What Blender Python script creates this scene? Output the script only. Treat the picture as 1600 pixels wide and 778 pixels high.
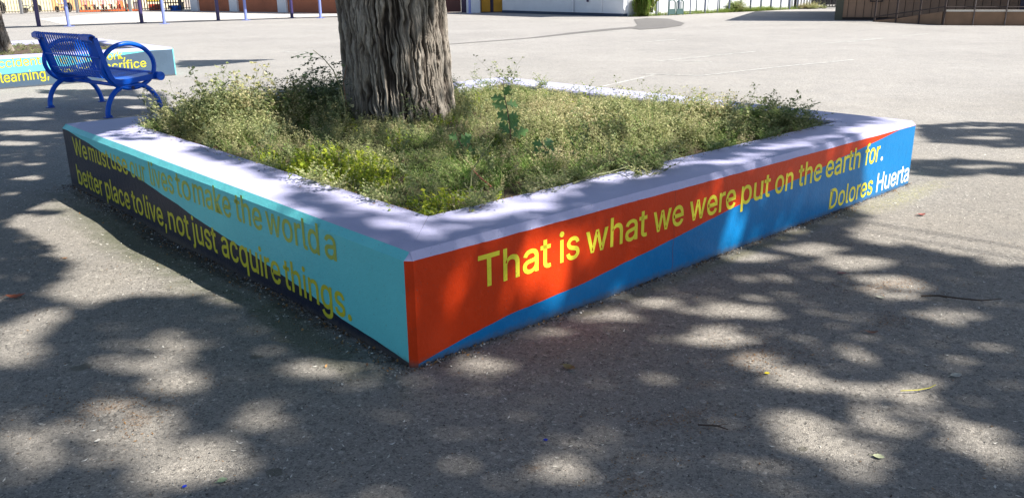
import bpy, math, random
import numpy as np
from mathutils import Vector, Matrix

# ------------------------------------------------------------------ scene, camera, light
scene = bpy.context.scene
for o in list(bpy.data.objects):
    bpy.data.objects.remove(o)
COL = scene.collection
RNG = np.random.default_rng(7)
random.seed(7)

cam_data = bpy.data.cameras.new("camera")
cam_data.sensor_width = 36.0
cam_data.lens = 1310.0 * 36.0 / 1600.0
cam_data.clip_start = 0.05
cam_data.clip_end = 2000
cam = bpy.data.objects.new("camera", cam_data)
COL.objects.link(cam)
_r = Vector((0.99993132, -0.00353682, -0.01117309))
_d = Vector((-0.01171951, -0.30176855, -0.95330918))
_f = Vector((0.0, 0.95337466, -0.30178927))
m = Matrix.Identity(4)
for i in range(3):
    m[i][0] = _r[i]; m[i][1] = -_d[i]; m[i][2] = -_f[i]
m[2][3] = 1.385
cam.matrix_world = m
scene.camera = cam

SUN_EL = math.radians(47.15)
SUN_AZ = math.radians(-15.66)          # measured from +X towards +Y
SX, SY, SK = math.cos(SUN_AZ), math.sin(SUN_AZ), 1 / math.tan(SUN_EL)
world = bpy.data.worlds.new("World")
scene.world = world
world.use_nodes = True
wn = world.node_tree
sky = wn.nodes.new('ShaderNodeTexSky')
sky.sky_type = 'NISHITA'
sky.sun_disc = False
sky.sun_elevation = SUN_EL
sky.sun_rotation = math.radians(90) - SUN_AZ
wn.links.new(sky.outputs[0], wn.nodes['Background'].inputs[0])
wn.nodes['Background'].inputs[1].default_value = 0.072
sun_data = bpy.data.lights.new("sun", 'SUN')
sun_data.energy = 5.0
sun_data.angle = math.radians(0.53)
sun_data.color = (1.0, 0.945, 0.86)
sun = bpy.data.objects.new("sun", sun_data)
COL.objects.link(sun)
sd = Vector((math.cos(SUN_EL) * SX, math.cos(SUN_EL) * SY, math.sin(SUN_EL)))
sun.rotation_euler = sd.to_track_quat('Z', 'Y').to_euler()
sun.location = (8, -2, 12)
scene.view_settings.view_transform = 'Standard'
scene.view_settings.look = 'None'
scene.view_settings.exposure = 1.15
scene.view_settings.gamma = 1
scene.render.engine = 'CYCLES'

# ------------------------------------------------------------------ helpers
def link(o, parent=None, loc=None):
    COL.objects.link(o)
    if parent is not None:
        o.parent = parent
    if loc is not None:
        o.location = loc
    return o

def tag(o, label=None, cat=None, group=None, kind=None):
    if label: o['label'] = label
    if cat: o['category'] = cat
    if group: o['group'] = group
    if kind: o['kind'] = kind
    return o

def empty(name, loc=(0, 0, 0), rz=0.0, label=None, cat=None, group=None):
    o = bpy.data.objects.new(name, None)
    o.empty_display_size = 0.1
    COL.objects.link(o)
    o.location = loc
    o.rotation_euler = (0, 0, rz)
    return tag(o, label, cat, group)

class MB:
    """collects geometry, builds one mesh"""
    def __init__(s):
        s.v = []; s.f = []; s.m = []
    def add(s, vs, fs, mi=0):
        b = len(s.v)
        s.v.extend([tuple(p) for p in vs])
        for f in fs:
            s.f.append([i + b for i in f]); s.m.append(mi)
    def box(s, x0, x1, y0, y1, z0, z1, bev=0.0, mi=0):
        if bev <= 0:
            vs = [(x, y, z) for z in (z0, z1) for y in (y0, y1) for x in (x0, x1)]
            s.add(vs, [(0, 2, 3, 1), (4, 5, 7, 6), (0, 1, 5, 4), (2, 6, 7, 3), (0, 4, 6, 2), (1, 3, 7, 5)], mi)
        else:
            b = bev
            rings = []
            for (z, k) in ((z0, b), (z0 + b, 0), (z1 - b, 0), (z1, b)):
                rings.append([(x0 + k, y0 + b + k*0, z), (x0 + b + k*0, y0 + k, z), (x1 - b, y0 + k, z), (x1 - k, y0 + b, z),
                              (x1 - k, y1 - b, z), (x1 - b, y1 - k, z), (x0 + b, y1 - k, z), (x0 + k, y1 - b, z)])
            vs = [p for r in rings for p in r]
            fs = []
            for i in range(3):
                for j in range(8):
                    a = i * 8 + j; c = i * 8 + (j + 1) % 8
                    fs.append((a, c, c + 8, a + 8))
            fs.append(tuple(range(7, -1, -1))); fs.append(tuple(range(24, 32)))
            s.add(vs, fs, mi)
    def tube(s, pts, rad, n=8, cap=True, mi=0):
        pts = [Vector(p) for p in pts]
        if not hasattr(rad, '__len__'): rad = [rad] * len(pts)
        t0 = (pts[1] - pts[0]).normalized()
        ref = Vector((0, 0, 1)) if abs(t0.z) < 0.9 else Vector((1, 0, 0))
        nrm = t0.cross(ref).normalized()
        vs = []
        for i, p in enumerate(pts):
            t = (pts[min(i + 1, len(pts) - 1)] - pts[max(i - 1, 0)]).normalized()
            nrm = (nrm - t * nrm.dot(t)).normalized()
            bn = t.cross(nrm)
            for j in range(n):
                a = 2 * math.pi * j / n
                vs.append(p + (nrm * math.cos(a) + bn * math.sin(a)) * rad[i])
        fs = []
        for i in range(len(pts) - 1):
            for j in range(n):
                a = i * n + j; b = i * n + (j + 1) % n
                fs.append((a, b, b + n, a + n))
        if cap:
            fs.append(tuple(range(n - 1, -1, -1)))
            fs.append(tuple((len(pts) - 1) * n + j for j in range(n)))
        s.add(vs, fs, mi)
    def sweep_rect(s, prof, x0, x1, th, mi=0):
        """profile [(y,z)] extruded from x0 to x1 with thickness th"""
        n = len(prof)
        P = np.array(prof, float)
        T = np.gradient(P, axis=0); T /= np.linalg.norm(T, axis=1)[:, None]
        Nn = np.stack([-T[:, 1], T[:, 0]], 1)
        vs = []
        for i in range(n):
            a = P[i] + Nn[i] * th / 2; b = P[i] - Nn[i] * th / 2
            vs += [(x0, a[0], a[1]), (x1, a[0], a[1]), (x1, b[0], b[1]), (x0, b[0], b[1])]
        fs = []
        for i in range(n - 1):
            for j in range(4):
                a = i * 4 + j; b = i * 4 + (j + 1) % 4
                fs.append((a, b, b + 4, a + 4))
        fs.append((3, 2, 1, 0)); k = (n - 1) * 4
        fs.append((k, k + 1, k + 2, k + 3))
        s.add(vs, fs, mi)
    def build(s, name, mats, parent=None, smooth=False, loc=None, rz=None):
        me = bpy.data.meshes.new(name)
        me.from_pydata(s.v, [], s.f)
        if not isinstance(mats, (list, tuple)): mats = [mats]
        for mt in mats: me.materials.append(mt)
        if len(mats) > 1: me.polygons.foreach_set('material_index', s.m)
        if smooth:
            me.polygons.foreach_set('use_smooth', [True] * len(me.polygons))
        me.validate(); me.update()
        o = bpy.data.objects.new(name, me)
        link(o, parent)
        if smooth:
            try: me.set_sharp_from_angle(angle=math.radians(40))
            except Exception: pass
        if loc is not None: o.location = loc
        if rz is not None: o.rotation_euler = (0, 0, rz)
        return o

def np_mesh(name, V, F, mat, parent=None, smooth=False):
    """V (n,3), F (m,k) all the same k"""
    me = bpy.data.meshes.new(name)
    k = F.shape[1]
    me.vertices.add(len(V)); me.vertices.foreach_set('co', np.ascontiguousarray(V, np.float32).ravel())
    me.loops.add(F.size); me.loops.foreach_set('vertex_index', np.ascontiguousarray(F, np.int32).ravel())
    me.polygons.add(len(F))
    me.polygons.foreach_set('loop_start', np.arange(0, F.size, k, dtype=np.int32))
    me.polygons.foreach_set('loop_total', np.full(len(F), k, np.int32))
    if smooth: me.polygons.foreach_set('use_smooth', np.ones(len(F), bool))
    me.materials.append(mat)
    me.update(calc_edges=True); me.validate()
    o = bpy.data.objects.new(name, me)
    return link(o, parent)

def copy_part(src, parent, loc=None, rot=None):
    c = src.copy(); COL.objects.link(c); c.parent = parent
    if loc is not None: c.location = loc
    if rot is not None: c.rotation_euler = rot
    return c

def copy_tree(root):
    r = root.copy(); COL.objects.link(r)
    for ch in list(root.children):
        c = ch.copy(); COL.objects.link(c); c.parent = r
        for g in list(ch.children):
            d = g.copy(); COL.objects.link(d); d.parent = c
    return r

# numpy gradient noise
_perm = np.random.default_rng(3).permutation(256)
_perm = np.concatenate([_perm, _perm, _perm])
_gr = np.random.default_rng(4).normal(size=(256, 3)); _gr /= np.linalg.norm(_gr, axis=1)[:, None]
def pn(x, y, z=0.0):
    x = np.asarray(x, float); y = np.asarray(y, float); z = np.asarray(z, float) + 0 * x
    xi = np.floor(x).astype(int); yi = np.floor(y).astype(int); zi = np.floor(z).astype(int)
    xf = x - xi; yf = y - yi; zf = z - zi
    u = xf**3*(xf*(xf*6-15)+10); v = yf**3*(yf*(yf*6-15)+10); w = zf**3*(zf*(zf*6-15)+10)
    def g(a, b, c):
        h = _perm[(_perm[(_perm[(xi + a) & 255] + yi + b) & 255] + zi + c) & 255]
        G = _gr[h]
        return G[..., 0] * (xf - a) + G[..., 1] * (yf - b) + G[..., 2] * (zf - c)
    def L(a, b, t): return a + (b - a) * t
    return 1.6 * L(L(L(g(0,0,0), g(1,0,0), u), L(g(0,1,0), g(1,1,0), u), v),
             L(L(g(0,0,1), g(1,0,1), u), L(g(0,1,1), g(1,1,1), u), v), w)

# ------------------------------------------------------------------ materials
def mat_new(name):
    mt = bpy.data.materials.new(name); mt.use_nodes = True
    nt = mt.node_tree; b = nt.nodes['Principled BSDF']
    return mt, nt, b
def N_(nt, t, **kw):
    n = nt.nodes.new(t)
    for k, v in kw.items():
        if hasattr(n, k): setattr(n, k, v)
        else: n.inputs[k].default_value = v
    return n
def coords(nt, kind='Object'):
    return N_(nt, 'ShaderNodeTexCoord').outputs[kind]
def noise(nt, vec, scale, detail=4, rough=0.6):
    n = N_(nt, 'ShaderNodeTexNoise'); n.inputs['Scale'].default_value = scale
    n.inputs['Detail'].default_value = detail; n.inputs['Roughness'].default_value = rough
    nt.links.new(vec, n.inputs['Vector']); return n.outputs[0]
def ramp(nt, fac, stops):
    r = N_(nt, 'ShaderNodeValToRGB'); e = r.color_ramp.elements
    while len(e) < len(stops): e.new(0.5)
    for i, (p, c) in enumerate(stops):
        e[i].position = p
        e[i].color = (c[0], c[1], c[2], 1) if hasattr(c, '__len__') else (c, c, c, 1)
    nt.links.new(fac, r.inputs[0]); return r.outputs[0]
def mix(nt, fac, a, b, blend='MIX'):
    n = N_(nt, 'ShaderNodeMix', data_type='RGBA', blend_type=blend)
    for s, v in ((0, fac), (6, a), (7, b)):
        if hasattr(v, 'is_output') or isinstance(v, bpy.types.NodeSocket): nt.links.new(v, n.inputs[s])
        elif hasattr(v, '__len__'): n.inputs[s].default_value = (*v[:3], 1)
        else: n.inputs[s].default_value = v
    return n.outputs[2]
def math_(nt, op, a, b=None, c=None, clamp=False):
    n = N_(nt, 'ShaderNodeMath', operation=op); n.use_clamp = clamp
    for i, v in enumerate((a, b, c)):
        if v is None: continue
        if isinstance(v, bpy.types.NodeSocket): nt.links.new(v, n.inputs[i])
        else: n.inputs[i].default_value = v
    return n.outputs[0]
def bump(nt, b, h, strength, dist):
    n = N_(nt, 'ShaderNodeBump'); n.inputs['Strength'].default_value = strength
    n.inputs['Distance'].default_value = dist
    nt.links.new(h, n.inputs['Height'])
    nt.links.new(n.outputs[0], b.inputs['Normal']); return n

def paint_mat(name, col, rough=0.45, wear=0.12, bumps=0.5, dirt=(0.10, 0.09, 0.075)):
    mt, nt, b = mat_new(name)
    v = coords(nt)
    n1 = noise(nt, v, 4.0, 7, 0.72)
    c = mix(nt, ramp(nt, n1, [(0.25, 0.0), (0.75, 1.0)]), [x * (1 - wear) for x in col], [min(1, x * (1 + wear * .6)) for x in col])
    # fine scuffs and grime specks
    n2 = noise(nt, v, 38.0, 5, 0.7)
    sp = ramp(nt, n2, [(0.63, 0.0), (0.72, 0.6)])
    c = mix(nt, sp, c, [x * .7 + d * .3 for x, d in zip(col, dirt)])
    n3 = noise(nt, v, 160.0, 2, 0.5)
    pits = ramp(nt, n3, [(0.68, 0.0), (0.74, 0.7)])
    c = mix(nt, pits, c, dirt)
    # grime where the wall meets the ground
    sep = N_(nt, 'ShaderNodeSeparateXYZ'); nt.links.new(v, sep.inputs[0])
    zz = math_(nt, 'ADD', sep.outputs[2], math_(nt, 'MULTIPLY', math_(nt, 'SUBTRACT', n2, 0.5), 0.06))
    gm = ramp(nt, zz, [(0.0, 0.75), (0.035, 0.0)])
    c = mix(nt, gm, c, dirt)
    nt.links.new(c, b.inputs['Base Color'])
    b.inputs['Roughness'].default_value = rough
    b.inputs['Specular IOR Level'].default_value = 0.25
    h = math_(nt, 'ADD', math_(nt, 'MULTIPLY', noise(nt, v, 22, 6, 0.7), 1.8),
              math_(nt, 'ADD', math_(nt, 'MULTIPLY', noise(nt, v, 240, 2, 0.5), 0.22), math_(nt, 'MULTIPLY', pits, -0.3)))
    bump(nt, b, h, bumps, 0.004)
    return mt

def simple_mat(name, col, rough=0.6, metal=0.0, var=0.12, scale=20, bmp=0.0, bs=80):
    mt, nt, b = mat_new(name)
    v = coords(nt)
    c = mix(nt, ramp(nt, noise(nt, v, scale, 5, 0.6), [(0.3, 0.0), (0.7, 1.0)]), [x * (1 - var) for x in col], [min(1, x * (1 + var)) for x in col])
    nt.links.new(c, b.inputs['Base Color'])
    b.inputs['Roughness'].default_value = rough; b.inputs['Metallic'].default_value = metal
    if bmp: bump(nt, b, noise(nt, v, bs, 4, 0.6), bmp, 0.004)
    return mt

def leaf_mat(name, stops, rough=0.6, trans=0.35, big=None):
    """per-leaf random colour; thin leaves let some light through"""
    mt, nt, b = mat_new(name)
    geo = N_(nt, 'ShaderNodeNewGeometry')
    rnd = geo.outputs['Random Per Island']
    c = ramp(nt, rnd, stops)
    if big:
        v = coords(nt)
        k = ramp(nt, noise(nt, v, 1.7, 3, 0.5), [(0.35, 0.0), (0.65, 1.0)])
        c = mix(nt, k, c, ramp(nt, rnd, big))
    nt.links.new(c, b.inputs['Base Color']); b.inputs['Roughness'].default_value = rough
    b.inputs['Specular IOR Level'].default_value = 0.25
    tr = N_(nt, 'ShaderNodeBsdfTranslucent'); nt.links.new(c, tr.inputs[0])
    ms = N_(nt, 'ShaderNodeMixShader'); ms.inputs[0].default_value = trans
    nt.links.new(b.outputs[0], ms.inputs[1]); nt.links.new(tr.outputs[0], ms.inputs[2])
    nt.links.new(ms.outputs[0], nt.nodes['Material Output'].inputs['Surface'])
    return mt

# planter palette
LAV = paint_mat('lavender_paint', (0.46, 0.46, 0.67), 0.5, 0.06)
RED = paint_mat('orange_red_paint', (0.60, 0.040, 0.003), 0.45, 0.10)
BLUE = paint_mat('blue_paint', (0.002, 0.17, 0.44), 0.42, 0.12)
TEAL = paint_mat('turquoise_paint', (0.14, 0.60, 0.63), 0.42, 0.07)
SLATE = paint_mat('slate_paint', (0.065, 0.105, 0.16), 0.42, 0.15)
NAVY = paint_mat('navy_paint', (0.014, 0.020, 0.042), 0.42, 0.15)
YEL = paint_mat('yellow_letter_paint', (0.80, 0.72, 0.05), 0.42, 0.06, 0.4)
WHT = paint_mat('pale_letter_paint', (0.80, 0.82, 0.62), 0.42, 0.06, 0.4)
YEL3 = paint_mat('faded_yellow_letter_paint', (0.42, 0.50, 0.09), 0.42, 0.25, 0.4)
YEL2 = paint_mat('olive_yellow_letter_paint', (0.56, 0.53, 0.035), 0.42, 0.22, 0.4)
# ------------------------------------------------------------------ asphalt
def mask_ell(nt, sep, cx, cy, rx, ry, ang, soft, nz):
    """soft elliptical mask 1 inside, on the ground plane (a stain with its own place and shape)"""
    dx = math_(nt, 'SUBTRACT', sep.outputs[0], cx); dy = math_(nt, 'SUBTRACT', sep.outputs[1], cy)
    c, s = math.cos(ang), math.sin(ang)
    a = math_(nt, 'ADD', math_(nt, 'MULTIPLY', dx, c / rx), math_(nt, 'MULTIPLY', dy, s / rx))
    b = math_(nt, 'ADD', math_(nt, 'MULTIPLY', dx, -s / ry), math_(nt, 'MULTIPLY', dy, c / ry))
    r = math_(nt, 'SQRT', math_(nt, 'ADD', math_(nt, 'MULTIPLY', a, a), math_(nt, 'MULTIPLY', b, b)))
    r = math_(nt, 'ADD', r, math_(nt, 'MULTIPLY', math_(nt, 'SUBTRACT', nz, 0.5), 1.6))
    return ramp(nt, r, [(1 - soft, 1.0), (1.0, 0.0)])

def asphalt_mat(name, base=(0.245, 0.228, 0.205), stains=True, k=1.0):
    mt, nt, b = mat_new(name)
    v = coords(nt)
    sep = N_(nt, 'ShaderNodeSeparateXYZ'); nt.links.new(v, sep.inputs[0])
    big = noise(nt, v, 0.35, 6, 0.6); mid = noise(nt, v, 2.6, 6, 0.7); fine = noise(nt, v, 90, 4, 0.75)
    vor = N_(nt, 'ShaderNodeTexVoronoi'); vor.inputs['Scale'].default_value = 230
    nt.links.new(v, vor.inputs['Vector'])
    vor2 = N_(nt, 'ShaderNodeTexVoronoi'); vor2.inputs['Scale'].default_value = 62
    nt.links.new(v, vor2.inputs['Vector'])
    c = mix(nt, ramp(nt, big, [(0.3, 0.0), (0.7, 1.0)]), [x * 0.90 for x in base], [x * 1.10 for x in base])
    c = mix(nt, ramp(nt, mid, [(0.3, 0.0), (0.75, 1.0)]), c, mix(nt, 1.0, c, (1.22, 1.2, 1.16), 'MULTIPLY'))
    # single stones: every cell its own grey, a few pale, a few black
    sepc = N_(nt, 'ShaderNodeSeparateColor'); nt.links.new(vor.outputs['Color'], sepc.inputs[0])
    st = ramp(nt, sepc.outputs[0], [(0.0, 0.55), (0.12, 0.80), (0.5, 0.98), (0.90, 1.12), (0.975, 1.25), (0.985, 1.9)])
    c = mix(nt, 0.85, c, st, 'MULTIPLY')
    sepd = N_(nt, 'ShaderNodeSeparateColor'); nt.links.new(vor2.outputs['Color'], sepd.inputs[0])
    st2 = ramp(nt, sepd.outputs[1], [(0.0, 0.22), (0.12, 0.88), (0.88, 1.04), (0.96, 1.2), (0.985, 1.8)])
    c = mix(nt, 0.5, c, st2, 'MULTIPLY')
    c = mix(nt, ramp(nt, fine, [(0.32, 0.85), (0.48, 0.0)]), c, (0.05, 0.048, 0.046))
    if stains:
        nz = noise(nt, v, 7, 6, 0.75)
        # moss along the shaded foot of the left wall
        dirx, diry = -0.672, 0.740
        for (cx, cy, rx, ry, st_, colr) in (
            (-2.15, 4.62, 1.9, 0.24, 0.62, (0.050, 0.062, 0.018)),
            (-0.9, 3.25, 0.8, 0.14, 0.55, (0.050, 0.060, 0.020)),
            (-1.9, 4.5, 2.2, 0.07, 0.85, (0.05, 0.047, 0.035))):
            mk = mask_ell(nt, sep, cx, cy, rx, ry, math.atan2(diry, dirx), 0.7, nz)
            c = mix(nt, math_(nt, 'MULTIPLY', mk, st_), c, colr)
        # yellow overspray by the right end of the wall, thin green-yellow rim along the right wall
        mk = mask_ell(nt, sep, 2.62, 5.42, 0.80, 0.14, math.atan2(0.67, 0.742), 0.8, nz)
        c = mix(nt, math_(nt, 'MULTIPLY', mk, ramp(nt, noise(nt, v, 55, 4, 0.8), [(0.45, 0.0), (0.68, 0.6)])), c, (0.42, 0.40, 0.07))
        mk = mask_ell(nt, sep, 1.2, 4.23, 2.0, 0.07, math.atan2(0.67, 0.742), 0.9, nz)
        c = mix(nt, math_(nt, 'MULTIPLY', mk, 0.55), c, (0.13, 0.12, 0.04))
        # rusty brown crumbs in the low spots
        for (cx, cy, rx, ry) in ((-1.42, 2.62, .16, .05), (-1.28, 2.55, .05, .1), (0.33, 2.13, .07, .06), (0.55, 2.5, .2, .05), (1.75, 3.72, .28, .06),
                                 (0.95, 3.0, .2, .08), (1.62, 3.3, .12, .06), (0.7, 2.75, .1, .04), (2.25, 3.0, .08, .05), (0.05, 2.2, .06, .03)):
            mk = mask_ell(nt, sep, cx, cy, rx, ry, 0.5, 0.8, noise(nt, v, 34, 5, 0.8))
            c = mix(nt, math_(nt, 'MULTIPLY', mk, ramp(nt, noise(nt, v, 120, 3, 0.7), [(0.45, 0.0), (0.65, 0.55)])), c, (0.25, 0.13, 0.05))
        # old gum spots
        for (cx, cy, r) in ((-1.66, 2.94, 0.045), (-1.02, 3.02, 0.03), (-0.72, 2.2, 0.03), (0.9, 2.3, 0.02), (2.3, 3.9, 0.03), (-3.4, 6.4, .06)):
            mk = mask_ell(nt, sep, cx, cy, r, r * .8, 0.3, 0.25, noise(nt, v, 20, 2, 0.4))
            c = mix(nt, math_(nt, 'MULTIPLY', mk, 0.7), c, (0.10, 0.095, 0.07))
        # asphalt grows paler and cooler with distance, its start broken by noise
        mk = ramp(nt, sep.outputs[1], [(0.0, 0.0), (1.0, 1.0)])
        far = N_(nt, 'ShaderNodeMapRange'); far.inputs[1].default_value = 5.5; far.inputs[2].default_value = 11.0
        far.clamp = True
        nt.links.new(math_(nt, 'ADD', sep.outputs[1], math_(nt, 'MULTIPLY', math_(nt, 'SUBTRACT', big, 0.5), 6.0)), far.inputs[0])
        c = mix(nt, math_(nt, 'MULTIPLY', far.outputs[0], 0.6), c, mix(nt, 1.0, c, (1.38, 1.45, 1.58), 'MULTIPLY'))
    nt.links.new(c, b.inputs['Base Color'])
    b.inputs['Roughness'].default_value = 0.85
    h = math_(nt, 'ADD', math_(nt, 'MULTIPLY', vor.outputs['Distance'], -1.0), math_(nt, 'MULTIPLY', fine, 1.2))
    h = math_(nt, 'ADD', h, math_(nt, 'MULTIPLY', noise(nt, v, 25, 4, 0.7), 1.2))
    bump(nt, b, h, 0.55 * k, 0.006)
    return mt
ASPH = asphalt_mat('worn_asphalt')
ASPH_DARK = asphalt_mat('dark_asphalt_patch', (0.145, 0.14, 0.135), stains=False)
CONC = asphalt_mat('pale_concrete', (0.52, 0.50, 0.47), stains=False)

def ground_z(x, y):
    """gentle dips and rises of the old asphalt"""
    x = np.asarray(x, float); y = np.asarray(y, float)
    z = 0.012 * pn(x * 0.7, y * 0.7, 1.3) + 0.004 * pn(x * 2.3, y * 2.3, 5.1)
    z = z - 0.026 * np.exp(-(((x + 2.15) / .42) ** 2 + ((y - 4.6) / .34) ** 2))
    z = z + 0.02 * np.exp(-(((x + 1.15) / .25) ** 2 + ((y - 3.55) / .25) ** 2))
    fall = np.exp(-np.maximum(0, np.hypot(x, y - 4) - 4) / 1.4)
    return z * fall
def axis(lo, hi, f0, f1, step, far):
    a = list(np.arange(f0, f1 + 1e-6, step)); s = step; p = f1
    while p < hi: s *= far; p += s; a.append(min(p, hi))
    s = step; p = f0
    while p > lo: s *= far; p -= s; a.insert(0, max(p, lo))
    return np.array(a)
gx = axis(-400, 400, -4.5, 4.5, 0.05, 1.25); gy = axis(-60, 700, 0.6, 9.0, 0.05, 1.25)
X, Y = np.meshgrid(gx, gy)
V = np.stack([X, Y, ground_z(X, Y)], -1).reshape(-1, 3)
nx, ny = len(gx), len(gy)
I = (np.arange(ny - 1)[:, None] * nx + np.arange(nx - 1)[None]).ravel()
g = np_mesh('ground', V, np.stack([I, I + 1, I + nx + 1, I + nx], 1), ASPH, smooth=True)
tag(g, kind='structure')

def strip(name, pts, w, mat, z=0.004):
    """flat ribbon of half width w following pts"""
    mb = MB(); P = [Vector((a[0], a[1])) for a in pts]
    n = len(P); vs = []
    for i in range(n):
        t = (P[min(i + 1, n - 1)] - P[max(0, i - 1)]).normalized(); nn = Vector((-t.y, t.x))
        ww = w[i] if hasattr(w, '__len__') else w
        vs += [(*(P[i] + nn * ww), z), (*(P[i] - nn * ww), z)]
    mb.add(vs, [(2*i, 2*i+1, 2*i+3, 2*i+2) for i in range(n - 1)])
    return tag(mb.build(name, mat), kind='structure')
def poly_sheet(name, pts, mat, z=0.004):
    mb = MB(); mb.add([(a, b, z) for a, b in pts], [tuple(range(len(pts)))])
    return tag(mb.build(name, mat), kind='structure')

def worn_line_mat(name, col, cov=0.5):
    mt, nt, b = mat_new(name)
    v = coords(nt)
    c = mix(nt, ramp(nt, noise(nt, v, 6, 6, 0.8), [(cov - .06, 0.0), (cov + .06, 1.0)]), (0.33, 0.325, 0.31), col)
    nt.links.new(c, b.inputs['Base Color']); b.inputs['Roughness'].default_value = 0.8
    return mt
LINE = worn_line_mat('worn_white_line_paint', (0.62, 0.62, 0.60))
for pts in [[(2.05,13.42),(2.91,13.04)],
            [(2.91,13.04),(4.66,14.38)],
            [(4.66,14.38),(6.20,15.41)],
            [(2.61,15.49),(3.91,16.57),(5.01,17.52)],
            [(3.15,15.55),(3.63,15.36)],
            [(7.73,19.76),(9.20,21.14)],
            [(3.11,20.56),(4.16,21.57)],
            [(7.03,19.45),(9.17,21.14)],
            [(9.91,21.78),(11.07,22.68)],
            [(-5.05,19.04),(-4.20,18.38)],
            [(1.27,11.78),(2.22,13.21)]]:
    strip('court_line', pts, 0.022, LINE)
poly_sheet('dark_patch', [(4.79,33.44),(5.44,34.48),(6.18,33.64),(6.05,29.87),(5.58,28.16),(4.73,26.74),(3.95,26.16),(3.77,26.96),(4.27,28.92)], ASPH_DARK, 0.008)
strip('asphalt_seam', [(4.17,27.66),(3.24,26.69),(1.91,24.87),(0.57,22.76),(-1.48,20.68)], [0.35,0.3,0.22,0.12,0.08], ASPH_DARK, 0.004)
poly_sheet('pale_slab', [(-17.89,34.89),(-8.04,41.12),(-2.99,42.46),(-8.28,44.06),(-18.56,51.54),(-22.97,52.55),(-22.73,42.01)], CONC, 0.004)
strip('painted_beam_shadow', [(-19.17,32.65),(-7.56,40.17)], 0.22, ASPH_DARK, 0.006)  # dark strip painted on the paving as the overhead beam's shadow

# ------------------------------------------------------------------ painted planters
PN = Vector((-0.3795, 2.8905))
PV = Vector((0.7420, 0.6704)); PU = Vector((-0.6704, 0.7420))     # along the right wall, along the left wall
SIDE = 4.30; HT = 0.45; CH = 0.028; TH = 0.385

def interp(tab, s):
    xs = [a for a, b in tab]; ys = [b for a, b in tab]
    return float(np.interp(s, xs, ys))

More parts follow.
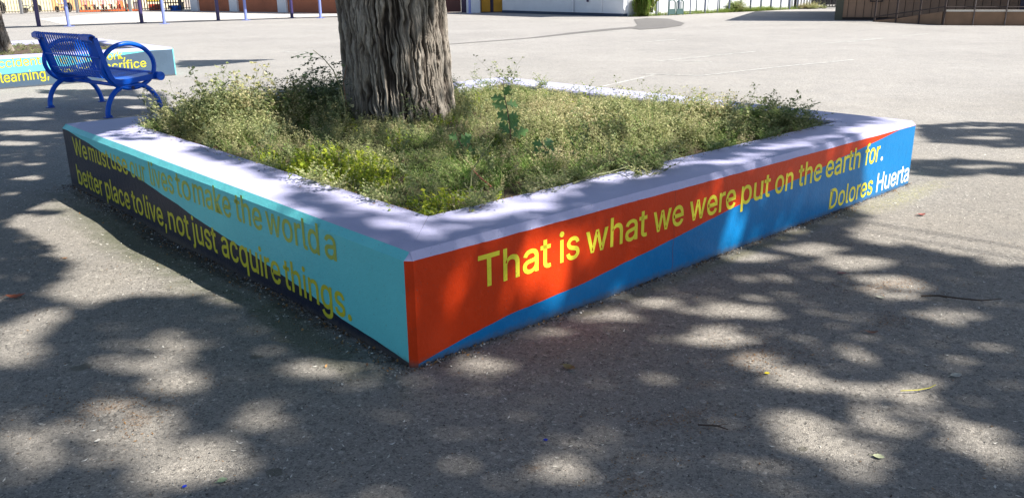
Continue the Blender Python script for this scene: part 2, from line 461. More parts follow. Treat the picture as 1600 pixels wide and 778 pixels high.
def planter(name, origin, faces, label, mats, corner_mats):
    """square hollow planter, outer faces split along painted wave lines.
    faces: 4 x (table of wave height, lower material, upper material, chamfer material); order: right(N>R), back(R>B), rear(B>L), left(L>N)"""
    root = empty(name, (0, 0, 0), 0, label, 'planter')
    mb = MB()
    c3 = [Vector((0, 0)), PV * SIDE, PV * SIDE + PU * SIDE, PU * SIDE]
    dirs = [PV, PU, -PV, -PU]; nrm = [-PU, PV, PU, -PV]
    C = 0.025
    ns = 180
    for k in range(4):
        o_, d, n = c3[k], dirs[k], nrm[k]
        tab, lo, hi, chm = faces[k]
        ss = np.linspace(C, SIDE - C, ns)
        wob = 0.0022 * pn(ss * 6, k * 7.7) + 0.0012 * pn(ss * 25, k + .5)
        base = []
        ztop = HT - CH
        for i, s in enumerate(ss):
            p = origin + o_ + d * s
            s2 = s if k != 3 else SIDE - s
            b = min(max(interp(tab, s2) + wob[i] * 1.2, 0.0), ztop - 0.002)
            q_ = p - n * CH
            lip = 0.002 * pn(s * 1.3, k * 3.1)
            base += [(p.x, p.y, -0.06), (p.x, p.y, b), (p.x, p.y, ztop + wob[i]), (q_.x, q_.y, HT + float(lip))]
        fs_lo = []; fs_hi = []; fs_ch = []
        for i in range(ns - 1):
            a = i * 4; c = a + 4
            fs_lo.append((a, c, c + 1, a + 1)); fs_hi.append((a + 1, c + 1, c + 2, a + 2)); fs_ch.append((a + 2, c + 2, c + 3, a + 3))
        b0 = len(mb.v); mb.v.extend(base)
        for fl, mi in ((fs_lo, lo), (fs_hi, hi), (fs_ch, chm)):
            for f in fl: mb.f.append([x + b0 for x in f]); mb.m.append(mi)
        # vertical corner bevel at the start of this wall
        kp = (k - 1) % 4
        p0 = origin + o_ + d * C; p1 = origin + o_ - dirs[kp] * C
        q0 = p0 - n * CH; q1 = p1 - nrm[kp] * CH
        tabp, lop, hip, _ = faces[kp]
        bm_ = min(interp(tab, C if k != 3 else SIDE - C), HT - CH - 0.002)
        mlo, mhi = corner_mats[k]
        vs = [(p1.x, p1.y, -0.06), (p0.x, p0.y, -0.06), (p0.x, p0.y, bm_), (p1.x, p1.y, bm_), (p0.x, p0.y, HT - CH), (p1.x, p1.y, HT - CH), (q0.x, q0.y, HT), (q1.x, q1.y, HT)]
        mb.add(vs, [(0, 1, 2, 3)], mlo); mb.add(vs, [(3, 2, 4, 5)], mhi); mb.add(vs, [(5, 4, 6, 7)], corner_mats[k][1] if k != 0 else 0)
    wall = mb.build('painted_wall', mats, root)
    # the flat coping and the inner faces
    mb = MB()
    def P(a, b, z): q_ = origin + PV * a + PU * b; return (q_.x, q_.y, z)
    nn = 60
    e = CH + 0.0; S = SIDE
    for k in range(4):
        o_, d, n = c3[k], dirs[k], nrm[k]
        vs = []; 
        ss = np.linspace(0, 1, nn)
        ob0, ob1 = CH, SIDE - CH; ib0, ib1 = TH, SIDE - TH
        for t in ss:
            so = ob0 + (ob1 - ob0) * t; si = ib0 + (ib1 - ib0) * t
            po = origin + o_ + d * so - n * CH; 
            wv = 0.004 * float(pn(si * 2.2, k * 5.5)) + 0.0015 * float(pn(si * 9, k))
            pi = origin + o_ + d * si - n * (TH + wv); pi2 = pi - n * 0.012
            lip = 0.002 * float(pn(so * 1.3, k * 3.1))
            if t in (0, 1): lip = 0
            vs += [(po.x, po.y, HT + lip), (pi.x, pi.y, HT - 0.002), (pi2.x, pi2.y, HT - 0.014), (pi2.x, pi2.y, 0.1)]
        fs = []
        for i in range(nn - 1):
            for j in range(3):
                a = i * 4 + j; fs.append((a, a + 4, a + 5, a + 1))
        mb.add(vs, fs, 0)
        # close the bevelled corner of the coping
        kp = (k - 1) % 4
        p0 = origin + o_ + d * C - n * CH; p1 = origin + o_ - dirs[kp] * C - nrm[kp] * CH; pc = origin + o_ + d * CH - n * CH
        mb.add([(p1.x, p1.y, HT), (p0.x, p0.y, HT), (pc.x, pc.y, HT - 0.0005)], [(0, 1, 2)], 0)
    cop = mb.build('coping', LAV, root)
    return root

RB = [(0.0, 0.004), (0.034, 0.011), (0.226, 0.045), (0.475, 0.081), (0.747, 0.095), (0.944, 0.107), (1.198, 0.135), (1.425, 0.159), (1.696, 0.191), (1.991, 0.228), (2.202, 0.253), (2.472, 0.272), (2.709, 0.288), (2.98, 0.312), (3.188, 0.338), (3.481, 0.364), (3.79, 0.395), (4.082, 0.425), (4.3, 0.5)]
TN = [(0.0, 0.012), (0.222, 0.036), (0.511, 0.055), (0.759, 0.095), (1.091, 0.127), (1.401, 0.160), (1.685, 0.180), (1.976, 0.205), (2.183, 0.232), (2.554, 0.266), (2.92, 0.309), (3.301, 0.345), (3.685, 0.385), (4.034, 0.409), (4.3, 0.435)]
FLAT = [(0, 0.2), (4.3, 0.2)]
mats = [LAV, RED, BLUE, TEAL, NAVY]
main = planter('planter', PN, [(RB, 2, 1, 0), (FLAT, 2, 3, 0), (FLAT, 4, 3, 0), (TN, 4, 3, 3)],
               'large square concrete planter painted red, blue and turquoise with yellow lettering, around the tree trunk', mats,
               [(1, 1), (2, 2), (3, 3), (4, 3)])
FB = [(0, 0.1), (1.75, .207), (2.39, .224), (3.0, .31), (3.47, .375), (3.98, .425), (4.3, .46)]
P2 = Vector((-5.49, 14.07)) - PV * SIDE
far_planter = planter('planter', P2, [(FB, 5, 3, 0), (FLAT, 3, 3, 0), (FLAT, 5, 3, 0), (TN, 5, 3, 3)],
               'smaller looking painted planter behind the blue bench, turquoise wave over dark slate', mats + [SLATE],
               [(3, 3), (3, 3), (3, 3), (4, 3)])

GLYPH = {
',': (0.188,[(0.091,-0.128),(0.027,-0.128),(0.06,0.08),(0.149,0.08)],[(1,3,2),(1,0,3)]),
'.': (0.188,[(0.134,0.002),(0.116,-0.01),(0.095,-0.014),(0.074,-0.01),(0.057,0.002),(0.044,0.02),(0.04,0.041),(0.044,0.062),(0.057,0.08),(0.074,0.092),(0.095,0.096),(0.116,0.092),(0.134,0.08),(0.146,0.062),(0.15,0.041),(0.146,0.02)],[(9,11,10),(9,12,11),(8,12,9),(7,12,8),(7,13,12),(6,13,7),(6,14,13),(6,15,14),(5,15,6),(5,0,15),(4,0,5),(4,1,0),(3,1,4),(2,1,3)]),
'D': (0.502,[(0.355,0.023),(0.293,-0.001),(0.219,-0.009),(0.087,-0.009),(0.087,0.066),(0.214,0.066),(0.269,0.072),(0.313,0.089),(0.347,0.116),(0.371,0.153),(0.385,0.2),(0.39,0.255),(0.385,0.31),(0.371,0.357),(0.347,0.393),(0.315,0.42),(0.273,0.437),(0.22,0.443),(0.084,0.443),(0.084,0.518),(0.226,0.518),(0.297,0.51),(0.357,0.486),(0.406,0.448),(0.442,0.395),(0.463,0.331),(0.471,0.255),(0.463,0.18),(0.441,0.115),(0.405,0.062),(0.051,0.518),(0.134,0.518),(0.134,-0.009),(0.051,-0.009)],[(33,19,30),(19,31,30),(33,18,19),(31,20,19),(32,20,31),(32,17,20),(17,21,20),(17,22,21),(17,23,22),(17,16,23),(16,24,23),(33,17,18),(33,4,17),(4,32,17),(15,24,16),(14,24,15),(14,25,24),(13,25,14),(12,25,13),(12,26,25),(11,26,12),(11,27,26),(10,27,11),(9,27,10),(9,28,27),(8,28,9),(7,28,8),(7,29,28),(6,29,7),(5,29,6),(33,3,4),(32,5,4),(32,29,5),(32,0,29),(32,1,0),(32,2,1),(3,32,33),(32,2,3)]),
'H': (0.517,[(0.134,-0.009),(0.051,-0.009),(0.051,0.518),(0.134,0.518),(0.134,0.298),(0.383,0.298),(0.383,0.518),(0.466,0.518),(0.466,-0.009),(0.383,-0.009),(0.383,0.223),(0.134,0.223)],[(1,3,2),(1,4,3),(5,7,6),(5,8,7),(1,11,4),(11,5,4),(11,10,5),(10,8,5),(1,0,11),(9,8,10)]),
'I': (0.3,[(0.278,-0.009),(0.022,-0.009),(0.022,0.066),(0.109,0.066),(0.109,0.443),(0.022,0.443),(0.022,0.518),(0.278,0.518),(0.278,0.443),(0.192,0.443),(0.192,0.066),(0.278,0.066)],[(5,7,6),(5,8,7),(4,8,5),(3,9,4),(9,8,4),(3,10,9),(1,3,2),(1,10,3),(1,11,10),(1,0,11)]),
'T': (0.449,[(0.184,0.443),(0.023,0.443),(0.023,0.518),(0.426,0.518),(0.426,0.443),(0.266,0.443),(0.266,-0.009),(0.184,-0.009)],[(1,3,2),(1,4,3),(0,4,1),(7,5,0),(5,4,0),(7,6,5)]),
'W': (0.686,[(0.237,-0.009),(0.148,-0.009),(0.005,0.518),(0.089,0.518),(0.172,0.198),(0.178,0.173),(0.184,0.147),(0.19,0.122),(0.196,0.095),(0.201,0.069),(0.208,0.031),(0.178,0.031),(0.186,0.069),(0.191,0.095),(0.197,0.122),(0.203,0.148),(0.209,0.173),(0.215,0.198),(0.299,0.518),(0.387,0.518),(0.47,0.198),(0.477,0.173),(0.483,0.148),(0.489,0.122),(0.495,0.095),(0.501,0.069),(0.508,0.031),(0.477,0.031),(0.485,0.069),(0.49,0.095),(0.496,0.122),(0.502,0.148),(0.508,0.173),(0.514,0.198),(0.596,0.518),(0.681,0.518),(0.537,-0.009),(0.449,-0.009),(0.359,0.321),(0.351,0.354),(0.343,0.39),(0.335,0.429),(0.325,0.484),(0.36,0.484),(0.351,0.431),(0.344,0.393),(0.336,0.357),(0.327,0.321)],[(1,3,2),(1,4,3),(17,42,18),(42,19,18),(42,43,19),(43,20,19),(33,35,34),(33,36,35),(17,41,42),(44,20,43),(45,20,44),(17,40,41),(46,39,45),(39,20,45),(17,46,40),(46,39,40),(17,47,46),(38,20,39),(37,20,38),(17,0,47),(37,21,20),(16,0,17),(1,5,4),(32,36,33),(37,22,21),(15,0,16),(1,6,5),(31,36,32),(14,0,15),(37,23,22),(30,36,31),(1,7,6),(37,29,23),(29,24,23),(13,8,14),(8,0,14),(29,24,30),(24,36,30),(1,13,7),(13,8,7),(25,36,24),(37,28,29),(1,12,13),(9,0,8),(26,36,25),(1,11,12),(37,27,28),(10,0,9),(1,10,11),(1,0,10),(37,26,27),(37,36,26)]),
'a': (0.389,[(0.219,-0.007),(0.192,-0.015),(0.16,-0.018),(0.124,-0.014),(0.091,-0.003),(0.062,0.015),(0.04,0.04),(0.026,0.071),(0.021,0.108),(0.025,0.14),(0.035,0.166),(0.052,0.186),(0.073,0.201),(0.097,0.212),(0.123,0.219),(0.15,0.225),(0.177,0.229),(0.208,0.233),(0.232,0.236),(0.25,0.239),(0.26,0.243),(0.265,0.247),(0.267,0.256),(0.267,0.256),(0.264,0.276),(0.259,0.292),(0.249,0.305),(0.236,0.314),(0.218,0.32),(0.196,0.322),(0.172,0.32),(0.153,0.314),(0.137,0.305),(0.124,0.295),(0.115,0.283),(0.105,0.263),(0.028,0.286),(0.05,0.327),(0.073,0.353),(0.1,0.371),(0.13,0.384),(0.162,0.391),(0.194,0.393),(0.216,0.392),(0.241,0.388),(0.266,0.38),(0.291,0.368),(0.313,0.35),(0.33,0.324),(0.342,0.292),(0.346,0.252),(0.346,-0.009),(0.268,-0.009),(0.268,0.043),(0.277,0.043),(0.271,0.033),(0.258,0.018),(0.241,0.004),(0.133,0.061),(0.15,0.056),(0.17,0.054),(0.2,0.058),(0.224,0.067),(0.242,0.08),(0.256,0.098),(0.264,0.117),(0.267,0.139),(0.267,0.172),(0.274,0.178),(0.262,0.173),(0.248,0.17),(0.233,0.167),(0.217,0.164),(0.201,0.162),(0.188,0.161),(0.177,0.159),(0.156,0.155),(0.138,0.15),(0.122,0.143),(0.11,0.133),(0.103,0.121),(0.101,0.105),(0.103,0.09),(0.109,0.078),(0.119,0.068)],[(41,43,42),(41,44,43),(40,44,41),(40,45,44),(39,45,40),(39,46,45),(38,46,39),(38,47,46),(37,47,38),(37,48,47),(36,30,37),(30,29,37),(29,48,37),(29,28,48),(28,49,48),(36,31,30),(27,49,28),(36,32,31),(26,49,27),(36,33,32),(25,49,26),(36,34,33),(24,49,25),(24,50,49),(35,34,36),(23,50,24),(22,50,23),(21,50,22),(21,51,50),(20,51,21),(19,68,20),(68,51,20),(18,68,19),(17,68,18),(16,68,17),(15,68,16),(14,68,15),(13,68,14),(12,68,13),(11,68,12),(10,68,11),(10,69,68),(67,51,68),(10,70,69),(66,51,67),(10,71,70),(10,72,71),(9,72,10),(9,74,72),(74,73,72),(9,75,74),(9,76,75),(9,77,76),(9,78,77),(9,79,78),(8,79,9),(65,51,66),(8,80,79),(8,81,80),(64,51,65),(7,81,8),(7,82,81),(63,51,64),(7,83,82),(62,54,63),(54,51,63),(7,84,83),(6,84,7),(6,58,84),(61,54,62),(6,59,58),(60,54,61),(6,60,59),(6,53,60),(53,54,60),(6,56,53),(56,52,53),(55,51,54),(5,56,6),(56,51,55),(5,57,56),(52,51,56),(4,57,5),(4,0,57),(3,0,4),(3,1,0),(2,1,3)]),
'b': (0.424,[(0.318,0.008),(0.277,-0.011),(0.23,-0.017),(0.196,-0.014),(0.168,-0.004),(0.147,0.01),(0.131,0.025),(0.119,0.041),(0.113,0.05),(0.121,0.05),(0.121,-0.009),(0.044,-0.009),(0.044,0.518),(0.123,0.518),(0.123,0.328),(0.113,0.328),(0.119,0.337),(0.131,0.352),(0.146,0.367),(0.167,0.381),(0.195,0.39),(0.229,0.393),(0.276,0.387),(0.318,0.368),(0.352,0.337),(0.378,0.296),(0.394,0.246),(0.399,0.189),(0.394,0.131),(0.378,0.081),(0.353,0.039),(0.167,0.072),(0.191,0.06),(0.22,0.056),(0.25,0.06),(0.274,0.073),(0.293,0.093),(0.307,0.12),(0.316,0.152),(0.319,0.189),(0.316,0.226),(0.308,0.258),(0.294,0.284),(0.274,0.304),(0.25,0.316),(0.22,0.321),(0.191,0.317),(0.166,0.305),(0.147,0.285),(0.133,0.26),(0.125,0.227),(0.122,0.189),(0.125,0.151),(0.134,0.118),(0.148,0.092)],[(11,13,12),(11,15,13),(15,16,13),(16,14,13),(20,22,21),(19,22,20),(19,23,22),(18,23,19),(18,24,23),(17,24,18),(16,24,17),(16,44,24),(44,25,24),(14,45,16),(45,44,16),(11,14,15),(11,49,14),(49,48,14),(48,47,14),(47,46,14),(46,45,14),(43,25,44),(42,25,43),(42,26,25),(41,26,42),(11,50,49),(40,26,41),(40,27,26),(11,51,50),(39,27,40),(11,52,51),(38,27,39),(38,28,27),(37,28,38),(11,53,52),(37,29,28),(36,29,37),(11,54,53),(35,29,36),(11,8,54),(8,31,54),(35,30,29),(34,30,35),(8,32,31),(33,30,34),(8,33,32),(8,9,33),(9,30,33),(11,7,8),(10,6,9),(6,30,9),(11,6,7),(6,0,30),(11,10,6),(5,0,6),(4,0,5),(4,1,0),(3,1,4),(3,2,1)]),
'c': (0.396,[(0.263,-0.009),(0.236,-0.015),(0.207,-0.017),(0.156,-0.011),(0.112,0.009),(0.075,0.04),(0.048,0.081),(0.031,0.131),(0.025,0.187),(0.031,0.245),(0.048,0.295),(0.075,0.336),(0.112,0.368),(0.156,0.387),(0.207,0.393),(0.236,0.392),(0.263,0.386),(0.287,0.376),(0.31,0.363),(0.33,0.347),(0.347,0.327),(0.361,0.305),(0.374,0.271),(0.297,0.251),(0.289,0.272),(0.283,0.284),(0.275,0.294),(0.264,0.303),(0.253,0.311),(0.239,0.316),(0.224,0.32),(0.208,0.321),(0.176,0.316),(0.151,0.303),(0.131,0.282),(0.117,0.255),(0.108,0.223),(0.105,0.187),(0.108,0.153),(0.117,0.121),(0.131,0.094),(0.151,0.073),(0.176,0.06),(0.208,0.055),(0.224,0.057),(0.24,0.06),(0.253,0.066),(0.265,0.073),(0.275,0.083),(0.284,0.094),(0.291,0.106),(0.298,0.128),(0.375,0.109),(0.362,0.074),(0.349,0.051),(0.332,0.031),(0.311,0.014),(0.289,0)],[(13,15,14),(13,16,15),(12,16,13),(12,17,16),(12,18,17),(11,18,12),(11,19,18),(11,20,19),(10,32,11),(32,31,11),(31,20,11),(31,30,20),(30,21,20),(29,21,30),(28,21,29),(10,33,32),(27,21,28),(27,22,21),(26,22,27),(10,34,33),(9,34,10),(25,22,26),(24,22,25),(9,35,34),(23,22,24),(9,36,35),(8,36,9),(8,37,36),(8,38,37),(7,38,8),(7,39,38),(6,39,7),(50,52,51),(6,40,39),(50,53,52),(49,53,50),(6,41,40),(48,53,49),(47,53,48),(5,41,6),(47,54,53),(46,54,47),(5,42,41),(45,54,46),(44,54,45),(5,43,42),(43,54,44),(5,54,43),(5,55,54),(4,55,5),(4,56,55),(4,57,56),(3,57,4),(3,0,57),(3,1,0),(2,1,3)]),
'd': (0.424,[(0.256,-0.004),(0.229,-0.014),(0.195,-0.017),(0.148,-0.011),(0.106,0.008),(0.072,0.039),(0.046,0.081),(0.03,0.131),(0.025,0.189),(0.03,0.246),(0.047,0.296),(0.072,0.337),(0.107,0.368),(0.148,0.387),(0.195,0.393),(0.23,0.39),(0.257,0.381),(0.278,0.367),(0.294,0.352),(0.306,0.337),(0.311,0.328),(0.302,0.328),(0.302,0.518),(0.381,0.518),(0.381,-0.009),(0.304,-0.009),(0.304,0.05),(0.311,0.05),(0.306,0.041),(0.294,0.025),(0.278,0.01),(0.151,0.073),(0.175,0.06),(0.205,0.056),(0.234,0.06),(0.258,0.072),(0.277,0.092),(0.291,0.118),(0.3,0.151),(0.303,0.189),(0.3,0.227),(0.291,0.26),(0.277,0.285),(0.258,0.305),(0.234,0.317),(0.205,0.321),(0.174,0.316),(0.15,0.304),(0.131,0.284),(0.117,0.258),(0.108,0.226),(0.105,0.189),(0.108,0.152),(0.117,0.12),(0.131,0.093)],[(21,23,22),(21,19,23),(19,20,23),(20,24,23),(13,15,14),(13,16,15),(12,16,13),(12,17,16),(11,17,12),(11,18,17),(11,19,18),(10,46,11),(46,19,11),(46,45,19),(45,21,19),(45,20,21),(45,44,20),(44,43,20),(43,42,20),(42,41,20),(41,24,20),(10,47,46),(10,48,47),(9,48,10),(9,49,48),(40,24,41),(9,50,49),(8,50,9),(39,24,40),(8,51,50),(38,24,39),(8,52,51),(7,52,8),(7,53,52),(37,24,38),(6,53,7),(6,54,53),(36,24,37),(6,31,54),(35,27,36),(27,24,36),(5,31,6),(5,32,31),(34,27,35),(5,33,32),(33,27,34),(5,26,33),(26,27,33),(5,29,26),(29,25,26),(28,24,27),(29,24,28),(4,29,5),(4,30,29),(25,24,29),(4,0,30),(3,0,4),(3,1,0),(2,1,3)]),
'e': (0.404,[(0.286,-0.004),(0.251,-0.014),(0.212,-0.017),(0.158,-0.011),(0.112,0.009),(0.075,0.04),(0.048,0.081),(0.031,0.13),(0.025,0.187),(0.031,0.244),(0.047,0.294),(0.074,0.335),(0.11,0.367),(0.154,0.387),(0.205,0.393),(0.237,0.391),(0.269,0.383),(0.299,0.368),(0.326,0.347),(0.348,0.32),(0.366,0.285),(0.377,0.243),(0.38,0.194),(0.38,0.16),(0.066,0.16),(0.066,0.23),(0.368,0.23),(0.302,0.186),(0.298,0.236),(0.289,0.265),(0.276,0.289),(0.257,0.306),(0.234,0.317),(0.205,0.321),(0.176,0.317),(0.151,0.306),(0.132,0.288),(0.117,0.266),(0.108,0.239),(0.105,0.211),(0.105,0.178),(0.108,0.141),(0.119,0.11),(0.135,0.086),(0.156,0.069),(0.182,0.059),(0.213,0.055),(0.233,0.057),(0.251,0.061),(0.266,0.069),(0.279,0.079),(0.289,0.092),(0.301,0.116),(0.377,0.097),(0.361,0.059),(0.342,0.033),(0.316,0.012)],[(13,15,14),(13,16,15),(12,16,13),(12,17,16),(12,18,17),(11,18,12),(11,19,18),(10,34,11),(34,33,11),(33,19,11),(32,19,33),(32,20,19),(31,20,32),(10,35,34),(30,20,31),(10,36,35),(9,36,10),(29,20,30),(9,37,36),(29,21,20),(9,38,37),(28,21,29),(8,25,9),(25,38,9),(28,26,21),(26,22,21),(25,39,38),(27,26,28),(8,24,25),(39,26,25),(39,22,26),(40,22,39),(40,23,22),(7,24,8),(41,23,40),(7,41,24),(41,23,24),(7,42,41),(6,42,7),(51,53,52),(6,43,42),(51,54,53),(50,54,51),(6,44,43),(5,44,6),(49,54,50),(5,45,44),(48,54,49),(47,54,48),(5,46,45),(47,55,54),(46,55,47),(5,55,46),(4,55,5),(4,56,55),(4,0,56),(3,0,4),(3,1,0),(2,1,3)]),
'f': (0.254,[(-0.003,0.388),(0.237,0.388),(0.237,0.318),(-0.003,0.318),(0.151,-0.009),(0.072,-0.009),(0.072,0.432),(0.076,0.464),(0.088,0.491),(0.107,0.512),(0.131,0.527),(0.159,0.536),(0.187,0.539),(0.207,0.538),(0.224,0.536),(0.237,0.532),(0.254,0.527),(0.233,0.457),(0.22,0.462),(0.213,0.463),(0.205,0.464),(0.195,0.465),(0.174,0.462),(0.161,0.454),(0.154,0.44),(0.151,0.418)],[(11,13,12),(11,14,13),(10,14,11),(10,15,14),(10,16,15),(9,16,10),(9,17,16),(8,19,9),(19,18,9),(18,17,9),(7,21,8),(21,20,8),(20,19,8),(7,22,21),(6,22,7),(6,23,22),(6,24,23),(6,25,24),(5,25,6),(5,4,25),(3,1,0),(3,2,1)]),
'g': (0.425,[(0.294,-0.144),(0.252,-0.156),(0.207,-0.16),(0.166,-0.157),(0.131,-0.148),(0.101,-0.135),(0.076,-0.117),(0.057,-0.096),(0.038,-0.066),(0.104,-0.029),(0.117,-0.047),(0.128,-0.059),(0.141,-0.071),(0.158,-0.08),(0.179,-0.086),(0.207,-0.088),(0.246,-0.083),(0.276,-0.068),(0.296,-0.043),(0.302,-0.005),(0.302,0.059),(0.311,0.059),(0.305,0.05),(0.293,0.035),(0.277,0.02),(0.256,0.007),(0.229,-0.001),(0.195,-0.004),(0.149,0.001),(0.108,0.019),(0.073,0.047),(0.047,0.086),(0.031,0.134),(0.025,0.191),(0.03,0.248),(0.047,0.297),(0.073,0.338),(0.107,0.368),(0.149,0.387),(0.196,0.393),(0.23,0.39),(0.257,0.381),(0.279,0.367),(0.295,0.352),(0.307,0.337),(0.312,0.328),(0.304,0.328),(0.304,0.388),(0.381,0.388),(0.381,-0.009),(0.376,-0.056),(0.358,-0.095),(0.33,-0.124),(0.151,0.083),(0.175,0.072),(0.205,0.068),(0.234,0.072),(0.259,0.083),(0.278,0.1),(0.292,0.125),(0.3,0.155),(0.303,0.193),(0.3,0.229),(0.292,0.26),(0.278,0.286),(0.259,0.305),(0.235,0.317),(0.205,0.321),(0.175,0.317),(0.15,0.304),(0.131,0.285),(0.117,0.259),(0.108,0.228),(0.105,0.193),(0.108,0.157),(0.117,0.126),(0.131,0.101)],[(38,40,39),(38,41,40),(46,44,47),(44,48,47),(44,45,48),(45,49,48),(37,41,38),(37,42,41),(36,42,37),(36,43,42),(36,44,43),(35,44,36),(35,68,44),(68,67,44),(67,46,44),(67,45,46),(67,66,45),(66,65,45),(65,64,45),(64,63,45),(63,49,45),(35,69,68),(35,70,69),(34,70,35),(34,71,70),(62,49,63),(34,72,71),(33,72,34),(61,49,62),(33,73,72),(60,49,61),(33,74,73),(32,74,33),(32,75,74),(59,49,60),(31,75,32),(31,76,75),(58,49,59),(31,53,76),(57,21,58),(21,49,58),(30,53,31),(30,54,53),(56,21,57),(30,55,54),(55,21,56),(30,20,55),(20,21,55),(30,23,20),(23,19,20),(22,49,21),(23,49,22),(29,23,30),(29,24,23),(19,49,23),(29,25,24),(28,25,29),(28,26,25),(27,26,28),(18,49,19),(18,50,49),(8,10,9),(17,50,18),(8,11,10),(17,51,50),(8,12,11),(7,12,8),(16,51,17),(7,13,12),(7,14,13),(15,51,16),(7,15,14),(7,51,15),(7,52,51),(6,52,7),(5,52,6),(5,0,52),(4,0,5),(4,1,0),(3,1,4),(3,2,1)]),
'h': (0.41,[(0.134,0.278),(0.126,0.255),(0.123,0.226),(0.123,-0.009),(0.044,-0.009),(0.044,0.518),(0.123,0.518),(0.123,0.278),(0.088,0.278),(0.116,0.337),(0.147,0.369),(0.184,0.388),(0.227,0.393),(0.266,0.389),(0.3,0.377),(0.328,0.355),(0.349,0.325),(0.362,0.287),(0.366,0.241),(0.366,-0.009),(0.287,-0.009),(0.287,0.235),(0.282,0.272),(0.266,0.298),(0.242,0.314),(0.21,0.32),(0.186,0.317),(0.165,0.309),(0.148,0.296)],[(4,6,5),(4,8,6),(8,9,6),(9,7,6),(11,13,12),(11,14,13),(10,14,11),(10,15,14),(9,15,10),(9,16,15),(7,27,9),(27,26,9),(26,25,9),(25,16,9),(25,24,16),(24,17,16),(23,17,24),(7,28,27),(22,17,23),(7,0,28),(22,18,17),(4,7,8),(4,1,7),(1,0,7),(21,18,22),(4,2,1),(21,19,18),(20,19,21),(4,3,2)]),
'i': (0.167,[(0.12,0.448),(0.103,0.437),(0.084,0.434),(0.064,0.437),(0.047,0.448),(0.036,0.464),(0.032,0.483),(0.036,0.502),(0.047,0.519),(0.064,0.529),(0.084,0.533),(0.103,0.529),(0.12,0.519),(0.132,0.502),(0.136,0.483),(0.132,0.464),(0.123,-0.009),(0.044,-0.009),(0.044,0.388),(0.123,0.388)],[(17,19,18),(17,16,19),(9,11,10),(9,12,11),(8,12,9),(8,13,12),(7,13,8),(6,13,7),(6,14,13),(5,14,6),(5,15,14),(4,15,5),(4,0,15),(3,0,4),(3,1,0),(2,1,3)]),
'j': (0.167,[(0.12,0.448),(0.103,0.437),(0.083,0.434),(0.064,0.437),(0.047,0.448),(0.036,0.464),(0.032,0.483),(0.036,0.502),(0.047,0.519),(0.064,0.529),(0.083,0.533),(0.103,0.529),(0.12,0.519),(0.131,0.502),(0.135,0.483),(0.131,0.464),(0.044,-0.028),(0.044,0.388),(0.123,0.388),(0.123,-0.03),(0.12,-0.064),(0.11,-0.094),(0.093,-0.119),(0.069,-0.137),(0.039,-0.148),(0.004,-0.152),(-0.019,-0.152),(-0.019,-0.078),(0.001,-0.078),(0.021,-0.074),(0.033,-0.066),(0.041,-0.051)],[(16,18,17),(16,19,18),(31,19,16),(31,20,19),(30,20,31),(30,21,20),(29,21,30),(28,21,29),(26,28,27),(26,21,28),(26,22,21),(26,23,22),(26,24,23),(26,25,24),(9,11,10),(9,12,11),(8,12,9),(8,13,12),(7,13,8),(6,13,7),(6,14,13),(5,14,6),(5,15,14),(4,15,5),(4,0,15),(3,0,4),(3,1,0),(2,1,3)]),
'k': (0.381,[(0.181,0.19),(0.101,0.116),(0.101,0.221),(0.117,0.221),(0.281,0.388),(0.382,0.388),(0.188,0.19),(0.123,-0.009),(0.044,-0.009),(0.044,0.518),(0.123,0.518),(0.391,-0.009),(0.29,-0.009),(0.136,0.186),(0.192,0.242)],[(8,10,9),(8,2,10),(2,3,10),(3,7,10),(3,5,4),(3,14,5),(14,6,5),(3,13,14),(6,11,14),(8,1,2),(7,13,3),(1,6,0),(1,11,6),(7,12,13),(8,11,1),(7,11,8),(12,11,7)]),
'l': (0.189,[(0.163,-0.01),(0.151,-0.011),(0.139,-0.011),(0.098,-0.005),(0.067,0.014),(0.049,0.044),(0.044,0.084),(0.044,0.518),(0.123,0.518),(0.123,0.099),(0.124,0.078),(0.128,0.068),(0.134,0.063),(0.147,0.061),(0.154,0.061),(0.159,0.062),(0.164,0.062),(0.177,0.065),(0.191,-0.004),(0.174,-0.008)],[(6,8,7),(6,9,8),(6,10,9),(5,10,6),(5,11,10),(5,12,11),(16,18,17),(5,13,12),(15,18,16),(14,18,15),(13,18,14),(5,18,13),(4,18,5),(3,18,4),(3,19,18),(2,19,3),(2,0,19),(2,1,0)]),
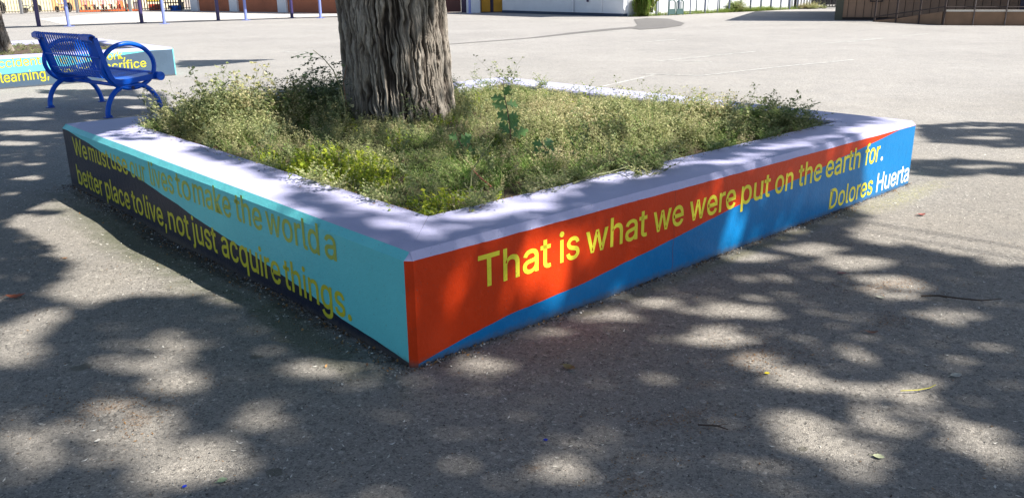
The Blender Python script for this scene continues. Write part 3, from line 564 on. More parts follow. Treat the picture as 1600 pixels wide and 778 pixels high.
'm': (0.61,[(0.123,-0.009),(0.044,-0.009),(0.044,0.388),(0.121,0.388),(0.121,0.286),(0.095,0.286),(0.11,0.327),(0.125,0.352),(0.145,0.371),(0.168,0.384),(0.193,0.392),(0.219,0.395),(0.26,0.388),(0.294,0.367),(0.317,0.336),(0.333,0.286),(0.299,0.286),(0.314,0.325),(0.33,0.349),(0.352,0.369),(0.377,0.383),(0.406,0.392),(0.437,0.395),(0.47,0.391),(0.501,0.38),(0.528,0.36),(0.549,0.333),(0.562,0.298),(0.566,0.255),(0.566,-0.009),(0.487,-0.009),(0.487,0.253),(0.481,0.285),(0.466,0.306),(0.445,0.317),(0.418,0.321),(0.397,0.319),(0.379,0.312),(0.364,0.301),(0.353,0.286),(0.347,0.268),(0.344,0.247),(0.344,-0.009),(0.265,-0.009),(0.265,0.259),(0.26,0.285),(0.247,0.304),(0.226,0.317),(0.199,0.321),(0.18,0.319),(0.162,0.312),(0.146,0.301),(0.134,0.285),(0.126,0.264),(0.123,0.237)],[(10,12,11),(21,23,22),(9,12,10),(20,23,21),(20,24,23),(9,13,12),(1,5,2),(5,3,2),(5,6,3),(6,4,3),(8,13,9),(19,24,20),(19,25,24),(7,13,8),(18,25,19),(7,14,13),(18,26,25),(6,14,7),(17,26,18),(6,17,14),(17,15,14),(17,35,26),(35,34,26),(34,27,26),(4,50,6),(50,49,6),(49,48,6),(48,17,6),(48,47,17),(47,16,17),(15,37,17),(37,36,17),(36,35,17),(33,27,34),(46,16,47),(4,51,50),(15,38,37),(32,27,33),(45,16,46),(15,39,38),(4,52,51),(32,28,27),(1,4,5),(1,53,4),(53,52,4),(15,40,39),(45,15,16),(45,40,15),(31,28,32),(44,40,45),(44,41,40),(1,54,53),(43,41,44),(31,29,28),(30,29,31),(43,42,41),(1,0,54)]),
'n': (0.41,[(0.134,0.278),(0.126,0.255),(0.123,0.226),(0.123,-0.009),(0.044,-0.009),(0.044,0.388),(0.121,0.388),(0.121,0.278),(0.088,0.278),(0.116,0.337),(0.147,0.369),(0.184,0.388),(0.227,0.393),(0.266,0.389),(0.299,0.377),(0.327,0.355),(0.349,0.325),(0.362,0.287),(0.366,0.241),(0.366,-0.009),(0.287,-0.009),(0.287,0.235),(0.282,0.272),(0.266,0.298),(0.242,0.314),(0.21,0.32),(0.186,0.317),(0.165,0.309),(0.148,0.296)],[(11,13,12),(11,14,13),(4,8,5),(8,6,5),(8,9,6),(9,7,6),(10,14,11),(10,15,14),(9,15,10),(9,16,15),(7,27,9),(27,26,9),(26,25,9),(25,16,9),(25,24,16),(24,17,16),(23,17,24),(7,28,27),(22,17,23),(7,0,28),(22,18,17),(4,7,8),(4,1,7),(1,0,7),(21,18,22),(4,2,1),(21,19,18),(20,19,21),(4,3,2)]),
'o': (0.415,[(0.303,0.009),(0.259,-0.011),(0.207,-0.017),(0.156,-0.011),(0.112,0.009),(0.075,0.04),(0.048,0.081),(0.031,0.131),(0.025,0.187),(0.031,0.245),(0.048,0.295),(0.075,0.336),(0.112,0.368),(0.156,0.387),(0.207,0.394),(0.259,0.387),(0.303,0.368),(0.34,0.336),(0.367,0.295),(0.384,0.245),(0.39,0.187),(0.384,0.131),(0.367,0.081),(0.34,0.04),(0.151,0.073),(0.176,0.06),(0.207,0.056),(0.239,0.06),(0.265,0.073),(0.284,0.094),(0.299,0.121),(0.307,0.153),(0.31,0.187),(0.307,0.223),(0.299,0.255),(0.284,0.282),(0.265,0.303),(0.239,0.316),(0.207,0.321),(0.176,0.316),(0.151,0.303),(0.131,0.282),(0.117,0.255),(0.108,0.223),(0.105,0.187),(0.108,0.153),(0.117,0.121),(0.131,0.094)],[(13,15,14),(13,16,15),(12,16,13),(12,17,16),(11,17,12),(11,38,17),(38,37,17),(37,18,17),(10,39,11),(39,38,11),(10,40,39),(36,18,37),(10,41,40),(35,18,36),(9,41,10),(35,19,18),(9,42,41),(34,19,35),(9,43,42),(33,19,34),(8,43,9),(33,20,19),(8,44,43),(32,20,33),(8,45,44),(31,20,32),(31,21,20),(7,45,8),(7,46,45),(30,21,31),(30,22,21),(6,46,7),(29,22,30),(6,47,46),(28,22,29),(6,24,47),(28,23,22),(5,24,6),(27,23,28),(5,25,24),(26,23,27),(5,26,25),(5,23,26),(4,23,5),(4,0,23),(3,0,4),(3,1,0),(2,1,3)]),
'p': (0.424,[(0.123,-0.152),(0.044,-0.152),(0.044,0.388),(0.121,0.388),(0.121,0.328),(0.113,0.328),(0.119,0.337),(0.131,0.352),(0.146,0.367),(0.167,0.381),(0.195,0.39),(0.229,0.393),(0.276,0.387),(0.318,0.368),(0.352,0.337),(0.378,0.296),(0.394,0.246),(0.399,0.189),(0.394,0.131),(0.378,0.081),(0.353,0.039),(0.318,0.008),(0.277,-0.011),(0.23,-0.017),(0.196,-0.014),(0.169,-0.004),(0.147,0.01),(0.131,0.025),(0.119,0.041),(0.113,0.05),(0.123,0.05),(0.167,0.072),(0.191,0.06),(0.22,0.056),(0.25,0.06),(0.274,0.073),(0.293,0.093),(0.307,0.12),(0.316,0.152),(0.319,0.189),(0.316,0.226),(0.308,0.258),(0.294,0.284),(0.274,0.304),(0.25,0.316),(0.22,0.321),(0.191,0.317),(0.166,0.305),(0.147,0.285),(0.133,0.26),(0.125,0.227),(0.122,0.189),(0.125,0.151),(0.134,0.118),(0.148,0.092)],[(10,12,11),(9,12,10),(1,3,2),(1,5,3),(5,6,3),(6,4,3),(9,13,12),(8,13,9),(8,14,13),(7,14,8),(6,14,7),(6,44,14),(44,15,14),(4,45,6),(45,44,6),(1,4,5),(1,50,4),(50,49,4),(49,48,4),(48,47,4),(47,46,4),(46,45,4),(43,15,44),(42,15,43),(42,16,15),(41,16,42),(40,16,41),(40,17,16),(1,51,50),(39,17,40),(1,52,51),(38,17,39),(38,18,17),(37,18,38),(1,53,52),(37,19,18),(36,19,37),(1,29,53),(29,54,53),(35,19,36),(29,31,54),(35,20,19),(34,20,35),(29,32,31),(33,20,34),(29,33,32),(29,30,33),(30,20,33),(1,28,29),(0,27,30),(27,20,30),(1,27,28),(27,21,20),(1,0,27),(26,21,27),(25,21,26),(25,22,21),(24,22,25),(24,23,22)]),
'q': (0.424,[(0.381,0.388),(0.381,-0.152),(0.302,-0.152),(0.302,0.05),(0.311,0.05),(0.305,0.041),(0.294,0.025),(0.278,0.01),(0.256,-0.004),(0.229,-0.014),(0.195,-0.017),(0.148,-0.011),(0.106,0.008),(0.072,0.039),(0.046,0.081),(0.03,0.131),(0.025,0.189),(0.03,0.246),(0.047,0.296),(0.072,0.337),(0.107,0.368),(0.148,0.387),(0.195,0.393),(0.23,0.39),(0.257,0.381),(0.278,0.367),(0.294,0.352),(0.306,0.337),(0.311,0.328),(0.304,0.328),(0.304,0.388),(0.151,0.073),(0.175,0.06),(0.205,0.056),(0.234,0.06),(0.258,0.072),(0.277,0.092),(0.291,0.118),(0.3,0.151),(0.303,0.189),(0.3,0.227),(0.291,0.26),(0.277,0.285),(0.258,0.305),(0.234,0.317),(0.205,0.321),(0.174,0.316),(0.15,0.304),(0.131,0.284),(0.117,0.258),(0.108,0.226),(0.105,0.189),(0.108,0.152),(0.117,0.12),(0.131,0.093)],[(21,23,22),(21,24,23),(29,27,30),(27,0,30),(27,28,0),(28,1,0),(20,24,21),(20,25,24),(19,25,20),(19,26,25),(19,27,26),(18,46,19),(46,27,19),(46,45,27),(45,29,27),(45,28,29),(45,44,28),(44,43,28),(43,42,28),(42,41,28),(41,40,28),(40,1,28),(18,47,46),(18,48,47),(17,48,18),(17,49,48),(17,50,49),(16,50,17),(39,1,40),(16,51,50),(38,1,39),(16,52,51),(15,52,16),(15,53,52),(37,1,38),(14,53,15),(14,54,53),(36,4,37),(4,1,37),(14,31,54),(35,4,36),(13,31,14),(13,32,31),(34,4,35),(13,33,32),(33,4,34),(13,3,33),(3,4,33),(13,6,3),(6,2,3),(5,1,4),(6,1,5),(12,6,13),(12,7,6),(2,1,6),(12,8,7),(11,8,12),(11,9,8),(10,9,11)]),
'r': (0.259,[(0.123,-0.009),(0.044,-0.009),(0.044,0.388),(0.121,0.388),(0.121,0.33),(0.11,0.33),(0.123,0.353),(0.147,0.375),(0.178,0.389),(0.212,0.394),(0.221,0.394),(0.23,0.393),(0.238,0.393),(0.252,0.392),(0.252,0.312),(0.237,0.314),(0.229,0.315),(0.218,0.316),(0.207,0.317),(0.184,0.314),(0.163,0.307),(0.146,0.295),(0.134,0.279),(0.126,0.26),(0.123,0.236)],[(8,10,9),(8,11,10),(8,12,11),(8,13,12),(8,14,13),(7,14,8),(1,3,2),(1,5,3),(5,4,3),(6,14,7),(5,16,6),(16,15,6),(15,14,6),(1,23,5),(23,22,5),(22,21,5),(21,20,5),(20,19,5),(19,18,5),(18,17,5),(17,16,5),(1,24,23),(1,0,24)]),
's': (0.365,[(0.263,-0.002),(0.225,-0.013),(0.182,-0.017),(0.143,-0.014),(0.109,-0.005),(0.079,0.01),(0.055,0.032),(0.037,0.06),(0.024,0.101),(0.099,0.117),(0.113,0.084),(0.129,0.068),(0.152,0.058),(0.181,0.054),(0.214,0.058),(0.239,0.07),(0.254,0.085),(0.259,0.103),(0.256,0.117),(0.248,0.129),(0.233,0.139),(0.21,0.146),(0.147,0.161),(0.1,0.178),(0.066,0.202),(0.045,0.234),(0.038,0.274),(0.043,0.307),(0.058,0.337),(0.081,0.361),(0.111,0.379),(0.147,0.39),(0.187,0.393),(0.225,0.39),(0.257,0.381),(0.284,0.365),(0.306,0.345),(0.322,0.32),(0.336,0.283),(0.263,0.267),(0.251,0.293),(0.237,0.309),(0.217,0.32),(0.187,0.323),(0.159,0.32),(0.136,0.309),(0.122,0.295),(0.118,0.277),(0.121,0.262),(0.13,0.25),(0.147,0.24),(0.174,0.232),(0.232,0.218),(0.279,0.202),(0.313,0.178),(0.333,0.146),(0.34,0.107),(0.335,0.072),(0.32,0.042),(0.295,0.017)],[(31,33,32),(31,34,33),(30,34,31),(30,35,34),(29,35,30),(29,36,35),(28,36,29),(28,37,36),(27,43,28),(43,37,28),(27,44,43),(42,37,43),(42,38,37),(27,45,44),(41,38,42),(27,46,45),(40,38,41),(26,46,27),(26,47,46),(39,38,40),(26,48,47),(25,48,26),(25,49,48),(25,50,49),(25,51,50),(24,51,25),(24,52,51),(24,53,52),(24,54,53),(23,54,24),(23,55,54),(22,55,23),(21,55,22),(20,55,21),(20,56,55),(19,56,20),(18,56,19),(17,56,18),(8,10,9),(17,57,56),(16,57,17),(7,10,8),(15,57,16),(7,11,10),(15,58,57),(14,58,15),(7,12,11),(6,12,7),(13,58,14),(6,13,12),(6,58,13),(6,59,58),(5,59,6),(5,0,59),(4,0,5),(4,1,0),(3,1,4),(3,2,1)]),
't': (0.227,[(-0.003,0.388),(0.213,0.388),(0.213,0.318),(-0.003,0.318),(0.056,0.092),(0.056,0.48),(0.135,0.48),(0.135,0.098),(0.137,0.079),(0.143,0.068),(0.153,0.061),(0.171,0.059),(0.176,0.059),(0.184,0.06),(0.192,0.061),(0.209,0.064),(0.224,-0.005),(0.205,-0.01),(0.193,-0.012),(0.181,-0.013),(0.168,-0.013),(0.122,-0.006),(0.086,0.015),(0.063,0.049)],[(4,6,5),(4,7,6),(3,1,0),(3,2,1),(4,8,7),(23,8,4),(23,9,8),(23,10,9),(14,16,15),(23,11,10),(13,16,14),(12,16,13),(11,16,12),(23,16,11),(22,16,23),(21,16,22),(21,17,16),(20,17,21),(20,18,17),(20,19,18)]),
'u': (0.41,[(0.262,0.009),(0.225,-0.008),(0.182,-0.014),(0.144,-0.01),(0.11,0.003),(0.082,0.024),(0.061,0.055),(0.048,0.093),(0.044,0.139),(0.044,0.388),(0.123,0.388),(0.123,0.145),(0.128,0.108),(0.144,0.081),(0.168,0.065),(0.2,0.059),(0.224,0.062),(0.245,0.07),(0.262,0.083),(0.275,0.101),(0.284,0.124),(0.287,0.153),(0.287,0.388),(0.366,0.388),(0.366,-0.009),(0.289,-0.009),(0.289,0.101),(0.321,0.101),(0.293,0.041)],[(8,10,9),(8,11,10),(21,23,22),(21,27,23),(27,24,23),(20,27,21),(8,12,11),(7,12,8),(19,27,20),(7,13,12),(18,26,19),(26,27,19),(18,25,26),(28,24,27),(6,13,7),(17,25,18),(6,14,13),(16,25,17),(6,15,14),(15,25,16),(6,0,15),(0,25,15),(5,0,6),(0,24,28),(4,0,5),(4,1,0),(25,24,0),(3,1,4),(3,2,1)]),
'v': (0.389,[(0.233,-0.009),(0.156,-0.009),(0.004,0.388),(0.091,0.388),(0.174,0.158),(0.186,0.124),(0.196,0.089),(0.205,0.056),(0.218,0.012),(0.172,0.012),(0.185,0.056),(0.194,0.089),(0.204,0.124),(0.215,0.158),(0.299,0.388),(0.385,0.388)],[(1,3,2),(1,4,3),(13,15,14),(13,0,15),(1,5,4),(12,0,13),(1,11,5),(11,6,5),(11,6,12),(6,0,12),(7,0,6),(1,10,11),(1,9,10),(8,0,7),(1,8,9),(1,0,8)]),
'w': (0.567,[(0.205,-0.009),(0.131,-0.009),(0.01,0.388),(0.094,0.388),(0.142,0.216),(0.152,0.179),(0.163,0.139),(0.173,0.093),(0.186,0.032),(0.154,0.032),(0.166,0.092),(0.177,0.137),(0.187,0.178),(0.198,0.216),(0.245,0.388),(0.323,0.388),(0.37,0.216),(0.38,0.179),(0.39,0.138),(0.401,0.093),(0.413,0.032),(0.38,0.032),(0.393,0.092),(0.404,0.137),(0.415,0.178),(0.425,0.216),(0.473,0.388),(0.557,0.388),(0.436,-0.009),(0.362,-0.009),(0.31,0.169),(0.303,0.196),(0.296,0.223),(0.289,0.25),(0.282,0.278),(0.275,0.307),(0.265,0.347),(0.302,0.347),(0.292,0.307),(0.285,0.278),(0.278,0.25),(0.271,0.222),(0.264,0.195),(0.257,0.169)],[(1,3,2),(1,4,3),(13,36,14),(36,15,14),(36,37,15),(37,16,15),(25,27,26),(25,28,27),(13,35,36),(38,16,37),(39,16,38),(13,34,35),(40,33,39),(33,16,39),(13,40,34),(40,33,34),(32,16,33),(13,41,40),(31,16,32),(13,42,41),(1,5,4),(24,28,25),(12,42,13),(31,17,16),(30,17,31),(12,43,42),(1,6,5),(30,18,17),(23,28,24),(11,43,12),(29,18,30),(11,0,43),(1,10,6),(10,7,6),(29,22,18),(22,19,18),(22,19,23),(19,28,23),(10,7,11),(7,0,11),(8,0,7),(20,28,19),(29,21,22),(1,9,10),(1,8,9),(1,0,8),(29,20,21),(29,28,20)]),
'y': (0.389,[(0.063,-0.152),(0.052,-0.15),(0.037,-0.145),(0.055,-0.075),(0.073,-0.079),(0.089,-0.081),(0.102,-0.08),(0.113,-0.076),(0.124,-0.068),(0.133,-0.054),(0.142,-0.032),(0.153,-0.001),(0.004,0.388),(0.091,0.388),(0.174,0.158),(0.186,0.123),(0.195,0.089),(0.205,0.056),(0.218,0.012),(0.172,0.012),(0.184,0.056),(0.194,0.089),(0.204,0.124),(0.215,0.158),(0.299,0.388),(0.385,0.388),(0.212,-0.062),(0.199,-0.09),(0.183,-0.113),(0.165,-0.131),(0.143,-0.144),(0.119,-0.152),(0.092,-0.154),(0.076,-0.154)],[(11,13,12),(11,14,13),(23,25,24),(23,18,25),(18,26,25),(11,15,14),(22,18,23),(21,16,22),(16,18,22),(11,21,15),(21,16,15),(11,20,21),(17,18,16),(11,19,20),(11,18,19),(11,26,18),(10,26,11),(9,26,10),(8,26,9),(8,27,26),(7,27,8),(2,4,3),(6,27,7),(2,5,4),(5,27,6),(2,27,5),(2,28,27),(2,29,28),(2,30,29),(2,31,30),(1,31,2),(0,31,1),(0,32,31),(33,32,0)]),
}
GLYPH_CAP = 0.5177

def word(text, origin, d, n, s0, s1, z, cap, parent, mat, slant=0.0, zslope=0.0):
    """painted word: its left foot at s0, right foot at s1 along wall direction d, baseline z, capital height cap"""
    vs = []; fs = []; x = 0.0
    for ch in text:
        adv, gv, gf = GLYPH[ch]
        b = len(vs); vs += [(x + a, c_) for a, c_ in gv]; fs += [[i + b for i in f] for f in gf]
        x += adv
    co = np.array(vs)
    x0, x1 = co[:, 0].min(), co[:, 0].max()
    sx = abs(s1 - s0) / (x1 - x0); sy = cap / GLYPH_CAP
    lx = (co[:, 0] - x0) * sx; ly = co[:, 1] * sy
    lx = lx + 0.0010 * pn(co[:, 0] * 9, co[:, 1] * 9, s0); ly = ly + 0.0010 * pn(co[:, 0] * 9, co[:, 1] * 9, s0 + 4)
    out = np.stack([origin[0] + d[0] * (s0 + lx) + n[0] * 0.0012, origin[1] + d[1] * (s0 + lx) + n[1] * 0.0012, z + ly + zslope * lx], -1)
    me = bpy.data.meshes.new('lettering'); me.from_pydata([tuple(p) for p in out], [], fs)
    me.materials.append(mat); me.update()
    o = bpy.data.objects.new('lettering', me); COL.objects.link(o); o.parent = parent
    o['label'] = 'painted word "%s"' % text
    return o
for t, a, b in [('That', 0.331, 0.734), ('is', 0.785, 0.909), ('what', 0.95, 1.375), ('we', 1.42, 1.656), ('were', 1.705, 2.11), ('put', 2.161, 2.447),
                ('on', 2.496, 2.687), ('the', 2.743, 3.015), ('earth', 3.061, 3.499), ('for', 3.559, 3.765)]:
    word(t, PN, PV, -PU, a, b, 0.236 + 0.003 * a, 0.134, main, YEL)
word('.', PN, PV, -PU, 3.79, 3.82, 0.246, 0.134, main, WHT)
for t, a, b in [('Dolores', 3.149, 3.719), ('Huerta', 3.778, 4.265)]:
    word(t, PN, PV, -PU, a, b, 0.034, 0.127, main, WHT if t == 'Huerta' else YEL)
PL = PN + PU * SIDE
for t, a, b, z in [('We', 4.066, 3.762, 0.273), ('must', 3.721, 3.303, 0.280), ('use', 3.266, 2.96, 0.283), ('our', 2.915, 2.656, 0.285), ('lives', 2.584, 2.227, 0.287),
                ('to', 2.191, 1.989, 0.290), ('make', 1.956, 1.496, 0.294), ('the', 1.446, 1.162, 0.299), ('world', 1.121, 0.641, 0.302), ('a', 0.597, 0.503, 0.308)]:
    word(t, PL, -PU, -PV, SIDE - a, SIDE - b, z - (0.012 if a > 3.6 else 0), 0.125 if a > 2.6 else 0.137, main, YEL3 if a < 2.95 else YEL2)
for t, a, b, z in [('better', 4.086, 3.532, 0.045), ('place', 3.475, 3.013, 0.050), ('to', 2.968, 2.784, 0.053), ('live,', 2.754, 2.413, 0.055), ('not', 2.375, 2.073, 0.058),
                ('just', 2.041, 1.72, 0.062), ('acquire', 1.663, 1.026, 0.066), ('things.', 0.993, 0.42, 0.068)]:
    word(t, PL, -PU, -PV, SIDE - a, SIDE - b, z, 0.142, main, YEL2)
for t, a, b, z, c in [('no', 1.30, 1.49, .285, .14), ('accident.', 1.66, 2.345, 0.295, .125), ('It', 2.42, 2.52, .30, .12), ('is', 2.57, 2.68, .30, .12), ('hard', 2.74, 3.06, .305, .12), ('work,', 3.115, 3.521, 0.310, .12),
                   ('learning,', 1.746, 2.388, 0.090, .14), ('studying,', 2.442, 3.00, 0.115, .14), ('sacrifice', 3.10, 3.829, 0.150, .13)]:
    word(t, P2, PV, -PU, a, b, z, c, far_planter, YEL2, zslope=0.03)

# hairline joint in the right-hand wall
mb = MB(); jp = [PN + PV * (1.585 + 0.004 * math.sin(i * 1.7)) - PU * 0.0006 for i in range(12)]
vs = []
for i, p in enumerate(jp):
    z = 0.02 + 0.40 * i / 11
    a = p - PV * 0.0011; b = p + PV * 0.0011
    vs += [(a.x, a.y, z), (b.x, b.y, z)]
mb.add(vs, [(2*i, 2*i+1, 2*i+3, 2*i+2) for i in range(11)])
mb.build('hairline_crack', simple_mat('crack_dark_red', (0.20, 0.05, 0.03), 0.9), main)  # thin dark red line drawn up the wall face

# soil
SOIL = simple_mat('dark_garden_soil', (0.075, 0.052, 0.035), 0.95, 0, 0.45, 14, 1.0, 60)
def bed_z(a, b):
    return 0.385 + 0.02 * np.exp(-(((a - 1.9) / 1.4) ** 2 + ((b - 2.4) / 1.4) ** 2)) + 0.012 * pn(a * 3, b * 3) + 0.006 * pn(a * 11, b * 11)
def soil(name, origin, parent):
    t = np.linspace(TH - 0.0, SIDE - TH + 0.0, 90)
    A, B = np.meshgrid(t, t)
    V = np.stack([origin.x + PV.x * A + PU.x * B, origin.y + PV.y * A + PU.y * B, bed_z(A, B)], -1).reshape(-1, 3)
    n = 90; I = (np.arange(n - 1)[:, None] * n + np.arange(n - 1)[None]).ravel()
    o = np_mesh(name, V, np.stack([I, I + 1, I + n + 1, I + n], 1), SOIL, parent, smooth=True)
    return o
soil('soil', PN, main); soil('soil', P2, far_planter)

# ------------------------------------------------------------------ trees
def bark_mat():
    mt, nt, b = mat_new('furrowed_bark')
    at = N_(nt, 'ShaderNodeAttribute'); at.attribute_name = 'ridge'
    v = coords(nt)
    mp = N_(nt, 'ShaderNodeMapping'); mp.inputs['Scale'].default_value = (1, 1, 0.22)
    nt.links.new(v, mp.inputs[0])
    n1 = noise(nt, mp.outputs[0], 28, 6, 0.7); n2 = noise(nt, mp.outputs[0], 110, 4, 0.7)
    c = ramp(nt, at.outputs['Fac'], [(0.0, (0.024, 0.016, 0.012)), (0.35, (0.085, 0.068, 0.056)), (0.7, (0.21, 0.182, 0.155)), (1.0, (0.36, 0.325, 0.285))])
    c = mix(nt, ramp(nt, n1, [(0.3, 0.0), (0.7, 1.0)]), mix(nt, 1.0, c, (0.72, 0.72, 0.72), 'MULTIPLY'), mix(nt, 1.0, c, (1.2, 1.19, 1.17), 'MULTIPLY'))
    c = mix(nt, ramp(nt, n2, [(0.35, 0.6), (0.55, 0.0)]), c, (0.06, 0.05, 0.042))
    nt.links.new(c, b.inputs['Base Color']); b.inputs['Roughness'].default_value = 0.92
    bump(nt, b, math_(nt, 'ADD', n1, math_(nt, 'MULTIPLY', n2, 0.5)), 0.8, 0.008)
    return mt
BARK = bark_mat()

def trunk(parent, r0, h, lean=(0, 0), nth=900, nz=560, flare=0.10, z0=0.30, fine_h=1.5, seed=0.0):
    th = np.linspace(0, 2 * math.pi, nth, endpoint=False)
    zf = np.concatenate([np.linspace(0, fine_h, nz), np.linspace(fine_h, h, 40)[1:]])
    T, Z = np.meshgrid(th, zf)
    ct, st = np.cos(T), np.sin(T)
    R0 = r0 * (1 + flare * np.exp(-Z / 0.22)) * (1 - 0.03 * Z) 
    lob = 1 + 0.035 * pn(ct * 1.3 + seed, st * 1.3, Z * 0.5) + 0.022 * pn(ct * 3.2, st * 3.2 + seed, Z * 0.8)
    # interlacing vertical ridges
    wx = pn(ct * 2.2, st * 2.2 + seed, Z * 1.0) * 0.30 + pn(ct * 7, st * 7 + seed, Z * 7.0) * 0.22 + pn(ct * 16, st * 16 + seed, Z * 22.0) * 0.07
    u = T * 30 / (2 * math.pi) * 0.5 + 0 * Z
    def field(f, zs, ph, warp):
        a = T + warp * wx * 0.22
        c, s = np.cos(a), np.sin(a)
        return pn(c * f, s * f + ph + seed, Z * zs + ph)
    brk = 0.5 + 0.5 * pn(ct * 9, st * 9 + seed, Z * 5.0)
    f1 = 1 - np.abs(field(7.0, 1.15, 0.0, 1.3)) * 5.0
    f2 = 1 - np.abs(field(17.0, 2.6, 9.3, 1.1)) * 3.6
    f4 = field(48.0, 3.6, 2.4, 1.0)
    f3 = field(26.0, 5.0, 4.4, 1.0)
    fur1 = np.clip(f1, 0, 1); fur2 = np.clip(f2, 0, 1)          # 1 in a furrow
    ridge = np.clip(0.92 - 0.95 * fur1 ** 1.1 - (0.25 + 0.5 * brk) * fur2 ** 1.3 + 0.22 * f3 + 0.16 * f4, 0, 1)
    depth = 0.044
    R = R0 * lob + depth * (ridge - 0.6) + 0.004 * f3 + 0.0045 * f4 + 0.003 * pn(ct * 70, st * 70, Z * 14) + 0.010 * pn(ct * 5, st * 5, Z * 3)
    V = np.stack([R * ct + lean[0] * Z, R * st + lean[1] * Z, Z + z0], -1).reshape(-1, 3)
    n = nth; rows = len(zf)
    i = np.arange(rows - 1)[:, None] * n; j = np.arange(n)[None]; jn = (j + 1) % n
    F = np.stack([i + j, i + jn, i + n + jn, i + n + j], -1).reshape(-1, 4)
    o = np_mesh('trunk', V, F, BARK, parent, smooth=True)
    at = o.data.attributes.new('ridge', 'FLOAT', 'POINT')
    at.data.foreach_set('value', ridge.ravel().astype(np.float32))
    return o

LEAFM = leaf_mat('tree_leaves', [(0.0, (0.035, 0.065, 0.018)), (0.5, (0.055, 0.095, 0.025)), (1.0, (0.085, 0.125, 0.035))], 0.5, 0.3)

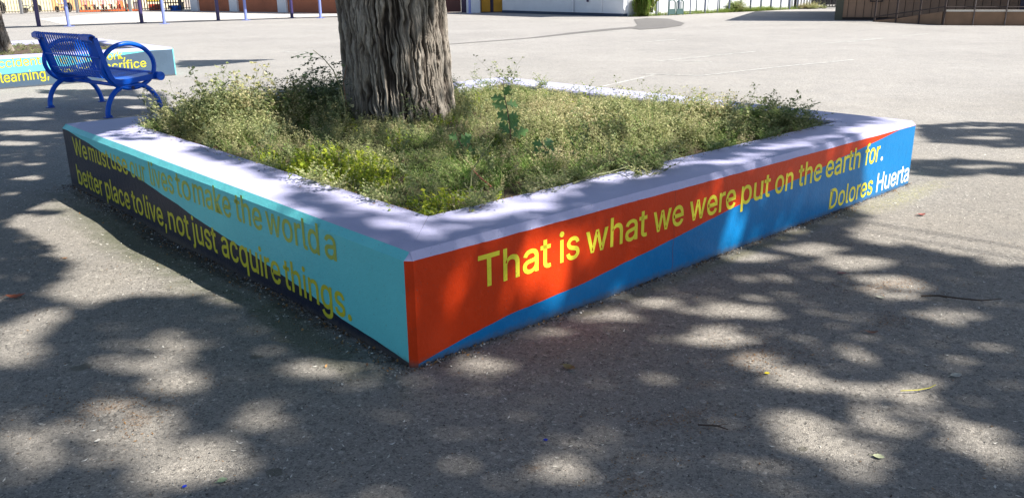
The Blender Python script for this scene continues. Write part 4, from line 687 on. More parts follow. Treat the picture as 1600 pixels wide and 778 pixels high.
SHADE = [
(0.0,[(-9,3),(-6,1.2),(-2.5,-0.5),(4,-0.5),(6,2.5),(4.2,4.35),(2.58,4),(2.36,4.19),(2.18,4.4),(2.02,4.34),(1.91,4.5),(1.57,4.36),(1.13,4.26),(0.79,4.11),(-0.3,3),(-2.9,5.8),(-4.15,9.69),(-4.7,11.36),(-5.66,12.16),(-7.31,12.17),(-9,12)]),
(0.0,[(1.04,4.32),(1.37,4.53),(1.61,4.59),(1.76,4.8),(1.93,4.97),(2.15,5.14),(2.23,5.01),(2.07,4.79),(1.86,4.58),(1.92,4.45),(1.55,4.28)]),
(0.0,[(4.02,8.28),(4.64,8.39),(5.62,8.12),(5,7.17),(4.18,7.11),(3.68,7.38)]),
(1,[(4.9,8.06),(4.85,8.03),(4.73,8.01),(4.58,8.01),(4.42,8.02),(4.29,8.04),(4.2,8.08),(4.18,8.11),(4.23,8.14),(4.35,8.16),(4.5,8.16),(4.66,8.15),(4.8,8.12),(4.88,8.09)]),
(1,[(4.53,7.52),(4.48,7.48),(4.4,7.45),(4.3,7.44),(4.21,7.45),(4.13,7.47),(4.08,7.51),(4.08,7.55),(4.12,7.59),(4.21,7.62),(4.31,7.63),(4.41,7.63),(4.49,7.6),(4.53,7.56)]),
(0.0,[(3.19,6.57),(3.62,6.64),(4,6.42),(4.39,6.26),(4.14,5.87),(3.56,5.99),(3.18,5.97),(2.95,6.04)]),
(1,[(3.87,6.28),(3.83,6.26),(3.75,6.24),(3.65,6.23),(3.55,6.23),(3.46,6.25),(3.4,6.28),(3.4,6.31),(3.44,6.34),(3.51,6.36),(3.62,6.37),(3.72,6.36),(3.81,6.34),(3.87,6.32)]),
(0.0,[(-7.88,20.45),(-6.43,19.82),(-4.48,18.42),(-4.56,17.15),(-5.1,16.37),(-5.58,15.65),(-6,15.46)]),
(0.0,[(-3.26,11.78),(-2.18,12.21),(-1.89,10.48),(-2.86,10.27)]),
(1,[(-4.96,17.21),(-5,17.08),(-5.19,17.01),(-5.49,16.99),(-5.85,17.04),(-6.19,17.14),(-6.45,17.28),(-6.59,17.43),(-6.56,17.56),(-6.37,17.64),(-6.06,17.66),(-5.69,17.61),(-5.34,17.5),(-5.08,17.35)]),
(1,[(-6.18,19.03),(-6.17,18.87),(-6.26,18.76),(-6.41,18.72),(-6.6,18.74),(-6.81,18.84),(-6.98,18.99),(-7.08,19.16),(-7.1,19.33),(-7.02,19.44),(-6.86,19.49),(-6.66,19.46),(-6.45,19.36),(-6.28,19.2)]),
(1,[(-3.71,6.25),(-3.48,6.36),(-3.04,6.26),(-1.05,3.53),(-0.89,3.2),(-1,3.23),(-1.65,3.92)]),
(0.0,[(-0.77,3),(-1,3.26),(-1.14,3.44),(-1.28,3.87),(-1.44,4.14),(-1.13,3.99),(-1.22,5.47),(-1.47,6),(-2.16,6.2),(-3.27,7.75),(-3.45,7.34),(-4.4,9.51),(-3.58,11.41),(-2.54,11.27),(-1.19,11.09),(-0.79,6.09),(-0.55,5.31),(-0.04,4.68),(0.41,5.36),(1.13,6.76),(2.05,7.26),(2.15,6.23),(1.88,5.5),(1.03,4.71),(0.4,4.04)]),
(0.0,[(-0.77,3),(-1.43,3.88),(-1.42,4.07),(-1.13,3.99),(-0.55,5.31),(1.13,6.76),(2.11,6.67),(2.12,5.88),(1.78,5.29),(0.39,3.98),(-0.4,3.24)]),
(0.0,[(-3.04,6.26),(-2.55,7.26),(-1.64,6.99),(-1.29,4.94),(-1.89,5.35),(-2.57,5.81)]),
(0.0,[(-1.87,4.88),(-1.87,4.79),(-1.91,4.75),(-1.98,4.76),(-2.08,4.82),(-2.19,4.93),(-2.28,5.06),(-2.35,5.19),(-2.36,5.29),(-2.32,5.35),(-2.24,5.34),(-2.13,5.26),(-2.01,5.14),(-1.92,5.01)]),
(0.2,[(-2.71,5.56),(-2.71,5.52),(-2.75,5.5),(-2.83,5.52),(-2.92,5.56),(-3.01,5.62),(-3.09,5.69),(-3.14,5.76),(-3.14,5.81),(-3.1,5.82),(-3.02,5.81),(-2.93,5.76),(-2.83,5.69),(-2.75,5.62)]),
(0.0,[(-0.89,3.14),(-0.91,3.1),(-0.95,3.11),(-1.02,3.15),(-1.09,3.23),(-1.17,3.33),(-1.23,3.44),(-1.25,3.52),(-1.24,3.57),(-1.19,3.56),(-1.12,3.51),(-1.03,3.41),(-0.96,3.31),(-0.91,3.21)]),
(0.3,[(-1.4,4.1),(-1.41,4.07),(-1.45,4.08),(-1.5,4.12),(-1.58,4.18),(-1.65,4.27),(-1.7,4.35),(-1.73,4.42),(-1.73,4.46),(-1.69,4.45),(-1.62,4.41),(-1.55,4.33),(-1.48,4.25),(-1.42,4.17)]),
(0.0,[(-3.71,6.25),(-3.17,6.59),(-3.02,6.26),(-3.13,5.98),(-3.39,5.87)]),
(0.8,[(-3.15,6.04),(-3.15,6),(-3.18,5.98),(-3.23,5.97),(-3.29,5.97),(-3.35,5.99),(-3.4,6.02),(-3.44,6.06),(-3.44,6.1),(-3.42,6.13),(-3.37,6.14),(-3.3,6.13),(-3.24,6.11),(-3.19,6.08)]),
(0.7,[(-3.14,6.39),(-3.14,6.35),(-3.16,6.32),(-3.2,6.31),(-3.25,6.31),(-3.31,6.33),(-3.36,6.37),(-3.39,6.41),(-3.4,6.45),(-3.38,6.48),(-3.34,6.5),(-3.28,6.49),(-3.22,6.47),(-3.17,6.44)]),
(0.3,[(-3.07,6.28),(-3.49,8.75),(-2.22,9.26),(-0.87,6.99),(-0.45,7.62),(0.57,6.86),(1.63,6.22),(0.42,4.5),(-0.32,3.8),(-0.8,3.43),(-1.17,3.91),(-1.9,4.82),(-2.47,5.4)]),
(0.05,[(-2.85,8.11),(-2.07,8.59),(-1.43,5.45),(-1.74,5.35),(-2.26,6.38)]),
(1,[(-0.78,7.14),(-0.43,8.04),(0.67,7.44),(1.37,6.94),(0.92,5.66),(0.55,5.08),(0.21,4.83),(-0.14,4.98),(-0.44,5.14),(-0.69,5.64)]),
(0.1,[(-0.36,5.37),(-0.37,5.28),(-0.39,5.21),(-0.42,5.17),(-0.46,5.17),(-0.49,5.21),(-0.51,5.29),(-0.52,5.38),(-0.51,5.48),(-0.49,5.55),(-0.46,5.59),(-0.42,5.59),(-0.39,5.54),(-0.36,5.46)]),
(0.1,[(0.34,5.44),(0.32,5.39),(0.28,5.35),(0.23,5.33),(0.17,5.33),(0.13,5.36),(0.1,5.41),(0.09,5.46),(0.11,5.51),(0.15,5.55),(0.2,5.58),(0.26,5.57),(0.3,5.54),(0.33,5.5)]),
(1,[(-1.91,5.53),(-1.88,5.27),(-1.93,5.14),(-2.05,5.15),(-2.23,5.29),(-2.43,5.55),(-2.64,5.92),(-2.81,6.33),(-2.9,6.7),(-2.86,6.91),(-2.7,6.9),(-2.46,6.67),(-2.22,6.29),(-2.02,5.88)]),
(1,[(-1.69,5.04),(-1.68,4.9),(-1.72,4.83),(-1.79,4.84),(-1.89,4.92),(-2.01,5.07),(-2.12,5.26),(-2.19,5.47),(-2.22,5.64),(-2.19,5.73),(-2.1,5.73),(-1.97,5.62),(-1.85,5.44),(-1.75,5.23)]),
(1,[(-2.02,7.25),(-1.99,7.04),(-1.99,6.87),(-2.02,6.79),(-2.08,6.79),(-2.15,6.89),(-2.23,7.06),(-2.3,7.28),(-2.34,7.51),(-2.35,7.7),(-2.32,7.81),(-2.25,7.8),(-2.17,7.68),(-2.08,7.48)]),
(1,[(-1.1,4.87),(-1.11,4.76),(-1.16,4.69),(-1.24,4.68),(-1.35,4.73),(-1.45,4.83),(-1.54,4.97),(-1.59,5.12),(-1.59,5.25),(-1.54,5.33),(-1.45,5.34),(-1.33,5.28),(-1.22,5.16),(-1.14,5.01)]),
(1,[(-2.69,6.72),(-2.62,6.45),(-2.62,6.25),(-2.68,6.14),(-2.78,6.15),(-2.92,6.27),(-3.07,6.48),(-3.2,6.77),(-3.3,7.07),(-3.33,7.33),(-3.27,7.48),(-3.14,7.46),(-2.97,7.3),(-2.81,7.03)]),
(0.8,[(-1.49,5.22),(-1.49,5.08),(-1.53,4.98),(-1.61,4.93),(-1.71,4.94),(-1.82,5),(-1.91,5.11),(-1.97,5.25),(-1.99,5.39),(-1.95,5.5),(-1.87,5.56),(-1.75,5.56),(-1.64,5.48),(-1.55,5.36)]),
(0.7,[(-0.61,4.48),(-0.62,4.38),(-0.67,4.31),(-0.73,4.27),(-0.8,4.27),(-0.87,4.32),(-0.92,4.4),(-0.95,4.5),(-0.94,4.61),(-0.9,4.69),(-0.84,4.74),(-0.76,4.73),(-0.68,4.68),(-0.63,4.59)]),
(0.8,[(0.11,4.61),(0.09,4.54),(0.02,4.48),(-0.06,4.45),(-0.15,4.46),(-0.23,4.5),(-0.28,4.56),(-0.3,4.64),(-0.28,4.72),(-0.22,4.78),(-0.13,4.81),(-0.03,4.8),(0.05,4.76),(0.1,4.69)]),
(0.7,[(1.1,5.27),(1.05,5.17),(0.97,5.1),(0.86,5.06),(0.77,5.07),(0.68,5.12),(0.64,5.2),(0.63,5.3),(0.68,5.4),(0.76,5.48),(0.87,5.52),(0.98,5.52),(1.06,5.46),(1.11,5.37)]),
(0.8,[(-0.38,4.01),(-0.39,3.96),(-0.43,3.91),(-0.48,3.89),(-0.53,3.89),(-0.58,3.92),(-0.61,3.97),(-0.63,4.03),(-0.62,4.09),(-0.58,4.14),(-0.53,4.16),(-0.48,4.16),(-0.43,4.13),(-0.39,4.08)]),
(0.6,[(-0.81,4.04),(-0.82,3.98),(-0.85,3.93),(-0.89,3.91),(-0.94,3.91),(-0.99,3.94),(-1.03,3.99),(-1.05,4.05),(-1.05,4.11),(-1.02,4.16),(-0.98,4.18),(-0.92,4.18),(-0.87,4.15),(-0.83,4.1)]),
(1,[(-1.23,4.28),(-1.23,4.19),(-1.27,4.12),(-1.33,4.08),(-1.41,4.09),(-1.48,4.13),(-1.55,4.2),(-1.59,4.3),(-1.6,4.39),(-1.57,4.47),(-1.5,4.51),(-1.42,4.51),(-1.33,4.46),(-1.27,4.37)]),
(1,[(-0.86,5.69),(-0.87,5.56),(-0.91,5.46),(-0.97,5.41),(-1.04,5.42),(-1.11,5.48),(-1.17,5.58),(-1.21,5.72),(-1.21,5.85),(-1.17,5.96),(-1.11,6.02),(-1.03,6.02),(-0.95,5.95),(-0.89,5.83)]),
(1,[(-0.99,4.65),(-1,4.59),(-1.02,4.55),(-1.06,4.53),(-1.11,4.53),(-1.15,4.56),(-1.19,4.6),(-1.21,4.66),(-1.21,4.73),(-1.18,4.77),(-1.15,4.8),(-1.1,4.8),(-1.05,4.77),(-1.01,4.71)]),
(1,[(-0.15,4.69),(-0.17,4.62),(-0.21,4.57),(-0.26,4.55),(-0.32,4.55),(-0.38,4.58),(-0.42,4.64),(-0.43,4.71),(-0.42,4.78),(-0.38,4.83),(-0.32,4.86),(-0.25,4.86),(-0.2,4.82),(-0.16,4.76)]),
(0.8,[(-0.54,4.71),(-0.55,4.65),(-0.58,4.61),(-0.62,4.58),(-0.66,4.59),(-0.71,4.61),(-0.74,4.66),(-0.75,4.73),(-0.75,4.79),(-0.72,4.84),(-0.68,4.86),(-0.63,4.86),(-0.58,4.83),(-0.55,4.78)]),
(1,[(-0.88,3.63),(-0.89,3.6),(-0.95,3.61),(-1.03,3.66),(-1.13,3.73),(-1.23,3.83),(-1.3,3.92),(-1.34,4),(-1.32,4.03),(-1.26,4.02),(-1.16,3.96),(-1.06,3.88),(-0.96,3.78),(-0.9,3.7)]),
(1,[(-1.06,3.83),(-1.07,3.79),(-1.12,3.8),(-1.18,3.84),(-1.26,3.91),(-1.34,4.01),(-1.4,4.1),(-1.42,4.18),(-1.41,4.22),(-1.37,4.21),(-1.29,4.16),(-1.21,4.08),(-1.14,3.98),(-1.08,3.89)]),
(0.8,[(-0.76,3.43),(-0.77,3.4),(-0.8,3.39),(-0.84,3.39),(-0.9,3.41),(-0.95,3.44),(-0.99,3.48),(-1.01,3.52),(-1,3.55),(-0.97,3.56),(-0.92,3.56),(-0.86,3.54),(-0.81,3.51),(-0.77,3.47)]),
(0.6,[(-0.53,3.45),(-0.54,3.4),(-0.58,3.36),(-0.62,3.31),(-0.68,3.28),(-0.73,3.27),(-0.76,3.27),(-0.78,3.29),(-0.77,3.33),(-0.74,3.38),(-0.7,3.42),(-0.64,3.46),(-0.59,3.48),(-0.55,3.47)]),
(1,[(-0.17,3.87),(-0.19,3.78),(-0.23,3.67),(-0.3,3.58),(-0.37,3.52),(-0.44,3.49),(-0.48,3.51),(-0.5,3.56),(-0.5,3.65),(-0.45,3.75),(-0.39,3.85),(-0.31,3.93),(-0.24,3.96),(-0.19,3.94)]),
(0.9,[(-0.32,3.76),(-0.33,3.71),(-0.38,3.64),(-0.44,3.57),(-0.51,3.51),(-0.57,3.48),(-0.62,3.48),(-0.64,3.51),(-0.63,3.56),(-0.59,3.63),(-0.53,3.7),(-0.45,3.76),(-0.38,3.79),(-0.34,3.79)]),
(1,[(0.38,4.38),(0.35,4.33),(0.29,4.27),(0.21,4.22),(0.12,4.18),(0.04,4.17),(-0.01,4.18),(-0.03,4.22),(-0.01,4.27),(0.05,4.33),(0.14,4.38),(0.23,4.42),(0.31,4.43),(0.37,4.42)]),
(1,[(0.65,4.62),(0.63,4.58),(0.58,4.55),(0.52,4.51),(0.46,4.49),(0.4,4.48),(0.37,4.49),(0.36,4.52),(0.37,4.55),(0.42,4.59),(0.48,4.62),(0.55,4.64),(0.61,4.65),(0.64,4.64)]),
(1,[(1.01,4.7),(0.98,4.65),(0.92,4.59),(0.84,4.54),(0.76,4.5),(0.7,4.48),(0.66,4.48),(0.65,4.5),(0.67,4.55),(0.72,4.6),(0.8,4.66),(0.88,4.71),(0.95,4.73),(1,4.73)]),
(0.9,[(1.5,5.14),(1.46,5.08),(1.37,5.02),(1.26,4.95),(1.15,4.91),(1.05,4.88),(0.99,4.88),(0.98,4.92),(1.01,4.97),(1.09,5.03),(1.21,5.1),(1.32,5.15),(1.43,5.18),(1.49,5.17)]),
(1,[(1.09,4.8),(1.07,4.78),(1.04,4.76),(0.99,4.75),(0.95,4.75),(0.91,4.77),(0.88,4.79),(0.88,4.81),(0.89,4.84),(0.93,4.85),(0.98,4.86),(1.02,4.86),(1.06,4.85),(1.09,4.82)]),
(1,[(2.13,5.75),(2.08,5.67),(2,5.59),(1.9,5.51),(1.81,5.46),(1.74,5.43),(1.7,5.45),(1.7,5.5),(1.74,5.57),(1.82,5.66),(1.92,5.74),(2.02,5.8),(2.1,5.83),(2.14,5.81)]),
(1,[(1.72,5.4),(1.68,5.35),(1.62,5.29),(1.53,5.23),(1.45,5.18),(1.38,5.15),(1.33,5.15),(1.32,5.18),(1.35,5.22),(1.42,5.29),(1.5,5.35),(1.59,5.4),(1.67,5.43),(1.71,5.43)]),
(0.3,[(2.21,5.79),(2.19,5.75),(2.16,5.73),(2.12,5.72),(2.08,5.72),(2.05,5.74),(2.04,5.76),(2.05,5.8),(2.07,5.83),(2.1,5.86),(2.15,5.87),(2.18,5.87),(2.21,5.85),(2.22,5.82)]),
(0.0,[(-0.8,3),(-0.64,3.13),(0.2,3.88),(1.8,5.33),(2.29,5.29),(0.63,3.78),(-0.35,2.88)]),
(1,[(-0.24,3.48),(-0.07,3.62),(0.03,3.52),(0.08,3.4),(-0.12,3.3),(-0.25,3.27),(-0.25,3.36)]),
(0.8,[(-0,3.65),(0.08,3.72),(0.14,3.65),(0.11,3.53)]),
(1,[(0.98,4.3),(1.12,4.41),(1.28,4.37),(1.09,4.21),(1.01,4.18)]),
(1,[(1.54,4.72),(1.61,4.77),(1.67,4.73),(1.57,4.64)]),
(0.8,[(1.74,4.89),(1.78,4.93),(1.82,4.88),(1.76,4.83)]),
(0.6,[(-0.52,3.09),(-0.44,3.18),(-0.37,3.1),(-0.44,3.01)]),
(0.5,[(0.19,3.81),(0.29,3.9),(0.31,3.86),(0.24,3.78)]),
(1,[(2.09,5.48),(2.16,5.56),(2.52,5.92),(3.07,5.9),(2.6,5.53),(2.34,5.31),(2.25,5.33),(2.23,5.44)]),
(1,[(1.27,4.83),(1.55,5.08),(1.85,5.35),(1.74,5.24),(1.39,4.93)]),
(1,[(-0.68,6.44),(-1.06,6.53),(-1.34,6.6),(-1.7,6.7),(-1.85,6.7),(-1.62,6.63),(-1.53,6.59),(-1.57,6.58),(-1.54,6.55),(-1.64,6.54),(-1.47,6.5),(-1.18,6.44)]),
(1,[(-0.75,6.29),(-1.08,6.39),(-1.34,6.45),(-1.69,6.55),(-1.83,6.55),(-1.6,6.48),(-1.51,6.44),(-1.53,6.43),(-1.49,6.4),(-1.65,6.39),(-1.51,6.35),(-1.22,6.29)]),
(1,[(-0.73,6.39),(-1.07,6.48),(-1.34,6.55),(-1.7,6.65),(-1.84,6.65),(-1.61,6.58),(-1.52,6.54),(-1.54,6.52),(-1.5,6.5),(-1.6,6.48),(-1.45,6.45),(-1.16,6.39)]),
(1,[(-0.7,6.58),(-1.07,6.68),(-1.34,6.75),(-1.71,6.85),(-1.86,6.85),(-1.62,6.77),(-1.52,6.74),(-1.55,6.72),(-1.5,6.69),(-1.53,6.68),(-1.38,6.64),(-1.08,6.58)]),
(1,[(-0.67,6.69),(-1.07,6.8),(-1.35,6.87),(-1.72,6.97),(-1.87,6.97),(-1.62,6.89),(-1.53,6.85),(-1.55,6.84),(-1.51,6.81),(-1.46,6.8),(-1.3,6.76),(-0.99,6.7)]),
(0.25,[(-1.27,6.48),(-1.23,6.49),(-1.03,6.43),(-1.06,6.42)]),
(1,[(-3.3,5.46),(-3.13,5.62),(-2.71,5.3),(-2.31,4.9),(-1.36,3.72),(-1.63,3.71),(-1.82,3.71),(-1.91,3.59),(-2.12,3.66),(-2.41,4.13),(-2.71,4.59),(-3.17,5.01),(-3.46,5.1),(-3.66,5.42)]),
(0,[(-2.52,4.39),(-2.49,4.29),(-2.54,4.25),(-2.63,4.26),(-2.76,4.32),(-2.91,4.42),(-3.05,4.55),(-3.15,4.69),(-3.18,4.8),(-3.15,4.85),(-3.04,4.85),(-2.89,4.77),(-2.73,4.65),(-2.6,4.52)]),
(0,[(-2.28,4.07),(-2.25,3.98),(-2.25,3.91),(-2.29,3.87),(-2.35,3.87),(-2.43,3.91),(-2.52,3.99),(-2.58,4.08),(-2.63,4.18),(-2.63,4.26),(-2.59,4.31),(-2.52,4.31),(-2.43,4.26),(-2.35,4.17)]),
(0,[(-2.93,5.27),(-2.94,5.25),(-2.98,5.24),(-3.05,5.23),(-3.14,5.24),(-3.22,5.25),(-3.28,5.27),(-3.31,5.29),(-3.31,5.31),(-3.26,5.33),(-3.19,5.33),(-3.1,5.33),(-3.02,5.32),(-2.96,5.3)]),
(1,[(-3.09,5.81),(-3.1,5.77),(-3.16,5.75),(-3.26,5.74),(-3.39,5.75),(-3.51,5.77),(-3.6,5.8),(-3.65,5.83),(-3.64,5.87),(-3.58,5.89),(-3.47,5.9),(-3.34,5.89),(-3.22,5.87),(-3.13,5.84)]),
(1,[(-4.5,8.41),(-4.5,8.35),(-4.58,8.3),(-4.73,8.28),(-4.9,8.3),(-5.08,8.34),(-5.22,8.4),(-5.3,8.47),(-5.3,8.54),(-5.22,8.59),(-5.08,8.61),(-4.89,8.59),(-4.71,8.55),(-4.57,8.49)]),
(1,[(-4.43,7.81),(-4.42,7.75),(-4.47,7.71),(-4.55,7.69),(-4.66,7.7),(-4.77,7.73),(-4.87,7.78),(-4.93,7.84),(-4.94,7.9),(-4.9,7.94),(-4.81,7.97),(-4.7,7.96),(-4.58,7.92),(-4.49,7.87)]),
(1,[(-3.41,6.32),(-3.4,6.26),(-3.44,6.21),(-3.52,6.19),(-3.62,6.2),(-3.72,6.23),(-3.81,6.28),(-3.87,6.34),(-3.88,6.4),(-3.84,6.45),(-3.76,6.47),(-3.66,6.46),(-3.55,6.43),(-3.46,6.38)]),
(0.7,[(-3.83,6.89),(-3.84,6.86),(-3.9,6.84),(-4,6.83),(-4.13,6.83),(-4.25,6.86),(-4.34,6.89),(-4.39,6.93),(-4.38,6.96),(-4.32,6.98),(-4.22,6.99),(-4.09,6.99),(-3.97,6.96),(-3.88,6.93)]),
(1,[(-2,3.37),(-1.93,3.24),(-1.89,3.11),(-1.89,3.01),(-1.92,2.94),(-1.97,2.91),(-2.04,2.94),(-2.11,3.01),(-2.18,3.12),(-2.23,3.25),(-2.25,3.37),(-2.22,3.46),(-2.17,3.49),(-2.08,3.46)]),
(0.9,[(-1.98,3.54),(-1.95,3.46),(-1.94,3.37),(-1.96,3.29),(-1.99,3.23),(-2.04,3.2),(-2.09,3.2),(-2.14,3.25),(-2.17,3.32),(-2.19,3.4),(-2.17,3.49),(-2.14,3.56),(-2.09,3.6),(-2.03,3.59)]),
(0.9,[(-1.25,2.98),(-1.25,2.93),(-1.28,2.9),(-1.34,2.88),(-1.42,2.88),(-1.5,2.9),(-1.56,2.94),(-1.6,2.98),(-1.6,3.03),(-1.57,3.07),(-1.51,3.09),(-1.43,3.08),(-1.35,3.06),(-1.28,3.02)]),
(0.9,[(-1.13,2.84),(-1.12,2.79),(-1.14,2.74),(-1.17,2.71),(-1.22,2.69),(-1.27,2.69),(-1.32,2.71),(-1.35,2.75),(-1.36,2.8),(-1.35,2.85),(-1.31,2.89),(-1.26,2.91),(-1.21,2.91),(-1.16,2.88)]),
(0.5,[(-1.17,3.12),(-1.18,3.09),(-1.21,3.07),(-1.27,3.05),(-1.34,3.06),(-1.4,3.07),(-1.46,3.1),(-1.49,3.13),(-1.48,3.17),(-1.45,3.19),(-1.39,3.21),(-1.32,3.2),(-1.25,3.19),(-1.2,3.16)]),
(0.4,[(-1.38,3.26),(-1.38,3.23),(-1.41,3.21),(-1.46,3.2),(-1.52,3.2),(-1.58,3.21),(-1.62,3.24),(-1.65,3.27),(-1.65,3.3),(-1.62,3.32),(-1.57,3.33),(-1.51,3.33),(-1.45,3.32),(-1.4,3.29)]),
(1,[(-0.57,2.89),(-0.58,2.85),(-0.62,2.83),(-0.68,2.83),(-0.74,2.84),(-0.81,2.87),(-0.86,2.9),(-0.88,2.94),(-0.88,2.98),(-0.84,3),(-0.78,3.01),(-0.7,2.99),(-0.64,2.96),(-0.59,2.93)]),
(0.4,[(-0.39,2.84),(-0.4,2.82),(-0.43,2.8),(-0.47,2.79),(-0.53,2.79),(-0.57,2.8),(-0.61,2.82),(-0.63,2.85),(-0.62,2.87),(-0.59,2.89),(-0.54,2.9),(-0.49,2.9),(-0.44,2.88),(-0.4,2.86)]),
(0.9,[(-0.75,2.56),(-0.75,2.51),(-0.78,2.48),(-0.81,2.46),(-0.86,2.46),(-0.91,2.48),(-0.96,2.52),(-0.98,2.56),(-0.99,2.61),(-0.97,2.65),(-0.93,2.67),(-0.87,2.67),(-0.82,2.64),(-0.78,2.6)]),
(1,[(-0.82,2.27),(-0.81,2.2),(-0.84,2.14),(-0.91,2.11),(-0.98,2.1),(-1.07,2.11),(-1.14,2.16),(-1.19,2.22),(-1.2,2.28),(-1.17,2.35),(-1.11,2.39),(-1.02,2.4),(-0.93,2.38),(-0.86,2.34)]),
(0.8,[(-1.12,2.5),(-1.12,2.44),(-1.17,2.4),(-1.25,2.37),(-1.35,2.38),(-1.45,2.4),(-1.54,2.45),(-1.59,2.51),(-1.6,2.57),(-1.56,2.62),(-1.48,2.65),(-1.37,2.65),(-1.25,2.61),(-1.17,2.56)]),
(0.8,[(-1.39,2.28),(-1.39,2.23),(-1.41,2.2),(-1.46,2.21),(-1.53,2.24),(-1.6,2.3),(-1.67,2.37),(-1.71,2.45),(-1.73,2.52),(-1.7,2.55),(-1.64,2.55),(-1.57,2.5),(-1.49,2.44),(-1.43,2.36)]),
(0.9,[(-1.06,2.34),(-1.05,2.29),(-1.08,2.25),(-1.14,2.23),(-1.21,2.23),(-1.28,2.25),(-1.34,2.29),(-1.38,2.34),(-1.39,2.39),(-1.37,2.44),(-1.31,2.46),(-1.23,2.46),(-1.16,2.43),(-1.09,2.39)]),
(0.6,[(-0.05,2.9),(-0.06,2.85),(-0.09,2.82),(-0.12,2.8),(-0.16,2.81),(-0.2,2.82),(-0.23,2.86),(-0.24,2.9),(-0.23,2.95),(-0.21,2.98),(-0.17,3),(-0.13,3),(-0.09,2.98),(-0.06,2.94)]),
(0.6,[(0.31,3.2),(0.29,3.16),(0.25,3.14),(0.2,3.12),(0.14,3.13),(0.09,3.14),(0.06,3.17),(0.04,3.21),(0.06,3.24),(0.1,3.27),(0.15,3.28),(0.21,3.28),(0.26,3.26),(0.3,3.23)]),
(0.9,[(0.54,3.41),(0.52,3.38),(0.48,3.36),(0.43,3.35),(0.38,3.35),(0.33,3.36),(0.3,3.39),(0.29,3.42),(0.3,3.45),(0.34,3.47),(0.39,3.48),(0.45,3.48),(0.5,3.46),(0.53,3.44)]),
(0.35,[(0.39,2.41),(0.37,2.37),(0.33,2.34),(0.29,2.32),(0.24,2.32),(0.2,2.34),(0.17,2.38),(0.16,2.42),(0.17,2.46),(0.21,2.5),(0.26,2.52),(0.31,2.52),(0.36,2.5),(0.38,2.46)]),
(0.95,[(0.25,2.15),(0.23,2.11),(0.2,2.09),(0.16,2.08),(0.12,2.09),(0.08,2.13),(0.06,2.17),(0.06,2.22),(0.07,2.26),(0.11,2.29),(0.15,2.29),(0.19,2.28),(0.23,2.24),(0.25,2.2)]),
(1,[(0.84,3.16),(0.82,3.11),(0.8,3.08),(0.76,3.06),(0.73,3.06),(0.7,3.08),(0.69,3.12),(0.69,3.16),(0.7,3.21),(0.73,3.24),(0.77,3.26),(0.81,3.26),(0.83,3.24),(0.85,3.2)]),
(1,[(0.97,3.1),(0.94,3.05),(0.9,3.03),(0.85,3.03),(0.8,3.06),(0.76,3.1),(0.74,3.16),(0.74,3.22),(0.77,3.26),(0.81,3.29),(0.87,3.28),(0.92,3.26),(0.96,3.21),(0.97,3.15)]),
(1,[(1.99,4.07),(1.95,4.02),(1.88,3.99),(1.79,3.97),(1.7,3.97),(1.62,4),(1.58,4.04),(1.57,4.09),(1.61,4.13),(1.69,4.17),(1.78,4.19),(1.88,4.19),(1.95,4.16),(1.99,4.12)]),
(0.8,[(1.4,3.84),(1.38,3.81),(1.33,3.78),(1.28,3.77),(1.21,3.77),(1.16,3.79),(1.13,3.81),(1.13,3.85),(1.15,3.88),(1.2,3.9),(1.26,3.92),(1.32,3.91),(1.37,3.9),(1.4,3.87)]),
(1,[(1.17,3.38),(1.14,3.35),(1.08,3.32),(1,3.32),(0.92,3.34),(0.85,3.38),(0.81,3.42),(0.8,3.47),(0.83,3.51),(0.89,3.53),(0.97,3.53),(1.06,3.51),(1.13,3.47),(1.17,3.43)]),
(0.8,[(1.26,3.56),(1.25,3.54),(1.21,3.52),(1.16,3.51),(1.11,3.51),(1.06,3.53),(1.04,3.55),(1.03,3.57),(1.05,3.6),(1.09,3.61),(1.14,3.62),(1.19,3.62),(1.23,3.61),(1.26,3.59)]),
(0.9,[(0.76,3.53),(0.74,3.49),(0.71,3.46),(0.66,3.44),(0.61,3.45),(0.57,3.47),(0.54,3.5),(0.53,3.54),(0.55,3.58),(0.59,3.61),(0.64,3.63),(0.69,3.63),(0.73,3.61),(0.76,3.57)]),
(1,[(1.11,2.68),(1.08,2.66),(1.03,2.67),(0.98,2.71),(0.92,2.77),(0.88,2.85),(0.87,2.93),(0.87,2.99),(0.91,3.02),(0.96,3.01),(1.02,2.97),(1.07,2.89),(1.11,2.81),(1.12,2.74)]),
(1,[(1.48,2.66),(1.45,2.63),(1.39,2.62),(1.31,2.63),(1.23,2.65),(1.16,2.68),(1.12,2.71),(1.11,2.74),(1.14,2.77),(1.2,2.78),(1.29,2.77),(1.37,2.75),(1.44,2.72),(1.48,2.69)]),
(0.9,[(1.91,3.63),(1.86,3.56),(1.79,3.52),(1.73,3.52),(1.67,3.56),(1.64,3.63),(1.63,3.71),(1.66,3.81),(1.71,3.88),(1.78,3.93),(1.85,3.93),(1.91,3.88),(1.94,3.81),(1.94,3.72)]),
(1,[(1.96,3.34),(1.93,3.31),(1.87,3.28),(1.81,3.26),(1.75,3.27),(1.7,3.28),(1.68,3.31),(1.68,3.35),(1.71,3.39),(1.76,3.42),(1.83,3.43),(1.89,3.43),(1.94,3.41),(1.97,3.38)]),
(0.6,[(1.94,3.03),(1.92,3.01),(1.89,2.99),(1.85,2.98),(1.81,2.98),(1.78,2.99),(1.77,3.01),(1.77,3.03),(1.79,3.06),(1.82,3.08),(1.87,3.09),(1.91,3.08),(1.93,3.07),(1.95,3.05)]),
(1,[(1.07,2.22),(1.03,2.19),(0.98,2.2),(0.93,2.24),(0.88,2.3),(0.84,2.38),(0.83,2.46),(0.84,2.52),(0.88,2.55),(0.93,2.54),(0.99,2.5),(1.04,2.42),(1.08,2.34),(1.08,2.27)]),
